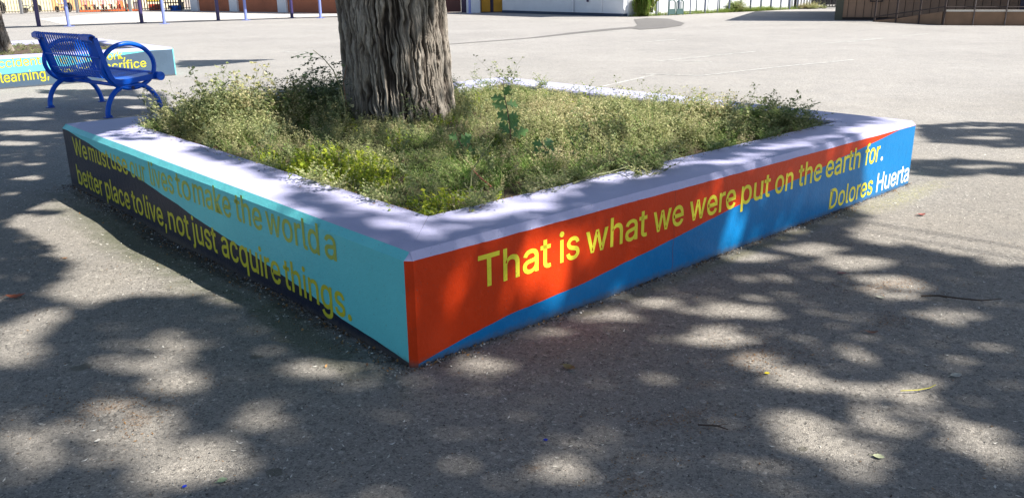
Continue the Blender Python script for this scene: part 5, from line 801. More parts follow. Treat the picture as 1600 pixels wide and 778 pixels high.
(0.9,[(1.14,2.2),(1.11,2.15),(1.07,2.12),(1.02,2.11),(0.97,2.11),(0.93,2.13),(0.91,2.16),(0.91,2.2),(0.94,2.24),(0.99,2.28),(1.04,2.3),(1.09,2.3),(1.13,2.28),(1.15,2.24)]),
(1,[(1.56,2.18),(1.52,2.14),(1.47,2.14),(1.42,2.16),(1.38,2.21),(1.36,2.27),(1.37,2.34),(1.39,2.41),(1.44,2.45),(1.49,2.45),(1.55,2.43),(1.58,2.37),(1.6,2.3),(1.59,2.23)]),
(0.5,[(1.58,2.76),(1.56,2.74),(1.52,2.72),(1.48,2.72),(1.44,2.72),(1.41,2.73),(1.39,2.74),(1.39,2.77),(1.41,2.79),(1.45,2.81),(1.49,2.82),(1.53,2.82),(1.56,2.8),(1.58,2.79)]),
(0.5,[(1.41,2.98),(1.38,2.94),(1.34,2.92),(1.29,2.9),(1.24,2.9),(1.21,2.92),(1.19,2.95),(1.19,2.98),(1.21,3.02),(1.25,3.05),(1.31,3.06),(1.36,3.06),(1.39,3.04),(1.41,3.01)]),
(1,[(1.79,4.27),(1.76,4.23),(1.7,4.2),(1.62,4.18),(1.55,4.18),(1.49,4.21),(1.45,4.24),(1.45,4.29),(1.48,4.33),(1.54,4.36),(1.62,4.38),(1.69,4.38),(1.76,4.35),(1.79,4.32)]),
(1,[(1.91,4.05),(1.88,4.02),(1.82,4),(1.75,3.99),(1.67,3.99),(1.6,4.01),(1.56,4.03),(1.56,4.07),(1.58,4.1),(1.64,4.12),(1.72,4.13),(1.8,4.13),(1.87,4.11),(1.91,4.08)]),
(1,[(1.46,4.16),(1.43,4.12),(1.37,4.09),(1.29,4.08),(1.21,4.08),(1.15,4.1),(1.11,4.14),(1.1,4.18),(1.13,4.22),(1.19,4.25),(1.27,4.27),(1.35,4.26),(1.42,4.24),(1.46,4.21)]),
(1,[(0.85,4.24),(0.84,4.23),(0.81,4.22),(0.78,4.21),(0.74,4.21),(0.71,4.22),(0.69,4.23),(0.68,4.25),(0.69,4.26),(0.72,4.27),(0.75,4.28),(0.79,4.28),(0.82,4.27),(0.85,4.26)]),
(0.6,[(1.27,2.36),(1.25,2.34),(1.22,2.35),(1.19,2.37),(1.17,2.42),(1.16,2.48),(1.16,2.53),(1.18,2.58),(1.21,2.6),(1.24,2.59),(1.27,2.56),(1.29,2.51),(1.3,2.45),(1.29,2.4)]),
(0.5,[(0.82,2.15),(0.8,2.12),(0.76,2.1),(0.72,2.09),(0.67,2.09),(0.63,2.1),(0.6,2.13),(0.6,2.16),(0.61,2.19),(0.65,2.21),(0.7,2.22),(0.75,2.22),(0.8,2.21),(0.82,2.18)]),
(0.0,[(-7.06,11.44),(-6.57,11.81),(-5.04,12.1),(-4.34,10.69),(-3.95,9.48),(-4.52,9.16),(-5.71,9.16)]),
(1,[(-4.75,11.16),(-4.76,11.11),(-4.85,11.07),(-5,11.06),(-5.17,11.08),(-5.34,11.12),(-5.47,11.17),(-5.54,11.23),(-5.53,11.29),(-5.44,11.33),(-5.29,11.34),(-5.11,11.32),(-4.94,11.28),(-4.81,11.23)]),
(1,[(-4.67,9.78),(-4.67,9.7),(-4.77,9.63),(-4.93,9.61),(-5.13,9.63),(-5.34,9.68),(-5.5,9.76),(-5.6,9.86),(-5.6,9.95),(-5.51,10.01),(-5.34,10.04),(-5.13,10.02),(-4.92,9.96),(-4.76,9.88)]),
(1,[(-5.13,9.38),(-5.13,9.32),(-5.18,9.28),(-5.28,9.26),(-5.42,9.27),(-5.55,9.31),(-5.66,9.36),(-5.73,9.43),(-5.73,9.49),(-5.68,9.54),(-5.57,9.55),(-5.44,9.54),(-5.3,9.51),(-5.19,9.45)]),
(1,[(-4.33,10.23),(-4.32,10.16),(-4.35,10.1),(-4.41,10.08),(-4.5,10.08),(-4.6,10.12),(-4.68,10.19),(-4.73,10.26),(-4.74,10.34),(-4.71,10.39),(-4.65,10.42),(-4.55,10.41),(-4.46,10.37),(-4.38,10.31)]),
(1,[(-6.05,11.48),(-6.03,11.36),(-6.1,11.28),(-6.26,11.24),(-6.45,11.26),(-6.66,11.33),(-6.85,11.44),(-6.96,11.56),(-6.99,11.69),(-6.92,11.78),(-6.76,11.82),(-6.55,11.8),(-6.34,11.72),(-6.16,11.61)]),
(0.8,[(-4.38,9.14),(-4.38,9.09),(-4.44,9.05),(-4.54,9.03),(-4.67,9.04),(-4.79,9.07),(-4.9,9.13),(-4.96,9.19),(-4.96,9.25),(-4.9,9.29),(-4.8,9.31),(-4.67,9.3),(-4.54,9.26),(-4.43,9.21)]),
(0.0,[(-8.74,13.23),(-8.56,13.94),(-8.08,14.4),(-7.53,15.04),(-7.92,16.25),(-9.1,16.1),(-9.89,16.23),(-10.12,15.46)]),
(1,[(-8.63,15.37),(-8.58,15.23),(-8.59,15.12),(-8.66,15.08),(-8.78,15.1),(-8.93,15.18),(-9.07,15.31),(-9.18,15.46),(-9.23,15.61),(-9.23,15.72),(-9.15,15.77),(-9.03,15.75),(-8.88,15.66),(-8.73,15.53)]),
(1,[(-7.19,15.14),(-7.17,15.04),(-7.21,14.96),(-7.31,14.94),(-7.44,14.96),(-7.58,15.02),(-7.71,15.12),(-7.79,15.24),(-7.81,15.34),(-7.77,15.42),(-7.67,15.45),(-7.53,15.42),(-7.39,15.35),(-7.26,15.25)]),
(1,[(-10.07,16.69),(-9.15,16.55),(-6.51,11.63),(-6.49,10.51)]),
(1,[(-5.63,14),(-5.18,12.72),(-4.93,11.85),(-4.87,11.43),(-4.98,11.44),(-5.27,11.89),(-5.72,12.79),(-6.29,14.09),(-6.92,15.67),(-7.45,17.21),(-7.69,18.17),(-7.5,18.14),(-6.94,17.12),(-6.25,15.57)])]


def in_poly(px, py, poly):
    c = np.zeros(px.shape, bool); j = len(poly) - 1
    for i in range(len(poly)):
        xi, yi = poly[i]; xj, yj = poly[j]
        if yi != yj:
            k = ((yi > py) != (yj > py)) & (px < (xj - xi) * (py - yi) / (yj - yi) + xi)
            c ^= k
        j = i
    return c

def crown_cover(cell=0.055):
    """where foliage hangs: leaf cover shaped to cast the SHADE map along sun rays"""
    xs = np.arange(-9.2, 6.2, cell); ys = np.arange(-0.8, 17, cell)
    X, Y = np.meshgrid(xs, ys); X = X.ravel() ; Y = Y.ravel()
    X = X + RNG.uniform(-.5, .5, X.shape) * cell; Y = Y + RNG.uniform(-.5, .5, Y.shape) * cell
    wx = X + 0.015 * pn(X * 4, Y * 4, 2.2) + 0.05 * pn(X * 1.6, Y * 1.6, 7.7)
    wy = Y + 0.015 * pn(X * 4, Y * 4, 8.2) + 0.05 * pn(X * 1.6, Y * 1.6, 3.7)
    T = np.ones(X.shape)
    for t, poly in SHADE:
        p = np.array(poly)
        bb = (wx > p[:, 0].min()) & (wx < p[:, 0].max()) & (wy > p[:, 1].min()) & (wy < p[:, 1].max())
        ii = np.nonzero(bb)[0]
        k = in_poly(wx[ii], wy[ii], poly)
        T[ii[k]] = t
    return X, Y, T, cell

def leaf_cloud(P, size, rs):
    """leaf quads (pointed, slightly folded) at points P"""
    n = len(P)
    a = rs.normal(size=(n, 3)); a /= np.linalg.norm(a, axis=1)[:, None]
    b = rs.normal(size=(n, 3)); b -= a * (a * b).sum(1)[:, None]; b /= np.linalg.norm(b, axis=1)[:, None]
    L = (size * rs.uniform(.7, 1.3, n))[:, None]; W = L * 0.27
    V = np.stack([P - a * L * .5, P + b * W - a * L * .05, P + a * L * .5, P - b * W - a * L * .05], 1).reshape(-1, 3)
    F = np.arange(n * 4).reshape(-1, 4)
    return V, F

X_, Y_, T_, cell = crown_cover()
rs = np.random.default_rng(11)
need = -np.log(np.clip(T_, 0.018, 1.0))
leaf_size = 0.125
area = leaf_size ** 2 * 0.27 * 0.55
cnt = rs.poisson(need * cell * cell / area)
idx = np.repeat(np.arange(len(X_)), cnt)
gx_ = X_[idx] + rs.uniform(-.5, .5, len(idx)) * cell; gy_ = Y_[idx] + rs.uniform(-.5, .5, len(idx)) * cell
TREES = [  # base x, y, trunk radius, height of lowest foliage, label
    (-0.88, 6.60), (6.7, 0.6), (1.2, -4.6)]
own = (gx_ < -2.4) | ((gy_ > 5.6) & (gx_ < 1.2)) | (gy_ > 8)
hh = np.where(own, 5.2, 7.0) + np.where(own, 2.0, 2.2) * np.clip(0.5 + 0.9 * pn(gx_ * 0.35, gy_ * 0.35, 1.1), 0, 1) + rs.normal(0, 0.4, len(idx))
LP = np.stack([gx_ + hh * SK * SX, gy_ + hh * SK * SY, hh], 1)
right = ~own
LP_own, LP_right = LP[own], LP[right]
print('crown leaves', len(LP_own), len(LP_right))

def limb(parent, p0, p1, r0, r1, bend=0.4, seed=0):
    rr = random.Random(seed)
    p0 = Vector(p0); p1 = Vector(p1)
    n = 9; pts = []; rad = []
    side = Vector((rr.uniform(-1, 1), rr.uniform(-1, 1), 0.3)) * bend
    for i in range(n):
        t = i / (n - 1)
        p = p0.lerp(p1, t) + side * math.sin(math.pi * t) * 0.5 + Vector((0, 0, bend * t * (1 - t)))
        pts.append(p); rad.append(r0 + (r1 - r0) * t ** 0.8)
    return pts, rad

tree = empty('tree', (0, 0, 0), 0, 'broad tree trunk with deep furrowed grey bark rising from the large painted planter', 'tree')
tk = trunk(tree, 0.395, 2.6, lean=(-0.045, 0.0), flare=0.06)
tk.location = (-0.84, 6.50, 0)
def lit_share(pts):
    """how much of a branch would hang in an open gap of the crown"""
    g = np.array([(p[0] - p[2] * SK * SX, p[1] - p[2] * SK * SY) for p in pts]); T = np.ones(len(g))
    for t, poly in SHADE:
        T[in_poly(g[:, 0], g[:, 1], poly)] = t
    return float((T[len(T) // 3:] > 0.5).mean())
def crown_limbs(root, top, pts_cloud, r0, n, seed):
    rr = np.random.default_rng(seed)
    mb = MB()
    top = Vector(top)
    tg = pts_cloud[rr.choice(len(pts_cloud), n)]
    mains = []
    # a few main limbs towards spread targets
    ang = sorted(range(len(tg)), key=lambda i: math.atan2(tg[i][1] - top.y, tg[i][0] - top.x))
    k = 5
    for j in range(k):
        grp = [tg[i] for i in ang[j * len(ang) // k:(j + 1) * len(ang) // k]]
        c = Vector(np.mean(grp, axis=0)); c.z = c.z * 0.8 + 0.4
        mid = top.lerp(c, 0.8)
        pts, rad = limb(root, top - Vector((0, 0, 0.35)), mid, r0, r0 * 0.35, 0.5, seed + j)
        if lit_share(pts) > 0.5: continue
        mb2 = MB(); mb2.tube(pts, rad, 10); mb2.build('limb', BARK, root, smooth=True)
        for g_ in grp:
            s = pts[rr.integers(3, 9)]
            pp, rd = limb(root, s, Vector(g_), r0 * 0.14, 0.008, 0.25, int(rr.integers(0, 9999)))
            if lit_share(pp) < 0.3: mb.tube(pp, rd, 5, cap=False)
    mb.build('branches', BARK, root, smooth=True)['kind'] = 'stuff'
crown_limbs(tree, (-0.98, 6.60, 2.9), LP_own, 0.20, 40, 5)
V, F = leaf_cloud(LP_own, leaf_size, rs)
np_mesh('crown', V, F, LEAFM, tree)['kind'] = 'stuff'

t2 = empty('tree', (0, 0, 0), 0, 'leafy shade tree standing out of frame to the right of the planter', 'tree')
tk2 = trunk(t2, 0.30, 2.8, nth=160, nz=120, flare=0.2, z0=-0.05, seed=3.3); tk2.location = (10.8, -1.6, 0)
crown_limbs(t2, (10.8, -1.6, 2.9), LP_right, 0.17, 40, 9)
V, F = leaf_cloud(LP_right, leaf_size, rs)
np_mesh('crown', V, F, LEAFM, t2)['kind'] = 'stuff'

t3 = empty('tree', (0, 0, 0), 0, 'dark tree trunk at the left edge, growing from the planter behind the bench', 'tree')
tk3 = trunk(t3, 0.27, 3.0, lean=(-0.05, 0.0), nth=220, nz=200, flare=0.35, z0=0.30, seed=7.1); tk3.location = (-8.58, 14.25, 0)
c3 = rs.normal(size=(6000, 3)); c3 /= np.linalg.norm(c3, axis=1)[:, None]; c3 *= rs.uniform(.4, 1, 6000)[:, None] ** .5
c3 = c3 * np.array([2.4, 2.4, 1.5]) + np.array([-10.2, 14.8, 5.0])
crown_limbs(t3, (-8.89, 14.25, 3.1), c3, 0.17, 24, 13)
V, F = leaf_cloud(c3, 0.14, rs); np_mesh('crown', V, F, LEAFM, t3)['kind'] = 'stuff'
# ------------------------------------------------------------------ weeds in the planter
def bedpt(a, b, z=None):
    return np.stack([PN.x + PV.x * a + PU.x * b, PN.y + PV.y * a + PU.y * b, bed_z(a, b) if z is None else z], -1)

class Proto:
    """a small plant as quads"""
    def __init__(s): s.v = []; s.f = []
    def quad(s, a, b, c, d):
        n = len(s.v); s.v += [tuple(a), tuple(b), tuple(c), tuple(d)]; s.f.append((n, n + 1, n + 2, n + 3))
    def leaf(s, p, dirv, L, W, up=Vector((0, 0, 1)), curl=0.0):
        d = Vector(dirv).normalized(); sdv = d.cross(up)
        if sdv.length < 1e-3: sdv = Vector((1, 0, 0))
        sdv.normalize(); p = Vector(p); n = sdv.cross(d)
        s.quad(p, p + d * L * .45 + sdv * W + n * curl * L, p + d * L, p + d * L * .45 - sdv * W + n * curl * L)
    def stem(s, pts, w0, w1):
        """3-sided thin stem, shared vertices"""
        pts = [Vector(p) for p in pts]; n0 = len(s.v); n = len(pts)
        for i, p in enumerate(pts):
            t = (pts[min(i + 1, n - 1)] - pts[max(0, i - 1)]).normalized()
            r = t.cross(Vector((0.3, 0.9, 0.2))).normalized(); q_ = t.cross(r); w = w0 + (w1 - w0) * i / (n - 1)
            for k in range(3):
                a = k * 2.0944; s.v.append(tuple(p + (r * math.cos(a) + q_ * math.sin(a)) * w))
        for i in range(n - 1):
            for k in range(3):
                a = n0 + i * 3 + k; b = n0 + i * 3 + (k + 1) % 3
                s.f.append((a, b, b + 3, a + 3))
    def arr(s): return np.array(s.v), np.array(s.f)

def arc(rr, L, lean, az, n=5, droop=0.6):
    pts = []; p = Vector((0, 0, 0)); th = lean
    for i in range(n):
        pts.append(p.copy())
        d = Vector((math.cos(az) * math.sin(th), math.sin(az) * math.sin(th), math.cos(th)))
        p = p + d * (L / (n - 1)); th += droop / n * rr.uniform(.6, 1.4); az += rr.uniform(-.12, .12)
    return pts

def p_fern(rr):
    p = Proto()
    for k in range(rr.randint(6, 9)):
        L = rr.uniform(.10, .22); pts = arc(rr, L, rr.uniform(.3, 1.1), rr.uniform(0, 6.28), 6, rr.uniform(.4, 1.1))
        p.stem(pts, .0011, .0006)
        for i in range(1, 6):
            for sgn in (-1, 1):
                for h_ in (0,):
                    q_ = pts[i].lerp(pts[i - 1], h_); t = (pts[i] - pts[i - 1]).normalized()
                    sd_ = t.cross(Vector((0, 0, 1))).normalized() * sgn
                    d = (sd_ + t * .6 + Vector((rr.uniform(-.3, .3), rr.uniform(-.3, .3), rr.uniform(-.2, .5))))
                    ll = rr.uniform(.020, .040) * (1.15 - i * .1)
                    p.leaf(q_, d, ll, ll * .34, curl=.1)
                    if rr.random() < .6: p.leaf(q_ + d.normalized() * ll * .5, d + t, ll * .7, ll * .2)
    return p.arr()
def p_seed(rr, tall=1.0):
    p = Proto()
    for k in range(rr.randint(2, 4)):
        L = rr.uniform(.14, .26) * tall; pts = arc(rr, L, rr.uniform(0.05, .5), rr.uniform(0, 6.28), 6, .35)
        p.stem(pts, .0013, .0006)
        for i in range(2, 6):
            for j in range(2):
                if rr.random() < .85:
                    az = rr.uniform(0, 6.28); bl = rr.uniform(.02, .06)
                    br = [pts[i] + v for v in arc(rr, bl, rr.uniform(.4, 1.1), az, 3, .2)]
                    p.stem(br, .0007, .0005)
                    for c in range(rr.randint(3, 5)):
                        d = Vector((rr.uniform(-1, 1), rr.uniform(-1, 1), rr.uniform(-.3, 1)))
                        l = rr.uniform(.010, .020)
                        p.leaf(br[-1] + d * .006, d, l, l * .42, curl=rr.uniform(-.3, .3))
        for i in range(1, 5):
            for c in range(3):
                d = Vector((rr.uniform(-1, 1), rr.uniform(-1, 1), rr.uniform(-.2, .6))); l = rr.uniform(.018, .036)
                p.leaf(pts[i], d, l, l * .26, curl=rr.uniform(-.2, .2))
    return p.arr()
def p_grass(rr):
    p = Proto()
    for k in range(rr.randint(8, 14)):
        L = rr.uniform(.12, .28); pts = arc(rr, L, rr.uniform(.1, .9), rr.uniform(0, 6.28), 6, rr.uniform(.6, 1.6))
        off = Vector((rr.uniform(-.02, .02), rr.uniform(-.02, .02), 0)); w = rr.uniform(.0018, .0038); n0 = len(p.v)
        for i, q_ in enumerate(pts):
            t = (pts[min(i + 1, 5)] - pts[max(i - 1, 0)]).normalized(); s_ = t.cross(Vector((0, 0, 1)))
            s_ = s_.normalized() if s_.length > 1e-3 else Vector((1, 0, 0))
            ww = w * (1 - i / 5.3)
            p.v += [tuple(q_ + off + s_ * ww), tuple(q_ + off - s_ * ww)]
        for i in range(5): p.f.append((n0 + 2*i, n0 + 2*i + 1, n0 + 2*i + 3, n0 + 2*i + 2))
    return p.arr()
def p_mat(rr):
    """low creeping cover of small round leaves"""
    p = Proto()
    for k in range(9):
        x, y = rr.gauss(0, .02), rr.gauss(0, .02); h_ = rr.uniform(.015, .05)
        p.stem([(x, y, 0), (x * 1.2, y * 1.2, h_)], .0008, .0006)
        for i in range(5):
            a = rr.uniform(0, 6.28); d = Vector((math.cos(a), math.sin(a), rr.uniform(0, .8)))
            l = rr.uniform(.006, .011); p.leaf((x * 1.2, y * 1.2, h_ * (.5 + .5 * i / 4)), d, l, l * .42)
    return p.arr()
def p_litter(rr):
    p = Proto()
    for k in range(6):
        a = rr.uniform(0, 6.28); l = rr.uniform(.01, .03)
        p.leaf((rr.gauss(0, .04), rr.gauss(0, .04), rr.uniform(.002, .01)), (math.cos(a), math.sin(a), rr.uniform(-.1, .3)), l, l * rr.uniform(.15, .35), curl=rr.uniform(0, .25))
    return p.arr()

def scatter(name, maker, nvar, pos, scl, tilt, mat, parent, seed, lean=None):
    rr = random.Random(seed); rs_ = np.random.default_rng(seed)
    protos = [maker(rr) for _ in range(nvar)]
    which = rs_.integers(0, nvar, len(pos)); VV = []; FF = []; base = 0
    for k, (v, f) in enumerate(protos):
        ids = np.nonzero(which == k)[0]
        if not len(ids): continue
        n = len(ids); rz = rs_.uniform(0, 2 * np.pi, n); c, s = np.cos(rz), np.sin(rz)
        sc = scl[ids]
        x = (v[:, 0] * c[:, None] - v[:, 1] * s[:, None]) * sc[:, None]
        y = (v[:, 0] * s[:, None] + v[:, 1] * c[:, None]) * sc[:, None]
        z = v[:, 2][None] * sc[:, None]
        tx = rs_.normal(0, tilt, n)[:, None]; ty = rs_.normal(0, tilt, n)[:, None]
        x = x + tx * z; y = y + ty * z
        P = np.stack([x, y, z], -1) + pos[ids][:, None, :]
        VV.append(P.reshape(-1, 3))
        FF.append((f[None] + (np.arange(n) * len(v))[:, None, None]).reshape(-1, 4) + base); base += n * len(v)
    o = np_mesh(name, np.concatenate(VV), np.concatenate(FF), mat, parent)
    return o

G_GREEN = leaf_mat('green_weed_leaves', [(0.0, (0.09, 0.19, 0.04)), (0.35, (0.18, 0.29, 0.07)), (0.7, (0.30, 0.38, 0.13)), (1.0, (0.44, 0.47, 0.22))], 0.55, 0.42,
                   big=[(0.0, (0.18, 0.23, 0.09)), (0.4, (0.33, 0.36, 0.17)), (0.75, (0.47, 0.45, 0.25)), (1.0, (0.56, 0.50, 0.30))])
G_DRY = leaf_mat('dry_seeding_weeds', [(0.0, (0.34, 0.32, 0.15)), (0.3, (0.54, 0.50, 0.28)), (0.75, (0.66, 0.60, 0.38)), (1.0, (0.50, 0.35, 0.22))], 0.7, 0.38,
                 big=[(0.0, (0.17, 0.22, 0.07)), (0.5, (0.36, 0.41, 0.17)), (1.0, (0.52, 0.51, 0.28))])
G_GREY = leaf_mat('grey_green_weeds', [(0.0, (0.111, 0.157, 0.0696)), (0.5, (0.223, 0.278, 0.131)), (1.0, (0.408, 0.428, 0.227))], 0.6, 0.35)
G_GRASS = leaf_mat('grass_blades', [(0.0, (0.111, 0.242, 0.0348)), (0.6, (0.223, 0.389, 0.087)), (0.85, (0.408, 0.483, 0.157)), (1.0, (0.705, 0.612, 0.278))], 0.5, 0.4)
G_YEL = leaf_mat('yellow_green_cover', [(0.0, (0.18, 0.28, 0.02)), (0.5, (0.36, 0.44, 0.04)), (1.0, (0.54, 0.56, 0.07))], 0.55, 0.4)
G_LITTER = leaf_mat('dead_leaf_litter', [(0.0, (0.10, 0.05, 0.03)), (0.5, (0.22, 0.12, 0.07)), (0.85, (0.36, 0.24, 0.15)), (1.0, (0.55, 0.52, 0.48))], 0.8, 0.15)

lo, hi = TH + 0.02, SIDE - TH - 0.02
TA, TBb = 1.95 + 0.0, 2.55   # trunk in bed coordinates, set below
tv = Vector((-0.84, 6.50)) - PN; TA = tv.dot(PV); TBb = tv.dot(PU)
def bed_samples(n, dens, seed):
    r_ = np.random.default_rng(seed)
    a = r_.uniform(lo, hi, n * 3); b = r_.uniform(lo, hi, n * 3)
    k = (r_.uniform(0, 1, n * 3) < dens(a, b)) & ((seed == 25) | (r_.uniform(0, 1, n * 3) > .9 * gauss(a, b, .58, 1.55, .2, .3))) & (np.hypot(a - TA, b - TBb) > 0.40)
    return a[k][:n], b[k][:n], r_
def gauss(a, b, ca, cb, ra, rb): return np.exp(-((a - ca) / ra) ** 2 - ((b - cb) / rb) ** 2)
def height(a, b):
    """relative height of the growth over the bed"""
    h_ = 0.50 - 0.22 * gauss(a, b, 1.75, 2.35, .55, .6) + .10 * gauss(a, b, 2.6, 1.4, .9, .6)
    h_ += 0.70 * gauss(a, b, 1.35, 3.55, 0.85, 0.6) + 0.55 * gauss(a, b, .75, 3.5, .35, .4)
    h_ += 0.30 * gauss(a, b, 3.6, 1.0, 0.45, 0.35) + 0.15 * gauss(a, b, 2.6, 1.2, .9, .5)
    edge = np.minimum(np.minimum(a - TH, b - TH), np.minimum(SIDE - TH - a, SIDE - TH - b))
    h_ *= 0.62 + 0.38 * np.clip(edge / 0.30, 0, 1)
    h_ *= 1 + 0.55 * pn(a * 2.2, b * 2.2, 3.3) + .3 * pn(a * 6, b * 6, 1.3)
    h_ *= 1 - 0.1 * gauss(a, b, .5, .5, .5, .5)
    return np.clip(h_, 0.2, 2.2)
def pos_of(a, b): return bedpt(a, b)

patch = lambda a, b, k, s=1.3: np.clip(0.5 + 1.1 * pn(a * s, b * s, k), 0, 1)
dry_zone = lambda a, b: np.clip(0.38 + 0.9 * gauss(a, b, 2.9, 2.2, 1.3, 1.1) + .75 * gauss(a, b, .75, 2.9, .5, .7) + 0.5 * pn(a * 1.9, b * 1.9, 6.6) - .5 * gauss(a, b, .7, 1.6, .7, .9), 0, 1)

a, b, r_ = bed_samples(2100, lambda a, b: 0.35 + 0.65 * (1 - dry_zone(a, b)) + .9 * gauss(a, b, .7, .7, .8, .8) + .5 * gauss(a, b, 2.4, .5, 1.5, .3), 21)
tag(scatter('weeds', p_fern, 10, pos_of(a, b), height(a, b) * r_.uniform(.7, 1.25, len(a)), .15, G_GREEN, None, 1), kind='stuff')
a, b, r_ = bed_samples(1300, lambda a, b: 0.05 + dry_zone(a, b), 22)
tag(scatter('dry_weeds', p_seed, 10, pos_of(a, b), height(a, b) * r_.uniform(.65, 1.15, len(a)), .2, G_DRY, None, 2), kind='stuff')
a, b, r_ = bed_samples(440, lambda a, b: 0.15 + 0.85 * gauss(a, b, 1.3, 3.0, 1.6, 1.0) + .4 * gauss(a, b, 3.2, 1.2, .9, .7), 23)
tag(scatter('seeding_weeds', p_seed, 8, pos_of(a, b), height(a, b) * r_.uniform(.7, 1.2, len(a)), .12, G_GREY, None, 3), kind='stuff')
a, b, r_ = bed_samples(1000, lambda a, b: 0.12 + .5 * gauss(a, b, .8, .8, .7, .7) + 0.7 * gauss(a, b, 1.2, 1.2, .9, .7) + 0.5 * patch(a, b, 2.9, 2.2) ** 3, 24)
tag(scatter('grass', p_grass, 8, pos_of(a, b), np.clip(height(a, b), .4, 1.1) * r_.uniform(.7, 1.2, len(a)), .3, G_GRASS, None, 4), kind='stuff')
a, b, r_ = bed_samples(900, lambda a, b: np.clip(1.3 * gauss(a, b, .58, 1.55, .2, .36) + .7 * gauss(a, b, .52, .55, .12, .12) + 0.01, 0, 1), 25)
tag(scatter('yellow_green_ground_cover', p_mat, 8, pos_of(a, b), r_.uniform(1.6, 2.8, len(a)), .2, G_YEL, None, 5), kind='stuff')
a, b, r_ = bed_samples(420, lambda a, b: 1 + 0 * a, 26)
tag(scatter('leaf_litter', p_litter, 8, pos_of(a, b), r_.uniform(.7, 1.4, len(a)), .1, G_LITTER, None, 6), kind='stuff')
# second storey of stalks, taller, at the back left
a, b, r_ = bed_samples(190, lambda a, b: gauss(a, b, 1.15, 3.5, .95, .45) + .5 * gauss(a, b, 3.55, .85, .3, .25) + .05, 27)
tag(scatter('tall_seeding_stalks', lambda r: p_seed(r, 1.15), 8, pos_of(a, b), np.clip(height(a, b), .9, 1.7) * r_.uniform(.85, 1.25, len(a)), .1, G_GREY, None, 7), kind='stuff')
# growth flopping over the inner edge of the coping
r_ = np.random.default_rng(77); n = 330; sdn = r_.integers(0, 4, n); s_ = r_.uniform(TH + .05, SIDE - TH - .1, n); o_ = TH + r_.uniform(-.03, .06, n)
a = np.where(sdn == 0, s_, np.where(sdn == 1, o_, np.where(sdn == 2, SIDE - o_, s_))); b = np.where(sdn == 0, o_, np.where(sdn == 1, s_, np.where(sdn == 2, s_, SIDE - o_)))
k = pn(a * 3.1, b * 3.1, 8.8) > -.12; a, b = a[k], b[k]
zz = np.where((a < TH) | (b < TH) | (a > SIDE - TH) | (b > SIDE - TH), .448, bed_z(a, b))
tag(scatter('weeds_over_edge', p_fern, 6, bedpt(a, b, zz), r_.uniform(.35, .75, len(a)), .3, G_GREEN, None, 12), kind='stuff')
# growth in the far planter
t_ = np.random.default_rng(31)
a = t_.uniform(lo, hi, 260); b = t_.uniform(lo, hi, 260)
pp = np.stack([P2.x + PV.x * a + PU.x * b, P2.y + PV.y * a + PU.y * b, bed_z(a, b)], -1)
tag(scatter('far_planter_weeds', p_fern, 5, pp, t_.uniform(.3, .6, 260), .15, G_GREEN, None, 8), kind='stuff')

# --- plants one can point at
STEMG = simple_mat('green_plant_stem', (0.13, 0.14, 0.06), 0.6)
STEMB = simple_mat('brown_plant_stem', (0.16, 0.09, 0.06), 0.7)
LEAFD = leaf_mat('green_lobed_leaves', [(0.0, (0.09, 0.20, 0.07)), (1.0, (0.20, 0.34, 0.13))], 0.4, 0.25)
LEAFP = leaf_mat('pale_ivy_leaves', [(0.0, (0.20, 0.24, 0.13)), (1.0, (0.40, 0.42, 0.30))], 0.5, 0.3)
LEAFS = leaf_mat('sapling_leaflets', [(0.0, (0.035, 0.07, 0.03)), (1.0, (0.06, 0.11, 0.045))], 0.5, 0.3)
def lobed_leaf(L, W, lobes, mat, parent, p, d, up=(0, 0, 1), name='leaf'):
    """single leaf blade with a lobed edge, folded along the midrib"""
    d = Vector(d).normalized(); up = Vector(up); s_ = d.cross(up).normalized(); n_ = s_.cross(d)
    mb = MB(); n = 14; mid = []; lft = []; rgt = []
    for i in range(n + 1):
        t = i / n; env = math.sin(math.pi * min(1, t ** 0.8)) ** .7
        w = W * (0.12 + env * (0.62 + 0.38 * math.cos(t * lobes * 2 * math.pi))) * (1 if t < 1 else 0.05)
        c = Vector(p) + d * L * t - n_ * (0.25 * L * t * t)
        mid.append(c); lft.append(c + s_ * w + n_ * w * .3 + d * w * .3); rgt.append(c - s_ * w + n_ * w * .3 + d * w * .3)
    vs = mid + lft + rgt
    fs = []
    for i in range(n):
        fs.append((i, i + 1, n + 1 + i + 1, n + 1 + i)); fs.append((i + 1, i, 2 * n + 2 + i, 2 * n + 2 + i + 1))
    mb.add(vs, fs)
    return mb.build(name, mat, parent, smooth=True)

def lettuce(loc, h, nl, lab, seed, Ls=(0.07, .13)):
    rr = random.Random(seed)
    r = empty('wild_lettuce', loc, 0, lab, 'plant', 'lobed leafy weeds in the planter')
    mb = MB(); pts = [(0, 0, -.02)]
    for i in range(1, 7): pts.append((math.sin(i * .9) * .008 - i * .006, .004 * i, h * i / 6))
    mb.tube(pts, [.006 * (1 - i / 9) for i in range(7)], 6); mb.build('stem', STEMB, r, smooth=True)
    for k in range(nl):
        t = .15 + .75 * k / nl; i = min(5, int(t * 6)); p = Vector(pts[i]).lerp(Vector(pts[i + 1]), t * 6 - i)
        az = k * 2.4 + rr.uniform(-.4, .4)
        lobed_leaf(rr.uniform(*Ls) * (1.0 - t * .4), .034 * (1.2 - t * .5), 3, LEAFD, r, p, (math.cos(az), math.sin(az) * .5, rr.uniform(-.2, .7)), up=(rr.uniform(-.4, .4), -1, rr.uniform(.1, .8)))
    return r
lettuce((0.0, 5.10, 0.43), 0.40, 12, 'tall lobed leafy weed with a reddish stem, right of the tree trunk', 1)
lettuce((0.22, 4.78, 0.41), 0.11, 5, 'low dark lobed weed near the front wall, right of the tallest lobed one', 2, (.09, .15))
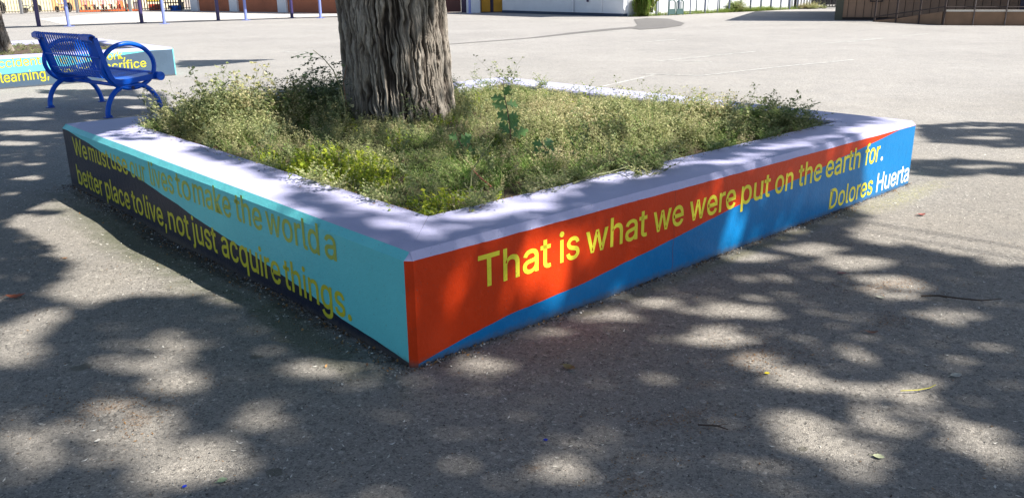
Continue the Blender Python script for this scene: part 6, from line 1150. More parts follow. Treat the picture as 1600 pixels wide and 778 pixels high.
lettuce((-0.28, 4.93, 0.41), 0.13, 5, 'low dark lobed weed in front of the trunk, left of the tallest lobed one', 3, (.08, .13))

# sapling with paired leaflets beside the trunk
rr = random.Random(5)
sp = empty('sapling', (-1.20, 5.95, 0.40), 0, 'thin sapling with rows of small paired leaflets leaning against the left of the trunk', 'plant')
mb = MB(); sp_pts = [(0.02, 0, 0), (0.03, 0, .15), (0.01, .01, .3), (-0.03, 0, .42), (-.09, 0, .50), (-.16, 0, .56)]
mb.tube(sp_pts, [.007, .006, .005, .004, .003, .002], 6); mb.build('stem', STEMG, sp, smooth=True)
for k, (t, az, el, L) in enumerate([(2.2, 3.0, .15, .18), (2.8, 3.3, .3, .20), (3.3, 2.7, .05, .20), (3.5, 0.2, .5, .10), (3.9, 3.4, .35, .22), (4.2, 2.9, -.15, .18), (4.6, 3.5, .2, .16), (2.6, 5.6, .1, .12)]):
    i = int(t); p = Vector(sp_pts[i]).lerp(Vector(sp_pts[i + 1]), t - i); d = Vector((math.cos(az) * math.cos(el), math.sin(az) * math.cos(el), math.sin(el)))
    pts = [p + d * L * j / 5 - Vector((0, 0, 0.05 * (j / 5) ** 2)) for j in range(6)]
    mbp = Proto(); mbp.stem(pts, .0014, .0007)
    for j in range(1, 6):
        for sg in (-1, 1):
            sd_ = d.cross(Vector((0, 0, 1))).normalized() * sg
            mbp.leaf(pts[j], sd_ * .8 + d * .5 + Vector((0, 0, rr.uniform(-.6, .1))), rr.uniform(.036, .05), .012, curl=.05)
    mbp.leaf(pts[5], d, .03, .008)
    v_, f_ = mbp.arr(); np_mesh('frond', v_, f_, LEAFS, sp)
ivy = empty('ivy', (-1.22, 6.12, 0.42), 0, 'pale ivy leaves climbing a twig at the left foot of the trunk', 'plant')
mb = MB(); mb.tube([(0, 0, 0), (.03, 0, .12), (.02, 0, .3), (.05, .02, .42)], [.005, .004, .004, .003], 5); mb.build('stem', STEMB, ivy, smooth=True)
for k in range(11):
    az = rr.uniform(2.0, 5.6); z_ = .05 + .022 * k
    lobed_leaf(.055, .028, 2.4, LEAFP, ivy, (rr.uniform(-.05, .05), rr.uniform(-.04, .02), z_), (math.cos(az), math.sin(az), rr.uniform(-.6, .5)))
def bush(loc, R_, n, mat, lab, seed, name='leafy_weed', maker=p_fern, sc=1.0):
    r_ = np.random.default_rng(seed); P = np.stack([r_.normal(0, R_, n), r_.normal(0, R_, n), 0 * r_.uniform(size=n)], -1)
    o = scatter(name, maker, 5, P, r_.uniform(.7, 1.2, n) * sc, .25, mat, None, seed); o.location = loc
    return tag(o, lab, 'plant')
bush((1.80, 5.66, 0.40), .09, 22, G_GREEN, 'bushy green weed standing above the others in the right corner of the planter', 41, sc=1.25)
bush((1.62, 5.25, 0.42), .04, 10, G_GREEN, 'small dark green weed leaning over the right wall coping', 42, sc=.7)
bush((0.72, 4.34, 0.43), .07, 16, G_GREEN, 'spreading blue green weed spilling over the coping midway along the right wall', 43, sc=.8)
bush((-2.62, 6.18, 0.42), .05, 10, G_GREEN, 'little dark weed in the far left corner of the planter', 44, sc=.55)
bush((-1.86, 5.98, 0.42), .03, 5, G_DRY, 'tall straw coloured stalk in the sunlit weeds on the left', 45, maker=p_seed, sc=1.6)
bush((0.02, 7.05, 0.45), .02, 2, G_GREY, 'tall dark seeding stalk against the pavement behind the trunk right side', 46, maker=p_seed, sc=1.25)
mb = MB()
mb.tube([(0.30, 3.98, .455), (.42, 4.08, .475), (.50, 4.16, .47), (.60, 4.24, .48)], [.005, .005, .004, .003], 6); mb.tube([(.50, 4.16, .47), (.56, 4.13, .462), (.585, 4.07, .453)], [.003, .002, .0015], 5)
tag(mb.build('bent_stalk', STEMG, None, smooth=True), 'bent pale green stalk lying over the inner edge of the right coping', 'stalk')
mb = MB(); mb.tube([(-.10, 4.08, .42), (-.15, 4.13, .45), (-.20, 4.18, .49)], [.004, .004, .002], 6)
tag(mb.build('red_stalk', simple_mat('pinkish_red_stalk', (.38, .10, .08), .6), None, smooth=True), 'short pinkish red stalk near the front corner of the bed', 'stalk')
mb = MB(); mb.tube([(-.20, 3.92, .41), (-.19, 4.0, .52), (-.13, 4.06, .60), (-.08, 4.12, .66)], [.003, .003, .0025, .0015], 6)
tag(mb.build('green_stalk', STEMG, None, smooth=True), 'long green stalk rising near the front corner of the bed', 'stalk')

# ------------------------------------------------------------------ bits lying on the asphalt
def gz(x, y): return float(ground_z(x, y))
def fallen(name, x, y, L, W, az, col, lab, cat='leaf', curl=0.2, thick=0):
    mb = MB(); n = 8; mid = []; l_ = []; r_ = []
    d = Vector((math.cos(az), math.sin(az), 0)); s_ = Vector((-d.y, d.x, 0))
    for i in range(n + 1):
        t = i / n; w = W * math.sin(math.pi * min(1, t * .97 + .03)) ** .8; z = 0.004 + curl * L * (t - .5) ** 2 * 1.5
        c = d * (t - .5) * L + Vector((0, 0, z)); up = Vector((0, 0, w * .45 * (1 if i % 2 else .7)))
        mid.append(c); l_.append(c + s_ * w + up); r_.append(c - s_ * w + up * .6)
    mb.add(mid + l_ + r_, [(i, i + 1, n + 2 + i, n + 1 + i) for i in range(n)] + [(i + 1, i, 2 * n + 2 + i, 2 * n + 3 + i) for i in range(n)])
    if cat == 'leaf': mb.tube([d * (-.5 * L) + Vector((0, 0, .004 + curl * L * .375)), d * (-.8 * L) + Vector((0, 0, .006))], [.001, .0008], 4)
    o = mb.build(name, simple_mat(name + '_surface', col, .7, 0, .25, 60), None, smooth=True, loc=(x, y, gz(x, y)))
    return tag(o, lab, cat)
fallen('fallen_leaf', -2.34, 3.71, .085, .022, .35, (.26, .075, .035), 'reddish brown curled leaf on the asphalt at the left edge', curl=.5)
fallen('fallen_leaf', 0.21, 2.88, .055, .017, -.7, (.22, .17, .07), 'olive tan folded leaf on the shaded asphalt in front of the orange wall', curl=.4)
fallen('fallen_petal', 0.94, 2.82, .022, .008, .2, (.85, .66, .03), 'bright yellow petal in a sun patch right of centre', 'petal')
fallen('fallen_leaf', 1.62, 3.89, .045, .014, 2.8, (.30, .12, .10), 'dull red leaf below the blue wall, halfway to the right edge', curl=.3)
fallen('fallen_leaf', 2.51, 4.95, .055, .016, .2, (.30, .10, .08), 'small red brown leaf on sunny asphalt right of the painted name', curl=.5)
fallen('fallen_leaf', 1.67, 3.56, .042, .013, 2.2, (.55, .54, .42), 'pale cream leaf just left of the long dark twig', curl=.3)
fallen('fallen_leaf', 1.11, 2.24, .034, .011, -.4, (.52, .55, .34), 'pale green leaf in the bottom right sun patch', curl=.2)
fallen('fallen_leaf', -0.86, 2.15, .030, .012, .6, (.20, .27, .17), 'pale green rounded leaf at the bottom left of the picture', curl=.1)
fallen('fallen_leaf', 1.47, 3.17, .055, .010, -.2, (.17, .08, .05), 'dark brown curled leaf in the dappled asphalt on the right', curl=.5)
fallen('fallen_leaf', 1.62, 2.78, .05, .013, .3, (.45, .43, .36), 'ragged grey cream leaf near the right edge', curl=.3)
fallen('paint_chip', 0.10, 2.36, .016, .007, .5, (.01, .03, .45), 'tiny bright blue chip near the bottom centre', 'chip')
fallen('paint_chip', -0.96, 2.12, .016, .006, 1.2, (.01, .04, .50), 'tiny bright blue chip at the bottom edge on the left', 'chip')
fallen('bark_chip', -1.34, 2.39, .020, .006, .9, (.62, .60, .55), 'small white chip in the lower left sun patch', 'chip')
fallen('fallen_leaf', -2.42, 4.32, .03, .009, .3, (.33, .17, .08), 'small tan leaf in the sunlight left of the dark wall', curl=.3)
mb = MB(); mb.tube([(1.86, 3.565, .010), (1.93, 3.56, .013), (2.02, 3.52, .012), (2.10, 3.50, .010), (2.20, 3.52, .009)], [.0045, .004, .0035, .003, .0015], 6)
mb.tube([(1.93, 3.56, .013), (1.96, 3.535, .011)], [.003, .0015], 5)
tag(mb.build('twig', simple_mat('dark_twig_bark', (.045, .03, .022), .8), None, smooth=True), 'long thin dark twig on the asphalt at the right', 'twig')
mb = MB(); mb.tube([(1.36, 2.655, .006), (1.42, 2.655, .008), (1.47, 2.672, .007), (1.50, 2.69, .010)], [.002, .0022, .002, .0015], 5)
tag(mb.build('flower_stem', simple_mat('yellow_green_stem', (.42, .38, .05), .6), None, smooth=True), 'thin yellow green stem lying in a sun patch at the right', 'stem')
mb = MB(); mb.tube([(0.60, 2.435, .006), (.66, 2.42, .010), (.69, 2.40, .007)], [.003, .003, .002], 5); mb.tube([(.66, 2.42, .010), (.70, 2.44, .006)], [.002, .001], 5)
tag(mb.build('twig', simple_mat('brown_twig', (.06, .04, .03), .8), None, smooth=True), 'short dark forked twig on the asphalt below the centre', 'twig')

def chips(name, n, box, sizes, mat, seed, lift=.0025, curl=.3, mask=None, asp=(.15, .45)):
    r_ = np.random.default_rng(seed); x = r_.uniform(box[0], box[1], n); y = r_.uniform(box[2], box[3], n)
    if mask is not None:
        k = mask(x, y, r_); x, y = x[k], y[k]; n = len(x)
    inside = ((x - PN.x) * PV.x + (y - PN.y) * PV.y > 0) & ((x - PN.x) * PV.x + (y - PN.y) * PV.y < SIDE) & ((x - PN.x) * PU.x + (y - PN.y) * PU.y > -.0) & ((x - PN.x) * PU.x + (y - PN.y) * PU.y < SIDE)
    x, y = x[~inside], y[~inside]; n = len(x)
    az = r_.uniform(0, 6.28, n); L = r_.uniform(sizes[0], sizes[1], n) * r_.uniform(.6, 1, n); W = L * r_.uniform(asp[0], asp[1], n)
    c, s = np.cos(az), np.sin(az); z0 = ground_z(x, y) + lift
    pts = []
    for u, w, h_ in ((-.5, 0, 1), (0, .5, .2), (.5, .25, 1), (.1, -.5, .1)):
        pts.append(np.stack([x + c * L * u - s * W * w, y + s * L * u + c * W * w, z0 + h_ * curl * L * r_.uniform(0, 1, n)], -1))
    V = np.stack(pts, 1).reshape(-1, 3)
    return tag(np_mesh(name, V, np.arange(n * 4).reshape(-1, 4), mat), kind='stuff')
M_CHIP = leaf_mat('pale_flower_bits', [(0.0, (.36, .33, .27)), (.5, (.60, .57, .50)), (1.0, (.82, .80, .74))], .8, .05)
M_CHIPB = leaf_mat('brown_crumbs', [(0.0, (.06, .04, .03)), (.5, (.22, .12, .05)), (1.0, (.38, .22, .09))], .8, .1)
M_GRIT = leaf_mat('loose_grit', [(0.0, (.04, .04, .035)), (.6, (.13, .12, .11)), (1.0, (.30, .28, .26))], .85, .0)
chips('pale_litter', 20000, (-4.5, 4.5, 1.6, 8.0), (.006, .026), M_CHIP, 51, mask=lambda x, y, r: pn(x * 1.3, y * 1.3, 4.4) * .8 + .45 > r.uniform(0, 1, len(x)), asp=(.12, .4))
chips('loose_grit', 26000, (-3.2, 3.2, 1.6, 4.8), (.004, .010), M_GRIT, 52, asp=(.5, 1.0), curl=.5)
def rust(x, y, r):
    d = 0
    for cx, cy, rx, ry in ((-1.42, 2.62, .2, .1), (-1.25, 2.48, .05, .15), (0.33, 2.11, .1, .07), (0.55, 2.5, .2, .05), (1.75, 3.72, .3, .1), (0.95, 3.0, .2, .1), (1.62, 3.3, .12, .08), (.45, 2.25, .12, .03), (0.9, 2.85, .1, .05), (.6, 2.42, .1, .03), (2.1, 2.7, .05, .08)):
        d = d + np.exp(-((x - cx) / rx) ** 2 - ((y - cy) / ry) ** 2)
    return d * .8 + .02 > r.uniform(0, 1, len(x))
chips('brown_litter', 130000, (-3, 3, 1.6, 4.5), (.005, .016), M_CHIPB, 53, asp=(.1, .5), mask=rust)
def foot(x, y, r):
    a = (x - PN.x) * PV.x + (y - PN.y) * PV.y; b = (x - PN.x) * PU.x + (y - PN.y) * PU.y
    dl = np.where((b > 0) & (b < SIDE), -a, 9); dr = np.where((a > 0) & (a < SIDE), -b, 9)
    return (np.exp(-np.abs(dl) / .05) * (dl > 0) + .45 * np.exp(-np.abs(dr) / .03) * (dr > 0) > r.uniform(0, 1, len(x)))
def foot_line(name, n, mat, seed, spread, L0, L1):
    r_ = np.random.default_rng(seed); s_ = r_.uniform(-.02, SIDE, n); off = r_.exponential(spread, n) + .003
    left = r_.uniform(0, 1, n) < .68; off = np.where(left, off, off * .55)
    dens = .5 + .9 * pn(s_ * 2.3, left * 5.0); k = dens > r_.uniform(0, 1, n); s_, off, left = s_[k], off[k], left[k]; n = len(s_)
    x = np.where(left, PN.x + PU.x * s_ - PV.x * off, PN.x + PV.x * s_ - PU.x * off); y = np.where(left, PN.y + PU.y * s_ - PV.y * off, PN.y + PV.y * s_ - PU.y * off)
    L = r_.uniform(L0, L1, n); az = r_.uniform(0, 6.28, n); z = ground_z(x, y) + .002
    V = np.stack([np.stack([x + np.cos(az + q * 1.57) * L * (.5 if q % 2 == 0 else .25), y + np.sin(az + q * 1.57) * L * (.5 if q % 2 == 0 else .25), z + r_.uniform(0, .7, n) * L], -1) for q in range(4)], 1).reshape(-1, 3)
    tag(np_mesh(name, V, np.arange(n * 4).reshape(-1, 4), mat), kind='stuff')
foot_line('debris_along_wall_foot', 6000, M_GRIT, 54, .030, .005, .016)
foot_line('petals_along_wall_foot', 1300, M_CHIP, 56, .055, .005, .014)
foot_line('brown_leaf_bits_along_wall_foot', 2600, M_CHIPB, 57, .04, .006, .018)
# crumbs on the coping close to the bed
r_ = np.random.default_rng(55); n = 700
sd_i = r_.integers(0, 4, n); s_ = r_.uniform(TH, SIDE - TH, n); off = TH - np.abs(r_.normal(0, .035, n)) - .004
ca = np.where(sd_i == 0, s_, np.where(sd_i == 1, SIDE - off, np.where(sd_i == 2, s_, off))); cb = np.where(sd_i == 0, off, np.where(sd_i == 1, s_, np.where(sd_i == 2, SIDE - off, s_)))
x = PN.x + PV.x * ca + PU.x * cb; y = PN.y + PV.y * ca + PU.y * cb; L = r_.uniform(.006, .022, n); az = r_.uniform(0, 6.28, n)
V = np.stack([np.stack([x + np.cos(az + k * 1.57) * L * (.5 if k % 2 == 0 else .15), y + np.sin(az + k * 1.57) * L * (.5 if k % 2 == 0 else .15), .4525 + r_.uniform(0, .3, n) * L], -1) for k in range(4)], 1).reshape(-1, 3)
tag(np_mesh('crumbs_on_coping', V, np.arange(n * 4).reshape(-1, 4), M_CHIPB), kind='stuff')

# ------------------------------------------------------------------ bench
BBLUE = paint_mat('glossy_blue_powder_coat', (0.003, 0.095, 0.58), 0.28, 0.08, 0.12, dirt=(.02, .05, .3))
BDARK = simple_mat('dark_blue_bolt', (0.004, 0.012, 0.09), .35)
bench = empty('bench', (-4.96, 10.16, 0), math.radians(-38.9), 'blue metal slatted bench with round hoop armrests, between the two planters', 'bench')
back = [(-.365, .825), (-.40, .85), (-.40, .885), (-.365, .905), (-.33, .885), (-.31, .80), (-.275, .66), (-.245, .54), (-.225, .47), (-.19, .42), (-.12, .400), (-.02, .402), (.10, .415), (.22, .43), (.29, .435), (.325, .425), (.345, .40)]
XR_, XL_ = 0.87, -0.52
for sg in (-1, 1):
    mb = MB(); x0, x1 = (XR_ - .19, XR_) if sg > 0 else (XL_, XL_ + .13)
    mb.sweep_rect([(a - .0, b + .0) for a, b in back], x0, x1, .014)
    xs_ = x1 if sg > 0 else x0
    mb.sweep_rect([(a, b - .018) for a, b in back[4:]], xs_ - .006, xs_ + .006, .05)
    mb.sweep_rect([(a, b - .03) for a, b in back[9:-1]], xs_ - .005, xs_ + .005, .045)
    mb.build('side_strap', BBLUE, bench)
mb = MB(); mb.sweep_rect(back[1:-1], -.013, .013, .008); sl = mb.build('slat', BBLUE, bench)
ns = 18; sx0 = XL_ + .16
for i in range(ns):
    xx = sx0 + (XR_ - XL_ - .38) * i / (ns - 1)
    if i == 0: sl.location = (xx, 0, 0)
    else: copy_part(sl, bench, (xx, 0, 0))
for (y_, z_) in ((-.295, .655), (-.247, .50), (0.0, .385), (.2, .41)):
    mb = MB(); mb.tube([(XL_ + .04, y_, z_), (XR_ - .04, y_, z_)], .009, 8); mb.build('cross_rod', BBLUE, bench, smooth=True)
mb = MB(); mb.tube([(XL_ - .02, .34, .41), (XR_ + .05, .34, .41)], .05, 20); mb.build('front_tube', BBLUE, bench, smooth=True)
for sg in (-1, 1):
    X0 = .835 if sg > 0 else -.60
    mb = MB(); pts = [(X0, .30 * math.cos(t) + .02, .545 + .245 * math.sin(t)) for t in np.linspace(0, 2 * math.pi, 49)]
    mb.tube(pts, .026, 10, cap=False); mb.build('armrest_hoop', BBLUE, bench, smooth=True)
    for s2 in (-1, 1):
        pts = [(X0, .02 + s2 * (.035 + .285 * math.sin(t)), .335 * math.cos(t) - .0) for t in np.linspace(0, math.pi / 2, 14)]
        pts[0] = (X0, .02, .325)
        mb = MB(); mb.tube(pts, .028, 10); leg = mb.build('leg', BBLUE, bench, smooth=True)
        mb = MB(); mb.box(X0 - .035, X0 + .035, .02 + s2 * .32 - .04, .02 + s2 * .32 + .04, 0.0, .012, .003)
        mb.tube([(X0 + .02, .02 + s2 * .29, .012), (X0 + .02, .02 + s2 * .29, .03)], .008, 6); mb.build('foot_plate', BBLUE, leg)
    for (y_, z_) in ((.02, .305), (-.22, .44), (.265, .43)):
        mb = MB(); mb.tube([(X0 - .03, y_, z_), (X0 + sg * .03, y_, z_)], .020, 12); mb.build('bolt', BDARK, bench, smooth=True)
mb = MB(); mb.tube([(-.60, .02, .31), (.835, .02, .31)], .022, 12); mb.build('lower_rail', BBLUE, bench, smooth=True)

# ------------------------------------------------------------------ two rows of thin posts beyond the court, unseen slab added for its shadow
PUR = simple_mat('dark_purple_post_paint', (.045, .032, .12), .4)
LBL = simple_mat('light_blue_post_paint', (.20, .25, .58), .4)
posts = [(-16.77, 33.06, LBL, 'light blue', 'first'), (-13.65, 34.38, LBL, 'light blue', 's'), (-11.23, 37.1, LBL, 'light blue', ''), (-8.36, 38.55, LBL, 'light blue', ''), (-1.92, 42.4, LBL, 'light blue', ''),
         (-18.15, 33.5, PUR, 'dark purple', ''), (-15.18, 35.9, PUR, 'dark purple', ''), (-12.45, 37.2, PUR, 'dark purple', ''), (-9.84, 39.4, PUR, 'dark purple', '')]
plabs = ['light blue post above the back of the bench', 'light blue post right of the bench, by the left end of the red brown wall', 'light blue post before the second red brown wall panel',
         'light blue post just left of the trunk', 'light blue post just right of the trunk, before the grey pillar', 'dark purple post above the left end of the bench', 'dark purple post above the bench hoop armrest',
         'dark purple post before the first red brown wall panel', 'dark purple post before the third red brown wall panel']
for (x, y, mt, cn, _), lb in zip(posts, plabs):
    r = empty('canopy_post', (x, y, 0), 0, lb, 'post', 'posts of the shade canopy beyond the court')
    mb = MB(); w = .062 if mt is LBL else .075
    mb.tube([(0, 0, 0), (0, 0, 3.0)], w, 12); mb.build('pole', mt, r, smooth=True)
    mb = MB(); mb.box(-.15, .15, -.15, .15, 0.002, .02, .004); mb.build('base_plate', mt, r)
can = empty('shadow_casting_beam', (0, 0, 0), 0, 'unseen narrow roof slab added to cast the shadow line by the thin posts', 'canopy')
d2 = Vector((.835, .55)); n2 = Vector((.55, -.835))
mb = MB()
A0 = Vector((-22.5, 30.6)) + n2 * 2.1; 
for (a_, w_) in ((0, .75),):
    p0 = A0; p1 = A0 + d2 * 20
    vs = []
    for z in (2.95, 3.05):
        for p in (p0 - n2 * w_, p1 - n2 * w_ * .5, p1 + n2 * w_ * .5, p0 + n2 * w_): vs.append((p.x, p.y, z))
    mb.add(vs, [(3, 2, 1, 0), (4, 5, 6, 7), (0, 1, 5, 4), (1, 2, 6, 5), (2, 3, 7, 6), (3, 0, 4, 7)])
mb.build('shadow_casting_slab', PUR, can)  # out of view, set forward of the posts to throw the shadow line

# ------------------------------------------------------------------ buildings at the far side
def wallbox(mb, p0, p1, z0, z1, t, mi=0):
    """upright slab from p0 to p1, thickness t away from the camera"""
    p0 = Vector(p0); p1 = Vector(p1); d = (p1 - p0).normalized(); n = Vector((-d.y, d.x))
    if n.y < 0: n = -n
    q = [p0, p1, p1 + n * t, p0 + n * t]
    vs = [(a.x, a.y, z) for z in (z0, z1) for a in q]
    mb.add(vs, [(3, 2, 1, 0), (4, 5, 6, 7), (0, 1, 5, 4), (1, 2, 6, 5), (2, 3, 7, 6), (3, 0, 4, 7)], mi)
TERRA = simple_mat('red_brown_plaster', (.36, .12, .06), .8, 0, .14, 1.2, .2, 20)
WHITEP = simple_mat('white_plaster', (.68, .70, .74), .7, 0, .05, 1.5, .2, 20)
MAROON = simple_mat('maroon_door_paint', (.07, .012, .012), .5)
OCHRE = simple_mat('ochre_yellow_panel', (.50, .24, .010), .6, 0, .12, 3)
VIOL = simple_mat('dark_violet_frame', (.03, .015, .06), .5)
bA = Vector((-19.3, 53.2)); bB = Vector((-8.0, 44.6)); dA = (bB - bA).normalized(); LA = (bB - bA).length; nA = Vector((-dA.y, dA.x)) * (1 if dA.x > 0 else -1)
if nA.y < 0: nA = -nA
rb = empty('school_building', (0, 0, 0), 0, 'low building with red brown wall panels between white pilasters, behind the thin posts', 'building')
def frac(px_s):  # point along the front from its left end
    return bA + dA * (LA * px_s)
pil = [0.0, .27, .575, .93]
ends = [(.06, .27), (.335, .575), (.645, .93)]
for k, f_ in enumerate([0.0, .275, .585, .935]):
    mb = MB(); p = frac(f_) - nA * .12; wallbox(mb, p, p + dA * .75, 0, 3.6, .5); mb.build('pilaster', WHITEP, rb)
for a_, b_ in ((.053, .275), (.328, .585), (.638, .935)):
    mb = MB(); wallbox(mb, frac(a_), frac(b_), 0, 3.6, .3); mb.build('wall_panel', TERRA, rb)
# dark recessed entrance, grey pillar, ochre panels
e0 = bB + dA * .0; e1 = Vector((-3.4, 43.4)); e2 = Vector((-2.35, 43.5))
mb = MB(); wallbox(mb, (-8.0, 45.2), (-3.1, 44.9), 0, 3.2, .3); mb.build('entrance_wall', TERRA, rb)
mb = MB(); wallbox(mb, (-3.25, 44.2), (-2.45, 44.1), 0.03, 2.3, .08); mb.build('door', MAROON, rb)
mb = MB(); wallbox(mb, (-2.42, 44.05), (-2.15, 44.0), 0, 3.2, .2); mb.build('door_frame', VIOL, rb)
mb = MB(); wallbox(mb, (-2.13, 43.4), (-1.45, 43.3), 0, 3.2, .5); mb.build('pillar', WHITEP, rb)
for a_, b_ in ((-1.38, -.95), (-.78, -.36)):
    mb = MB(); wallbox(mb, (a_, 43.5), (b_, 43.45), 0.04, 2.4, .1); mb.build('door_leaf', OCHRE, rb)
mb = MB(); wallbox(mb, (-1.42, 43.62), (-.34, 43.57), 0, 2.6, .1); mb.build('door_frame', VIOL, rb)
mb = MB()
for z in (3.6, 3.85):
    pass
q4 = [bA - nA * .7 - dA * .5, bB - nA * .7 + dA * .2, Vector((-.3, 42.6)), Vector((-.3, 50)), bA + nA * 6]
vs = [(p.x, p.y, z) for z in (3.6, 3.8) for p in q4]
mb.add(vs, [(4, 3, 2, 1, 0), (5, 6, 7, 8, 9)] + [(i, (i + 1) % 5, (i + 1) % 5 + 5, i + 5) for i in range(5)]); mb.build('roof', WHITEP, rb)

wb = empty('white_building', (0, 0, 0), 0, 'white walled block with a plain door, in shade right of the ochre doors', 'building')
w0 = Vector((-.33, 42.9)); w1 = Vector((4.75, 36.2)); dW = (w1 - w0).normalized(); nW = Vector((-dW.y, dW.x)); nW = nW if nW.y > 0 else -nW
mb = MB(); wallbox(mb, w0, w1, 0.12, 3.6, 5.0); mb.build('wall', WHITEP, wb)
mb = MB(); wallbox(mb, w0 - nW * .03, w1 - nW * .03, 0, .12, .3); mb.build('dark_base_strip', simple_mat('dark_blue_base', (.03, .05, .09), .7), wb)
dr0 = w0 + dW * 6.2; mb = MB(); wallbox(mb, dr0 - nW * .05, dr0 + dW * .95 - nW * .05, .13, 2.2, .045); dd = mb.build('door', WHITEP, wb)
mb = MB(); kb = dr0 + dW * .08 - nW * .1; mb.tube([(kb.x, kb.y, .62), (kb.x + .02, kb.y - .06, .62)], .05, 8); mb.build('handle', VIOL, dd)
mb = MB(); pb = w0 + dW * 5.3 - nW * .07; mb.tube([(pb.x, pb.y, 0.15), (pb.x, pb.y, 3.4)], .045, 8); mb.build('drain_pipe', WHITEP, wb)
mb = MB(); wallbox(mb, w0 - nW * .45, w1 - nW * .45 + dW * .3, 3.6, 3.75, 5.8); mb.build('roof', WHITEP, wb)

lw0 = Vector((4.95, 36.3)); lw1 = Vector((14.2, 43.6)); dL = (lw1 - lw0).normalized(); nL = Vector((dL.y, -dL.x))
lw = empty('boundary_wall', (0, 0, 0), 0, 'long bright white wall in full sun with weeds along its foot', 'wall')
for i in range(6):
    a_ = lw0 + dL * ((lw1 - lw0).length * i / 6 + .012); b_ = lw0 + dL * ((lw1 - lw0).length * (i + 1) / 6 - .012)
    mb = MB(); wallbox(mb, a_, b_, 0, 3.0, .3); mb.build('wall_panel', WHITEP, lw)
STEEL = simple_mat('blue_grey_fence_steel', (.11, .13, .20), .5)
fpx = [0.05, 0.115, .18, .235, .30, .385, .46, .53, .60, .665, .73, .80, .87, .93, .985]
fp = empty('steel_fence', (0, 0, 0), 0, 'row of blue grey fence posts standing before the bright white wall', 'fence')
for i, f_ in enumerate(fpx):
    p = lw0 + dL * (lw1 - lw0).length * f_ + nL * .35; mb = MB(); mb.tube([(p.x, p.y, 0), (p.x, p.y, 2.4)], .045 if i % 2 else .028, 8); mb.build('fence_post', STEEL, fp, smooth=True)
mb = MB()
for z in (2.3, ):
    p = lw0 + nL * .35; q_ = lw1 + nL * .35; mb.tube([(p.x, p.y, z), (q_.x, q_.y, z)], .025, 6)
mb.build('top_rail', STEEL, fp)
# grass along that wall
def verge(name, p0, p1, wdt, n, hgt, mat, seed, dens=None):
    r_ = np.random.default_rng(seed); t = r_.uniform(0, 1, n)
    if dens is not None: t = t[dens(t) > r_.uniform(0, 1, n)]
    n = len(t); d = (p1 - p0); k = r_.uniform(0, wdt, n)
    P = np.stack([p0.x + d.x * t + nL.x * k, p0.y + d.y * t + nL.y * k, 0 * t], -1)
    return tag(scatter(name, p_grass, 5, P, r_.uniform(.5, 1.2, n) * hgt, .3, mat, None, seed), kind='stuff')
G_SUN = leaf_mat('sunny_verge_grass', [(0.0, (.11, .20, .03)), (.7, (.22, .30, .06)), (1.0, (.38, .36, .14))], .6, .4)
verge('verge_grass', lw0, lw1, .50, 5200, 1.1, G_SUN, 61, lambda t: .22 + .78 * (t > .48) * (t < .82))
sh = bush((5.60, 36.25, 0), .10, 90, G_SUN, 'bright green shrub growing at the left end of the white wall', 62, name='shrub', sc=1.5)
v_ = np.zeros(len(sh.data.vertices) * 3); sh.data.vertices.foreach_get('co', v_); v_ = v_.reshape(-1, 3); v_[:, 2] += np.random.default_rng(1).uniform(0, .8, len(v_) // 4 + 1).repeat(4)[:len(v_)] * 1.0; sh.data.vertices.foreach_set('co', v_.ravel()); sh.data.update()
bush((10.4, 40.6, 0), .15, 70, G_GREEN, 'small dark bush against the white wall near its middle', 63, name='shrub', sc=3.0)
bush((14.9, 43.3, 0), .25, 50, G_DRY, 'dry brown bush by the black picket fence', 64, name='shrub', sc=1.8)
# little green gate
GRN = simple_mat('green_grey_gate_steel', (.05, .10, .10), .5)
gt = empty('gate', (6.75, 36.9, 0), math.atan2(dL.y, dL.x), 'small dark green arched gate leaning before the white wall', 'gate')
for x0 in (0.0, .52):
    mb = MB(); pts = [(x0, 0, 0), (x0, 0, .50)] + [(x0 + .21 - .21 * math.cos(t), 0, .50 + .13 * math.sin(t)) for t in np.linspace(0.2, math.pi - .2, 8)] + [(x0 + .42, 0, .5), (x0 + .42, 0, 0)]
    mb.tube(pts, .024, 8); fr = mb.build('gate_frame', GRN, gt, smooth=True)
    for j in range(1, 6):
        mb = MB(); mb.tube([(x0 + .07 * j, 0, .05), (x0 + .07 * j, 0, .55)], .008, 5); mb.build('bar', GRN, fr)
    mb = MB(); mb.box(x0 + .02, x0 + .40, -.012, .012, .04, .26); mb.build('lower_panel', GRN, fr)
# blue bin beside the post
bc = empty('water_fountain', (9.85, 40.35, 0), 0, 'slim blue pedestal before the white wall', 'pedestal')
mb = MB(); mb.tube([(0, 0, 0), (0, 0, .75)], .09, 10); mb.build('pedestal_column', simple_mat('blue_enamel', (.03, .12, .45), .4), bc, smooth=True)
mb = MB(); mb.tube([(0, 0, .75), (0, 0, .86)], [.12, .22], 12); mb.build('basin', STEEL, bc, smooth=True)

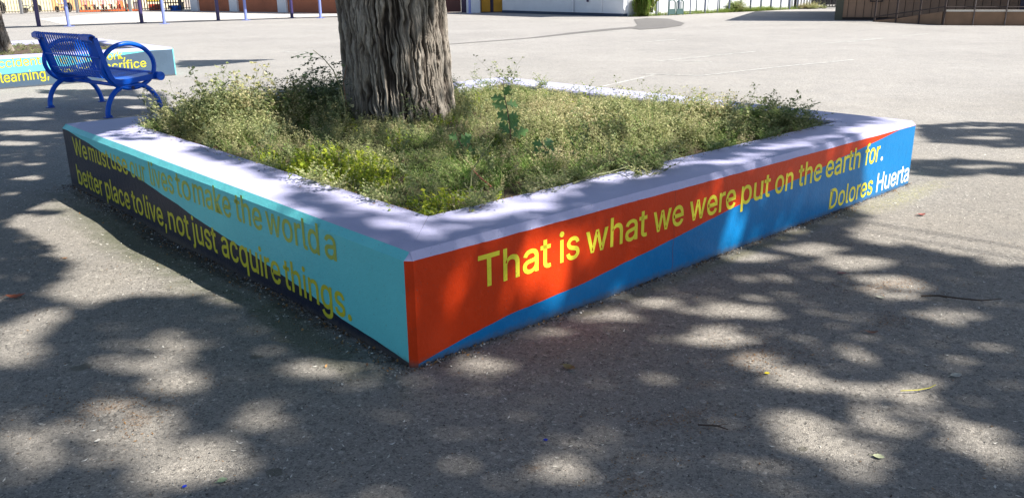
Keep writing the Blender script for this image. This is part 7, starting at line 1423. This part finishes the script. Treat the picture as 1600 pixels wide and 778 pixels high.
# black picket fence and dark container to the right
BLK = simple_mat('black_fence_steel', (.02, .02, .024), .5)
def picket_fence(p0, p1, label, mat, space, rad, h_, postn, postm, pw=.05, group=None):
    r = empty('picket_fence', (0, 0, 0), 0, label, 'fence')
    p0 = Vector(p0); p1 = Vector(p1); L = (p1 - p0).length; d = (p1 - p0) / L; mb = MB(); n = int(L / space)
    for i in range(n + 1):
        p = p0 + d * (i * space); mb.tube([(p.x, p.y, .08), (p.x, p.y, h_)], rad, 4)
    mb.build('pickets', mat, r)['kind'] = 'stuff'
    for z in (.16, h_ - .12):
        mb = MB(); mb.tube([(p0.x, p0.y, z), (p1.x, p1.y, z)], .022, 6); mb.build('rail', mat, r)
    for i in range(postn):
        p = p0 + d * (L * i / (postn - 1)); mb = MB(); mb.box(p.x - pw, p.x + pw, p.y - pw, p.y + pw, 0, h_ + .1); mb.build('fence_post', postm, r)
    return r
picket_fence((14.2, 43.3), (19.0, 44.4), 'black steel picket fence at the right end of the white wall', BLK, .16, .028, 2.2, 4, BLK)
mb = MB()
db = empty('dumpster', (17.3, 46.3, 0), .05, 'dark closed container behind the black picket fence', 'container')
mb.box(-1.0, 1.6, -.6, .8, .12, 1.5, .03); mb.build('container_body', simple_mat('dark_container_paint', (.025, .02, .025), .6), db)
for i in range(9):
    mb = MB(); mb.box(-.95 + i * .3, -.90 + i * .3, -.65, -.602, .15, 1.45); mb.build('rib', BLK, db)
mb = MB(); mb.box(-1.05, 1.65, -.65, .85, 1.5, 1.56, .01); mb.build('lid', BLK, db)
bw = empty('boundary_wall', (0, 0, 0), 0, 'pale wall far behind the black picket fence', 'wall')
mb = MB(); wallbox(mb, (13.8, 47.8), (24, 50), 0, 2.5, .3); mb.build('wall_panel', WHITEP, bw)

# brown boarded building with ramp
BRN = simple_mat('brown_board_paint', (.27, .165, .105), .75, 0, .16, 2.5, .3, 30)
BRN2 = simple_mat('brown_skirt_paint', (.20, .12, .072), .75, 0, .16, 2.5, .3, 30)
DKT = simple_mat('dark_brown_trim', (.035, .022, .02), .7)
OLV = simple_mat('olive_brown_corner', (.085, .08, .055), .7)
bd = empty('classroom_building', (0, 0, 0), 0, 'brown boarded building with a long entrance ramp, top right', 'building')
c0 = Vector((11.75, 30.9)); c1 = Vector((21.5, 27.0)); dB = (c1 - c0).normalized(); nB = Vector((-dB.y, dB.x)); LB = (c1 - c0).length
mb = MB(); q = [c0 + nB * .04, c1 + nB * .04, c1 + nB * 9, c0 + nB * 9]
vs = [(p.x, p.y, z) for z in (0, 3.3) for p in q]; mb.add(vs, [(3, 2, 1, 0), (4, 5, 6, 7), (0, 1, 5, 4), (1, 2, 6, 5), (2, 3, 7, 6), (3, 0, 4, 7)]); mb.build('wall', DKT, bd)
nb = 40; bw_ = LB / nb
mb = MB(); mb.box(0, bw_ - .018, 0, .035, .10, 3.3); b0 = mb.build('board', BRN, bd); b0.rotation_euler.z = math.atan2(dB.y, dB.x)
for i in range(nb):
    p = c0 + dB * bw_ * i
    if i == 0: b0.location = (p.x, p.y, 0)
    else: copy_part(b0, bd, (p.x, p.y, 0.0 + .02 * math.sin(i * 3.1)))
mb = MB(); p = c0 - dB * .16 - nB * .03; wallbox(mb, p, p + dB * .26, 0, 3.4, .2); mb.build('corner_trim', OLV, bd)
mb = MB(); q = [c0 - dB * .6 - nB * .55, c1 - nB * .55, c1 + nB * 9.5, c0 - dB * .6 + nB * 9.5]
vs = [(p.x, p.y, z) for z in (3.3, 3.55) for p in q]; mb.add(vs, [(3, 2, 1, 0), (4, 5, 6, 7), (0, 1, 5, 4), (1, 2, 6, 5), (2, 3, 7, 6), (3, 0, 4, 7)]); mb.build('roof', DKT, bd)
mb = MB(); p = c0 + dB * .95 - nB * .03
for (a_, b_, z0, z1) in ((0, .42, .62, .66), (0, .04, .66, 1.3), (.38, .42, .66, 1.3)):
    wallbox(mb, p + dB * a_, p + dB * b_, z0, z1, .028)
mb.build('panel_frame', DKT, bd)
# ramp: rises to the right, landing from about the corner post on
rp0 = c0 + dB * 1.15 - nB * 1.3; R1 = Vector((13.35, 26.75)); R2 = Vector((20.5, 23.9)); dR = (R2 - R1).normalized(); nR = Vector((-dR.y, dR.x))
S0 = Vector((12.35, 29.45))
LAVC = simple_mat('pale_concrete_edge', (.55, .52, .47), .7)
rm = empty('ramp', (0, 0, 0), 0, 'brown skirted ramp and landing with a pale edge and thin rails, along the boarded building', 'ramp')
def ribbonwall(mb, p0, p1, za0, za1, zb0, zb1, t, n_):
    q = [p0, p1, p1 + n_ * t, p0 + n_ * t]; zz0 = [za0, za1, za1, za0]; zz1 = [zb0, zb1, zb1, zb0]
    vs = [(a.x, a.y, z) for a, z in zip(q, zz0)] + [(a.x, a.y, z) for a, z in zip(q, zz1)]
    mb.add(vs, [(3, 2, 1, 0), (4, 5, 6, 7), (0, 1, 5, 4), (1, 2, 6, 5), (2, 3, 7, 6), (3, 0, 4, 7)])
HR = .40
dS = (R1 - S0); nS = Vector((dS.y, -dS.x)).normalized(); nS = nS if nS.x > 0 else -nS
K = 3
for i in range(K):
    a = S0 + dS * (i / K); b = S0 + dS * ((i + 1) / K - .004)
    mb = MB(); ribbonwall(mb, a, b, 0, 0, max(.03, HR * i / K), HR * (i + 1) / K, .05, nS); mb.build('skirt_board', BRN2, rm)
LR = (R2 - R1).length; K2 = 9
for i in range(K2):
    a = R1 + dR * (LR * i / K2 + .02); b = R1 + dR * (LR * (i + 1) / K2 - .02)
    mb = MB(); ribbonwall(mb, a, b, 0, 0, HR, HR, .05, nR); mb.build('skirt_board', BRN2, rm)
    mb = MB(); a = a - nR * .015; b = b - nR * .015; ribbonwall(mb, a, b, HR + .002, HR + .002, HR + .05, HR + .05, .12, nR); mb.build('edge_curb', LAVC, rm)
mb = MB()
top = [(S0, .03), (R1, HR), (R2, HR), (R2 + nR * 2.0, HR), (c0 + dB * 4.6 - nB * .1, HR), (c0 + dB * 1.2 - nB * .1, .05)]
mb.add([(p.x, p.y, z - .01) for p, z in top], [(0, 1, 4, 5), (1, 2, 3, 4)]); mb.build('deck', DKT, rm)
for i in range(4):
    p = S0 + dS * (i / 3.0) + nS * .03 - Vector((0, .06)); z = HR * i / 3
    mb = MB(); mb.tube([(p.x, p.y, 0), (p.x, p.y, z + 1.0)], .035, 8); mb.build('rail_post', DKT, rm, smooth=True)
for i in range(1, 10):
    p = R1 + dR * (LR * i / K2) - nR * .05
    mb = MB(); mb.tube([(p.x, p.y, 0), (p.x, p.y, HR + 1.0)], .017, 8); mb.build('rail_post', DKT if i < 1 else simple_mat('galvanised_post', (.12, .10, .10), .4, .3), rm, smooth=True)
for z in (.14, .98):
    mb = MB(); p = R1 - nR * .05; q_ = R2 - nR * .05; mb.tube([(p.x, p.y, HR + z), (q_.x, q_.y, HR + z)], .018, 6)
    s_ = S0 + nS * .03; mb.tube([(s_.x, s_.y, z + .02), (p.x, p.y, HR + z)], .018, 6); mb.build('hand_rail', DKT, rm, smooth=True)
mb = MB(); p = R1 + dR * 2.25 + nR * 1.3; wallbox(mb, p, p + dR * 1.8, HR + .01, 2.4, .1)
dn = mb.build('door', simple_mat('navy_door_paint', (.012, .014, .04), .45), bd)
mb = MB(); k_ = p + dR * .35 - nR * .06; mb.tube([(k_.x, k_.y, .86), (k_.x, k_.y - .05, .86)], .05, 8); mb.build('handle', simple_mat('brass_knob', (.5, .45, .35), .3, .8), dn)
mb = MB(); wallbox(mb, p - nR * .12 + dR * .2, p + dR * 1.7 - nR * .12, HR + .01, HR + .05, .1); mb.build('door_sill', LAVC, dn)

# ------------------------------------------------------------------ fence and toys, top left
FWH = simple_mat('cream_fence_steel', (.50, .46, .38), .5); DPK = simple_mat('dark_bronze_pickets', (.10, .085, .07), .5); FGR = simple_mat('grey_fence_post', (.20, .20, .21), .5)
picket_fence((-30.5, 48.7), (-20.3, 54.0), 'long pale picket fence with grey posts, top left', DPK, .15, .021, 2.2, 5, FGR, .07)
mb = MB(); r = empty('playground_wall', (0, 0, 0), 0, 'sunny cream and orange wall behind the pale picket fence', 'wall')
seg = [((-35.5, 53.0), (-32.0, 54.8), (.72, .36, .12)), ((-32.0, 54.8), (-29.4, 56.2), (.72, .66, .42)), ((-29.4, 56.2), (-27.2, 57.3), (.75, .42, .18)), ((-27.2, 57.3), (-22.2, 59.8), (.78, .70, .50)), ((-22.2, 59.8), (-19.6, 61.1), (.42, .38, .36))]
for a_, b_, c_ in seg:
    mb = MB(); wallbox(mb, a_, (b_[0] - .01, b_[1]), 0, 2.6, .25); mb.build('wall_panel', simple_mat('painted_wall', c_, .7), r)
def disc(mb, c, r_, w, n=14, ax='y'):
    c = Vector(c); mb.tube([c - Vector((0, w / 2, 0)), c + Vector((0, w / 2, 0))], r_, n)
TYRE = simple_mat('black_rubber', (.02, .02, .02), .8); WPL = simple_mat('white_plastic', (.75, .73, .72), .4); ORA = simple_mat('orange_plastic', (.75, .14, .03), .45)
PNK = simple_mat('pink_plastic', (.70, .25, .30), .45); GRYP = simple_mat('grey_plastic', (.25, .24, .25), .6)
tun = empty('play_tunnel', (-30.3, 51.4, 0), .45, 'black round opening of a play tunnel at the far left behind the fence', 'tunnel')
mb = MB(); pts = [(.55 * math.cos(t), 0, .35 + .42 * math.sin(t)) for t in np.linspace(0, 2 * math.pi, 20)]; mb.tube(pts, .09, 8, cap=False); mb.build('rim', TYRE, tun, smooth=True)
mb = MB(); mb.tube([(0, .05, .35), (0, 1.2, .35)], .5, 16); mb.build('tube', TYRE, tun, smooth=True)
mb = MB(); mb.box(-.7, .7, -.1, .3, .95, 1.1, .02); mb.build('top_board', GRYP, tun)
def trike(x, y, rz, body, lab, grp, sc=1.0, base=None):
    r = empty('tricycle', (x, y, 0), rz, lab, 'tricycle', grp); r.scale = (sc, sc, sc)
    mb = MB(); mb.tube([(-.25, 0, .18), (-.05, 0, .22), (.15, 0, .40), (.25, 0, .22)], .028, 8); mb.build('frame', body, r, smooth=True)
    mb = MB(); mb.box(-.30, -.06, -.10, .10, .30, .36, .02); mb.build('seat', base or body, r)
    mb = MB(); disc(mb, (.27, 0, .20), .19, .04); mb.build('wheel', TYRE, r, smooth=True)
    for s_ in (-1, 1):
        mb = MB(); disc(mb, (-.25, s_ * .19, .13), .12, .04); mb.build('wheel', TYRE, r, smooth=True)
    mb = MB(); mb.tube([(.15, -.2, .56), (.13, 0, .54), (.15, .2, .56)], .016, 6); mb.tube([(.15, 0, .38), (.13, 0, .54)], .018, 6); mb.build('handlebar', body, r, smooth=True)
    mb = MB(); mb.tube([(-.30, -.1, .36), (-.36, -.1, .62), (-.36, .1, .62), (-.30, .1, .36)], .018, 6); mb.build('backrest', body, r, smooth=True)
    return r
trike(-28.6, 52.2, .3, GRYP, 'grey tricycle behind the fence, second toy from the left', 'toys behind the picket fence', 1.3)
trike(-27.0, 53.1, -.5, WPL, 'white tricycle behind the fence, between the grey one and the row', 'toys behind the picket fence', 1.5)
tl = ['leftmost', 'second', 'third', 'fourth', 'fifth', 'rightmost']
for i in range(6):
    trike(-25.9 + i * .42, 53.4 + i * .22, -1.0, WPL if i % 2 else PNK, '%s of the six small trikes parked in a row on the orange mat' % tl[i], 'row of small trikes behind the fence', 1.15, ORA)
mt_ = MB(); mt_.box(-1.5, 1.9, -.5, .5, .01, .12, .02)
tag(mt_.build('play_mat', ORA, None, loc=(-25.0, 53.9, 0), rz=.48), 'low orange mat under the row of small trikes', 'mat')
cn = empty('traffic_cone', (-24.3, 54.6, .12), 0, 'orange cone standing at the back of the row of small trikes', 'cone')
mb = MB(); mb.tube([(0, 0, .03), (0, 0, 1.0)], [.24, .05], 12); mb.build('cone_body', ORA, cn, smooth=True); mb = MB(); mb.box(-.3, .3, -.3, .3, 0, .035); mb.build('base', ORA, cn)
tb = empty('storage_bin', (-23.4, 54.9, 0), .4, 'grey box standing behind the fence right of the row of trikes', 'box')
mb = MB(); mb.box(-.2, .2, -.18, .18, .04, .5, .02); mb.build('bin_body', GRYP, tb); mb = MB(); mb.box(-.22, .22, -.2, .2, .5, .55, .01); mb.build('lid', GRYP, tb)
cr = empty('toy_box', (-22.3, 55.2, 0), .4, 'red box under a yellow cover behind the fence', 'box')
mb = MB(); mb.box(-.45, .45, -.3, .3, .02, .38, .02); mb.build('box_body', simple_mat('red_plastic', (.5, .06, .03), .5), cr)
mb = MB(); mb.box(-.5, .5, -.32, .32, .52, 1.0, .04); mb.build('cover', simple_mat('yellow_fabric', (.75, .55, .08), .8), cr)
tbl = empty('picnic_table', (-21.2, 55.3, 0), .4, 'dark slatted table behind the fence, left of the blue tub', 'table')
mb = MB(); mb.box(-.6, .6, -.35, .35, .42, .48, .01); mb.build('table_top', GRYP, tbl)
for sx_ in (-.5, .5):
    for sy_ in (-.28, .28):
        mb = MB(); mb.box(sx_ - .03, sx_ + .03, sy_ - .03, sy_ + .03, 0, .42); mb.build('leg', GRYP, tbl)
tbb = empty('tub', (-20.6, 53.9, 0), 0, 'blue plastic tub beside the first white pilaster', 'tub')
mb = MB(); mb.tube([(0, 0, 0), (0, 0, .30)], [.30, .38], 16); mb.build('tub_body', simple_mat('blue_plastic', (.01, .10, .5), .4), tbb, smooth=True)
mb = MB(); mb.tube([(.37 * math.cos(t), .37 * math.sin(t), .30) for t in np.linspace(0, 2 * math.pi, 17)], .02, 6, cap=False); mb.build('rim', simple_mat('blue_rim', (.01, .08, .4), .4), tbb, smooth=True)
picket_fence((-23.2, 52.9), (-19.4, 53.9), 'dark picket fence section beside the first white pilaster', BLK, .15, .028, 2.2, 3, BLK)
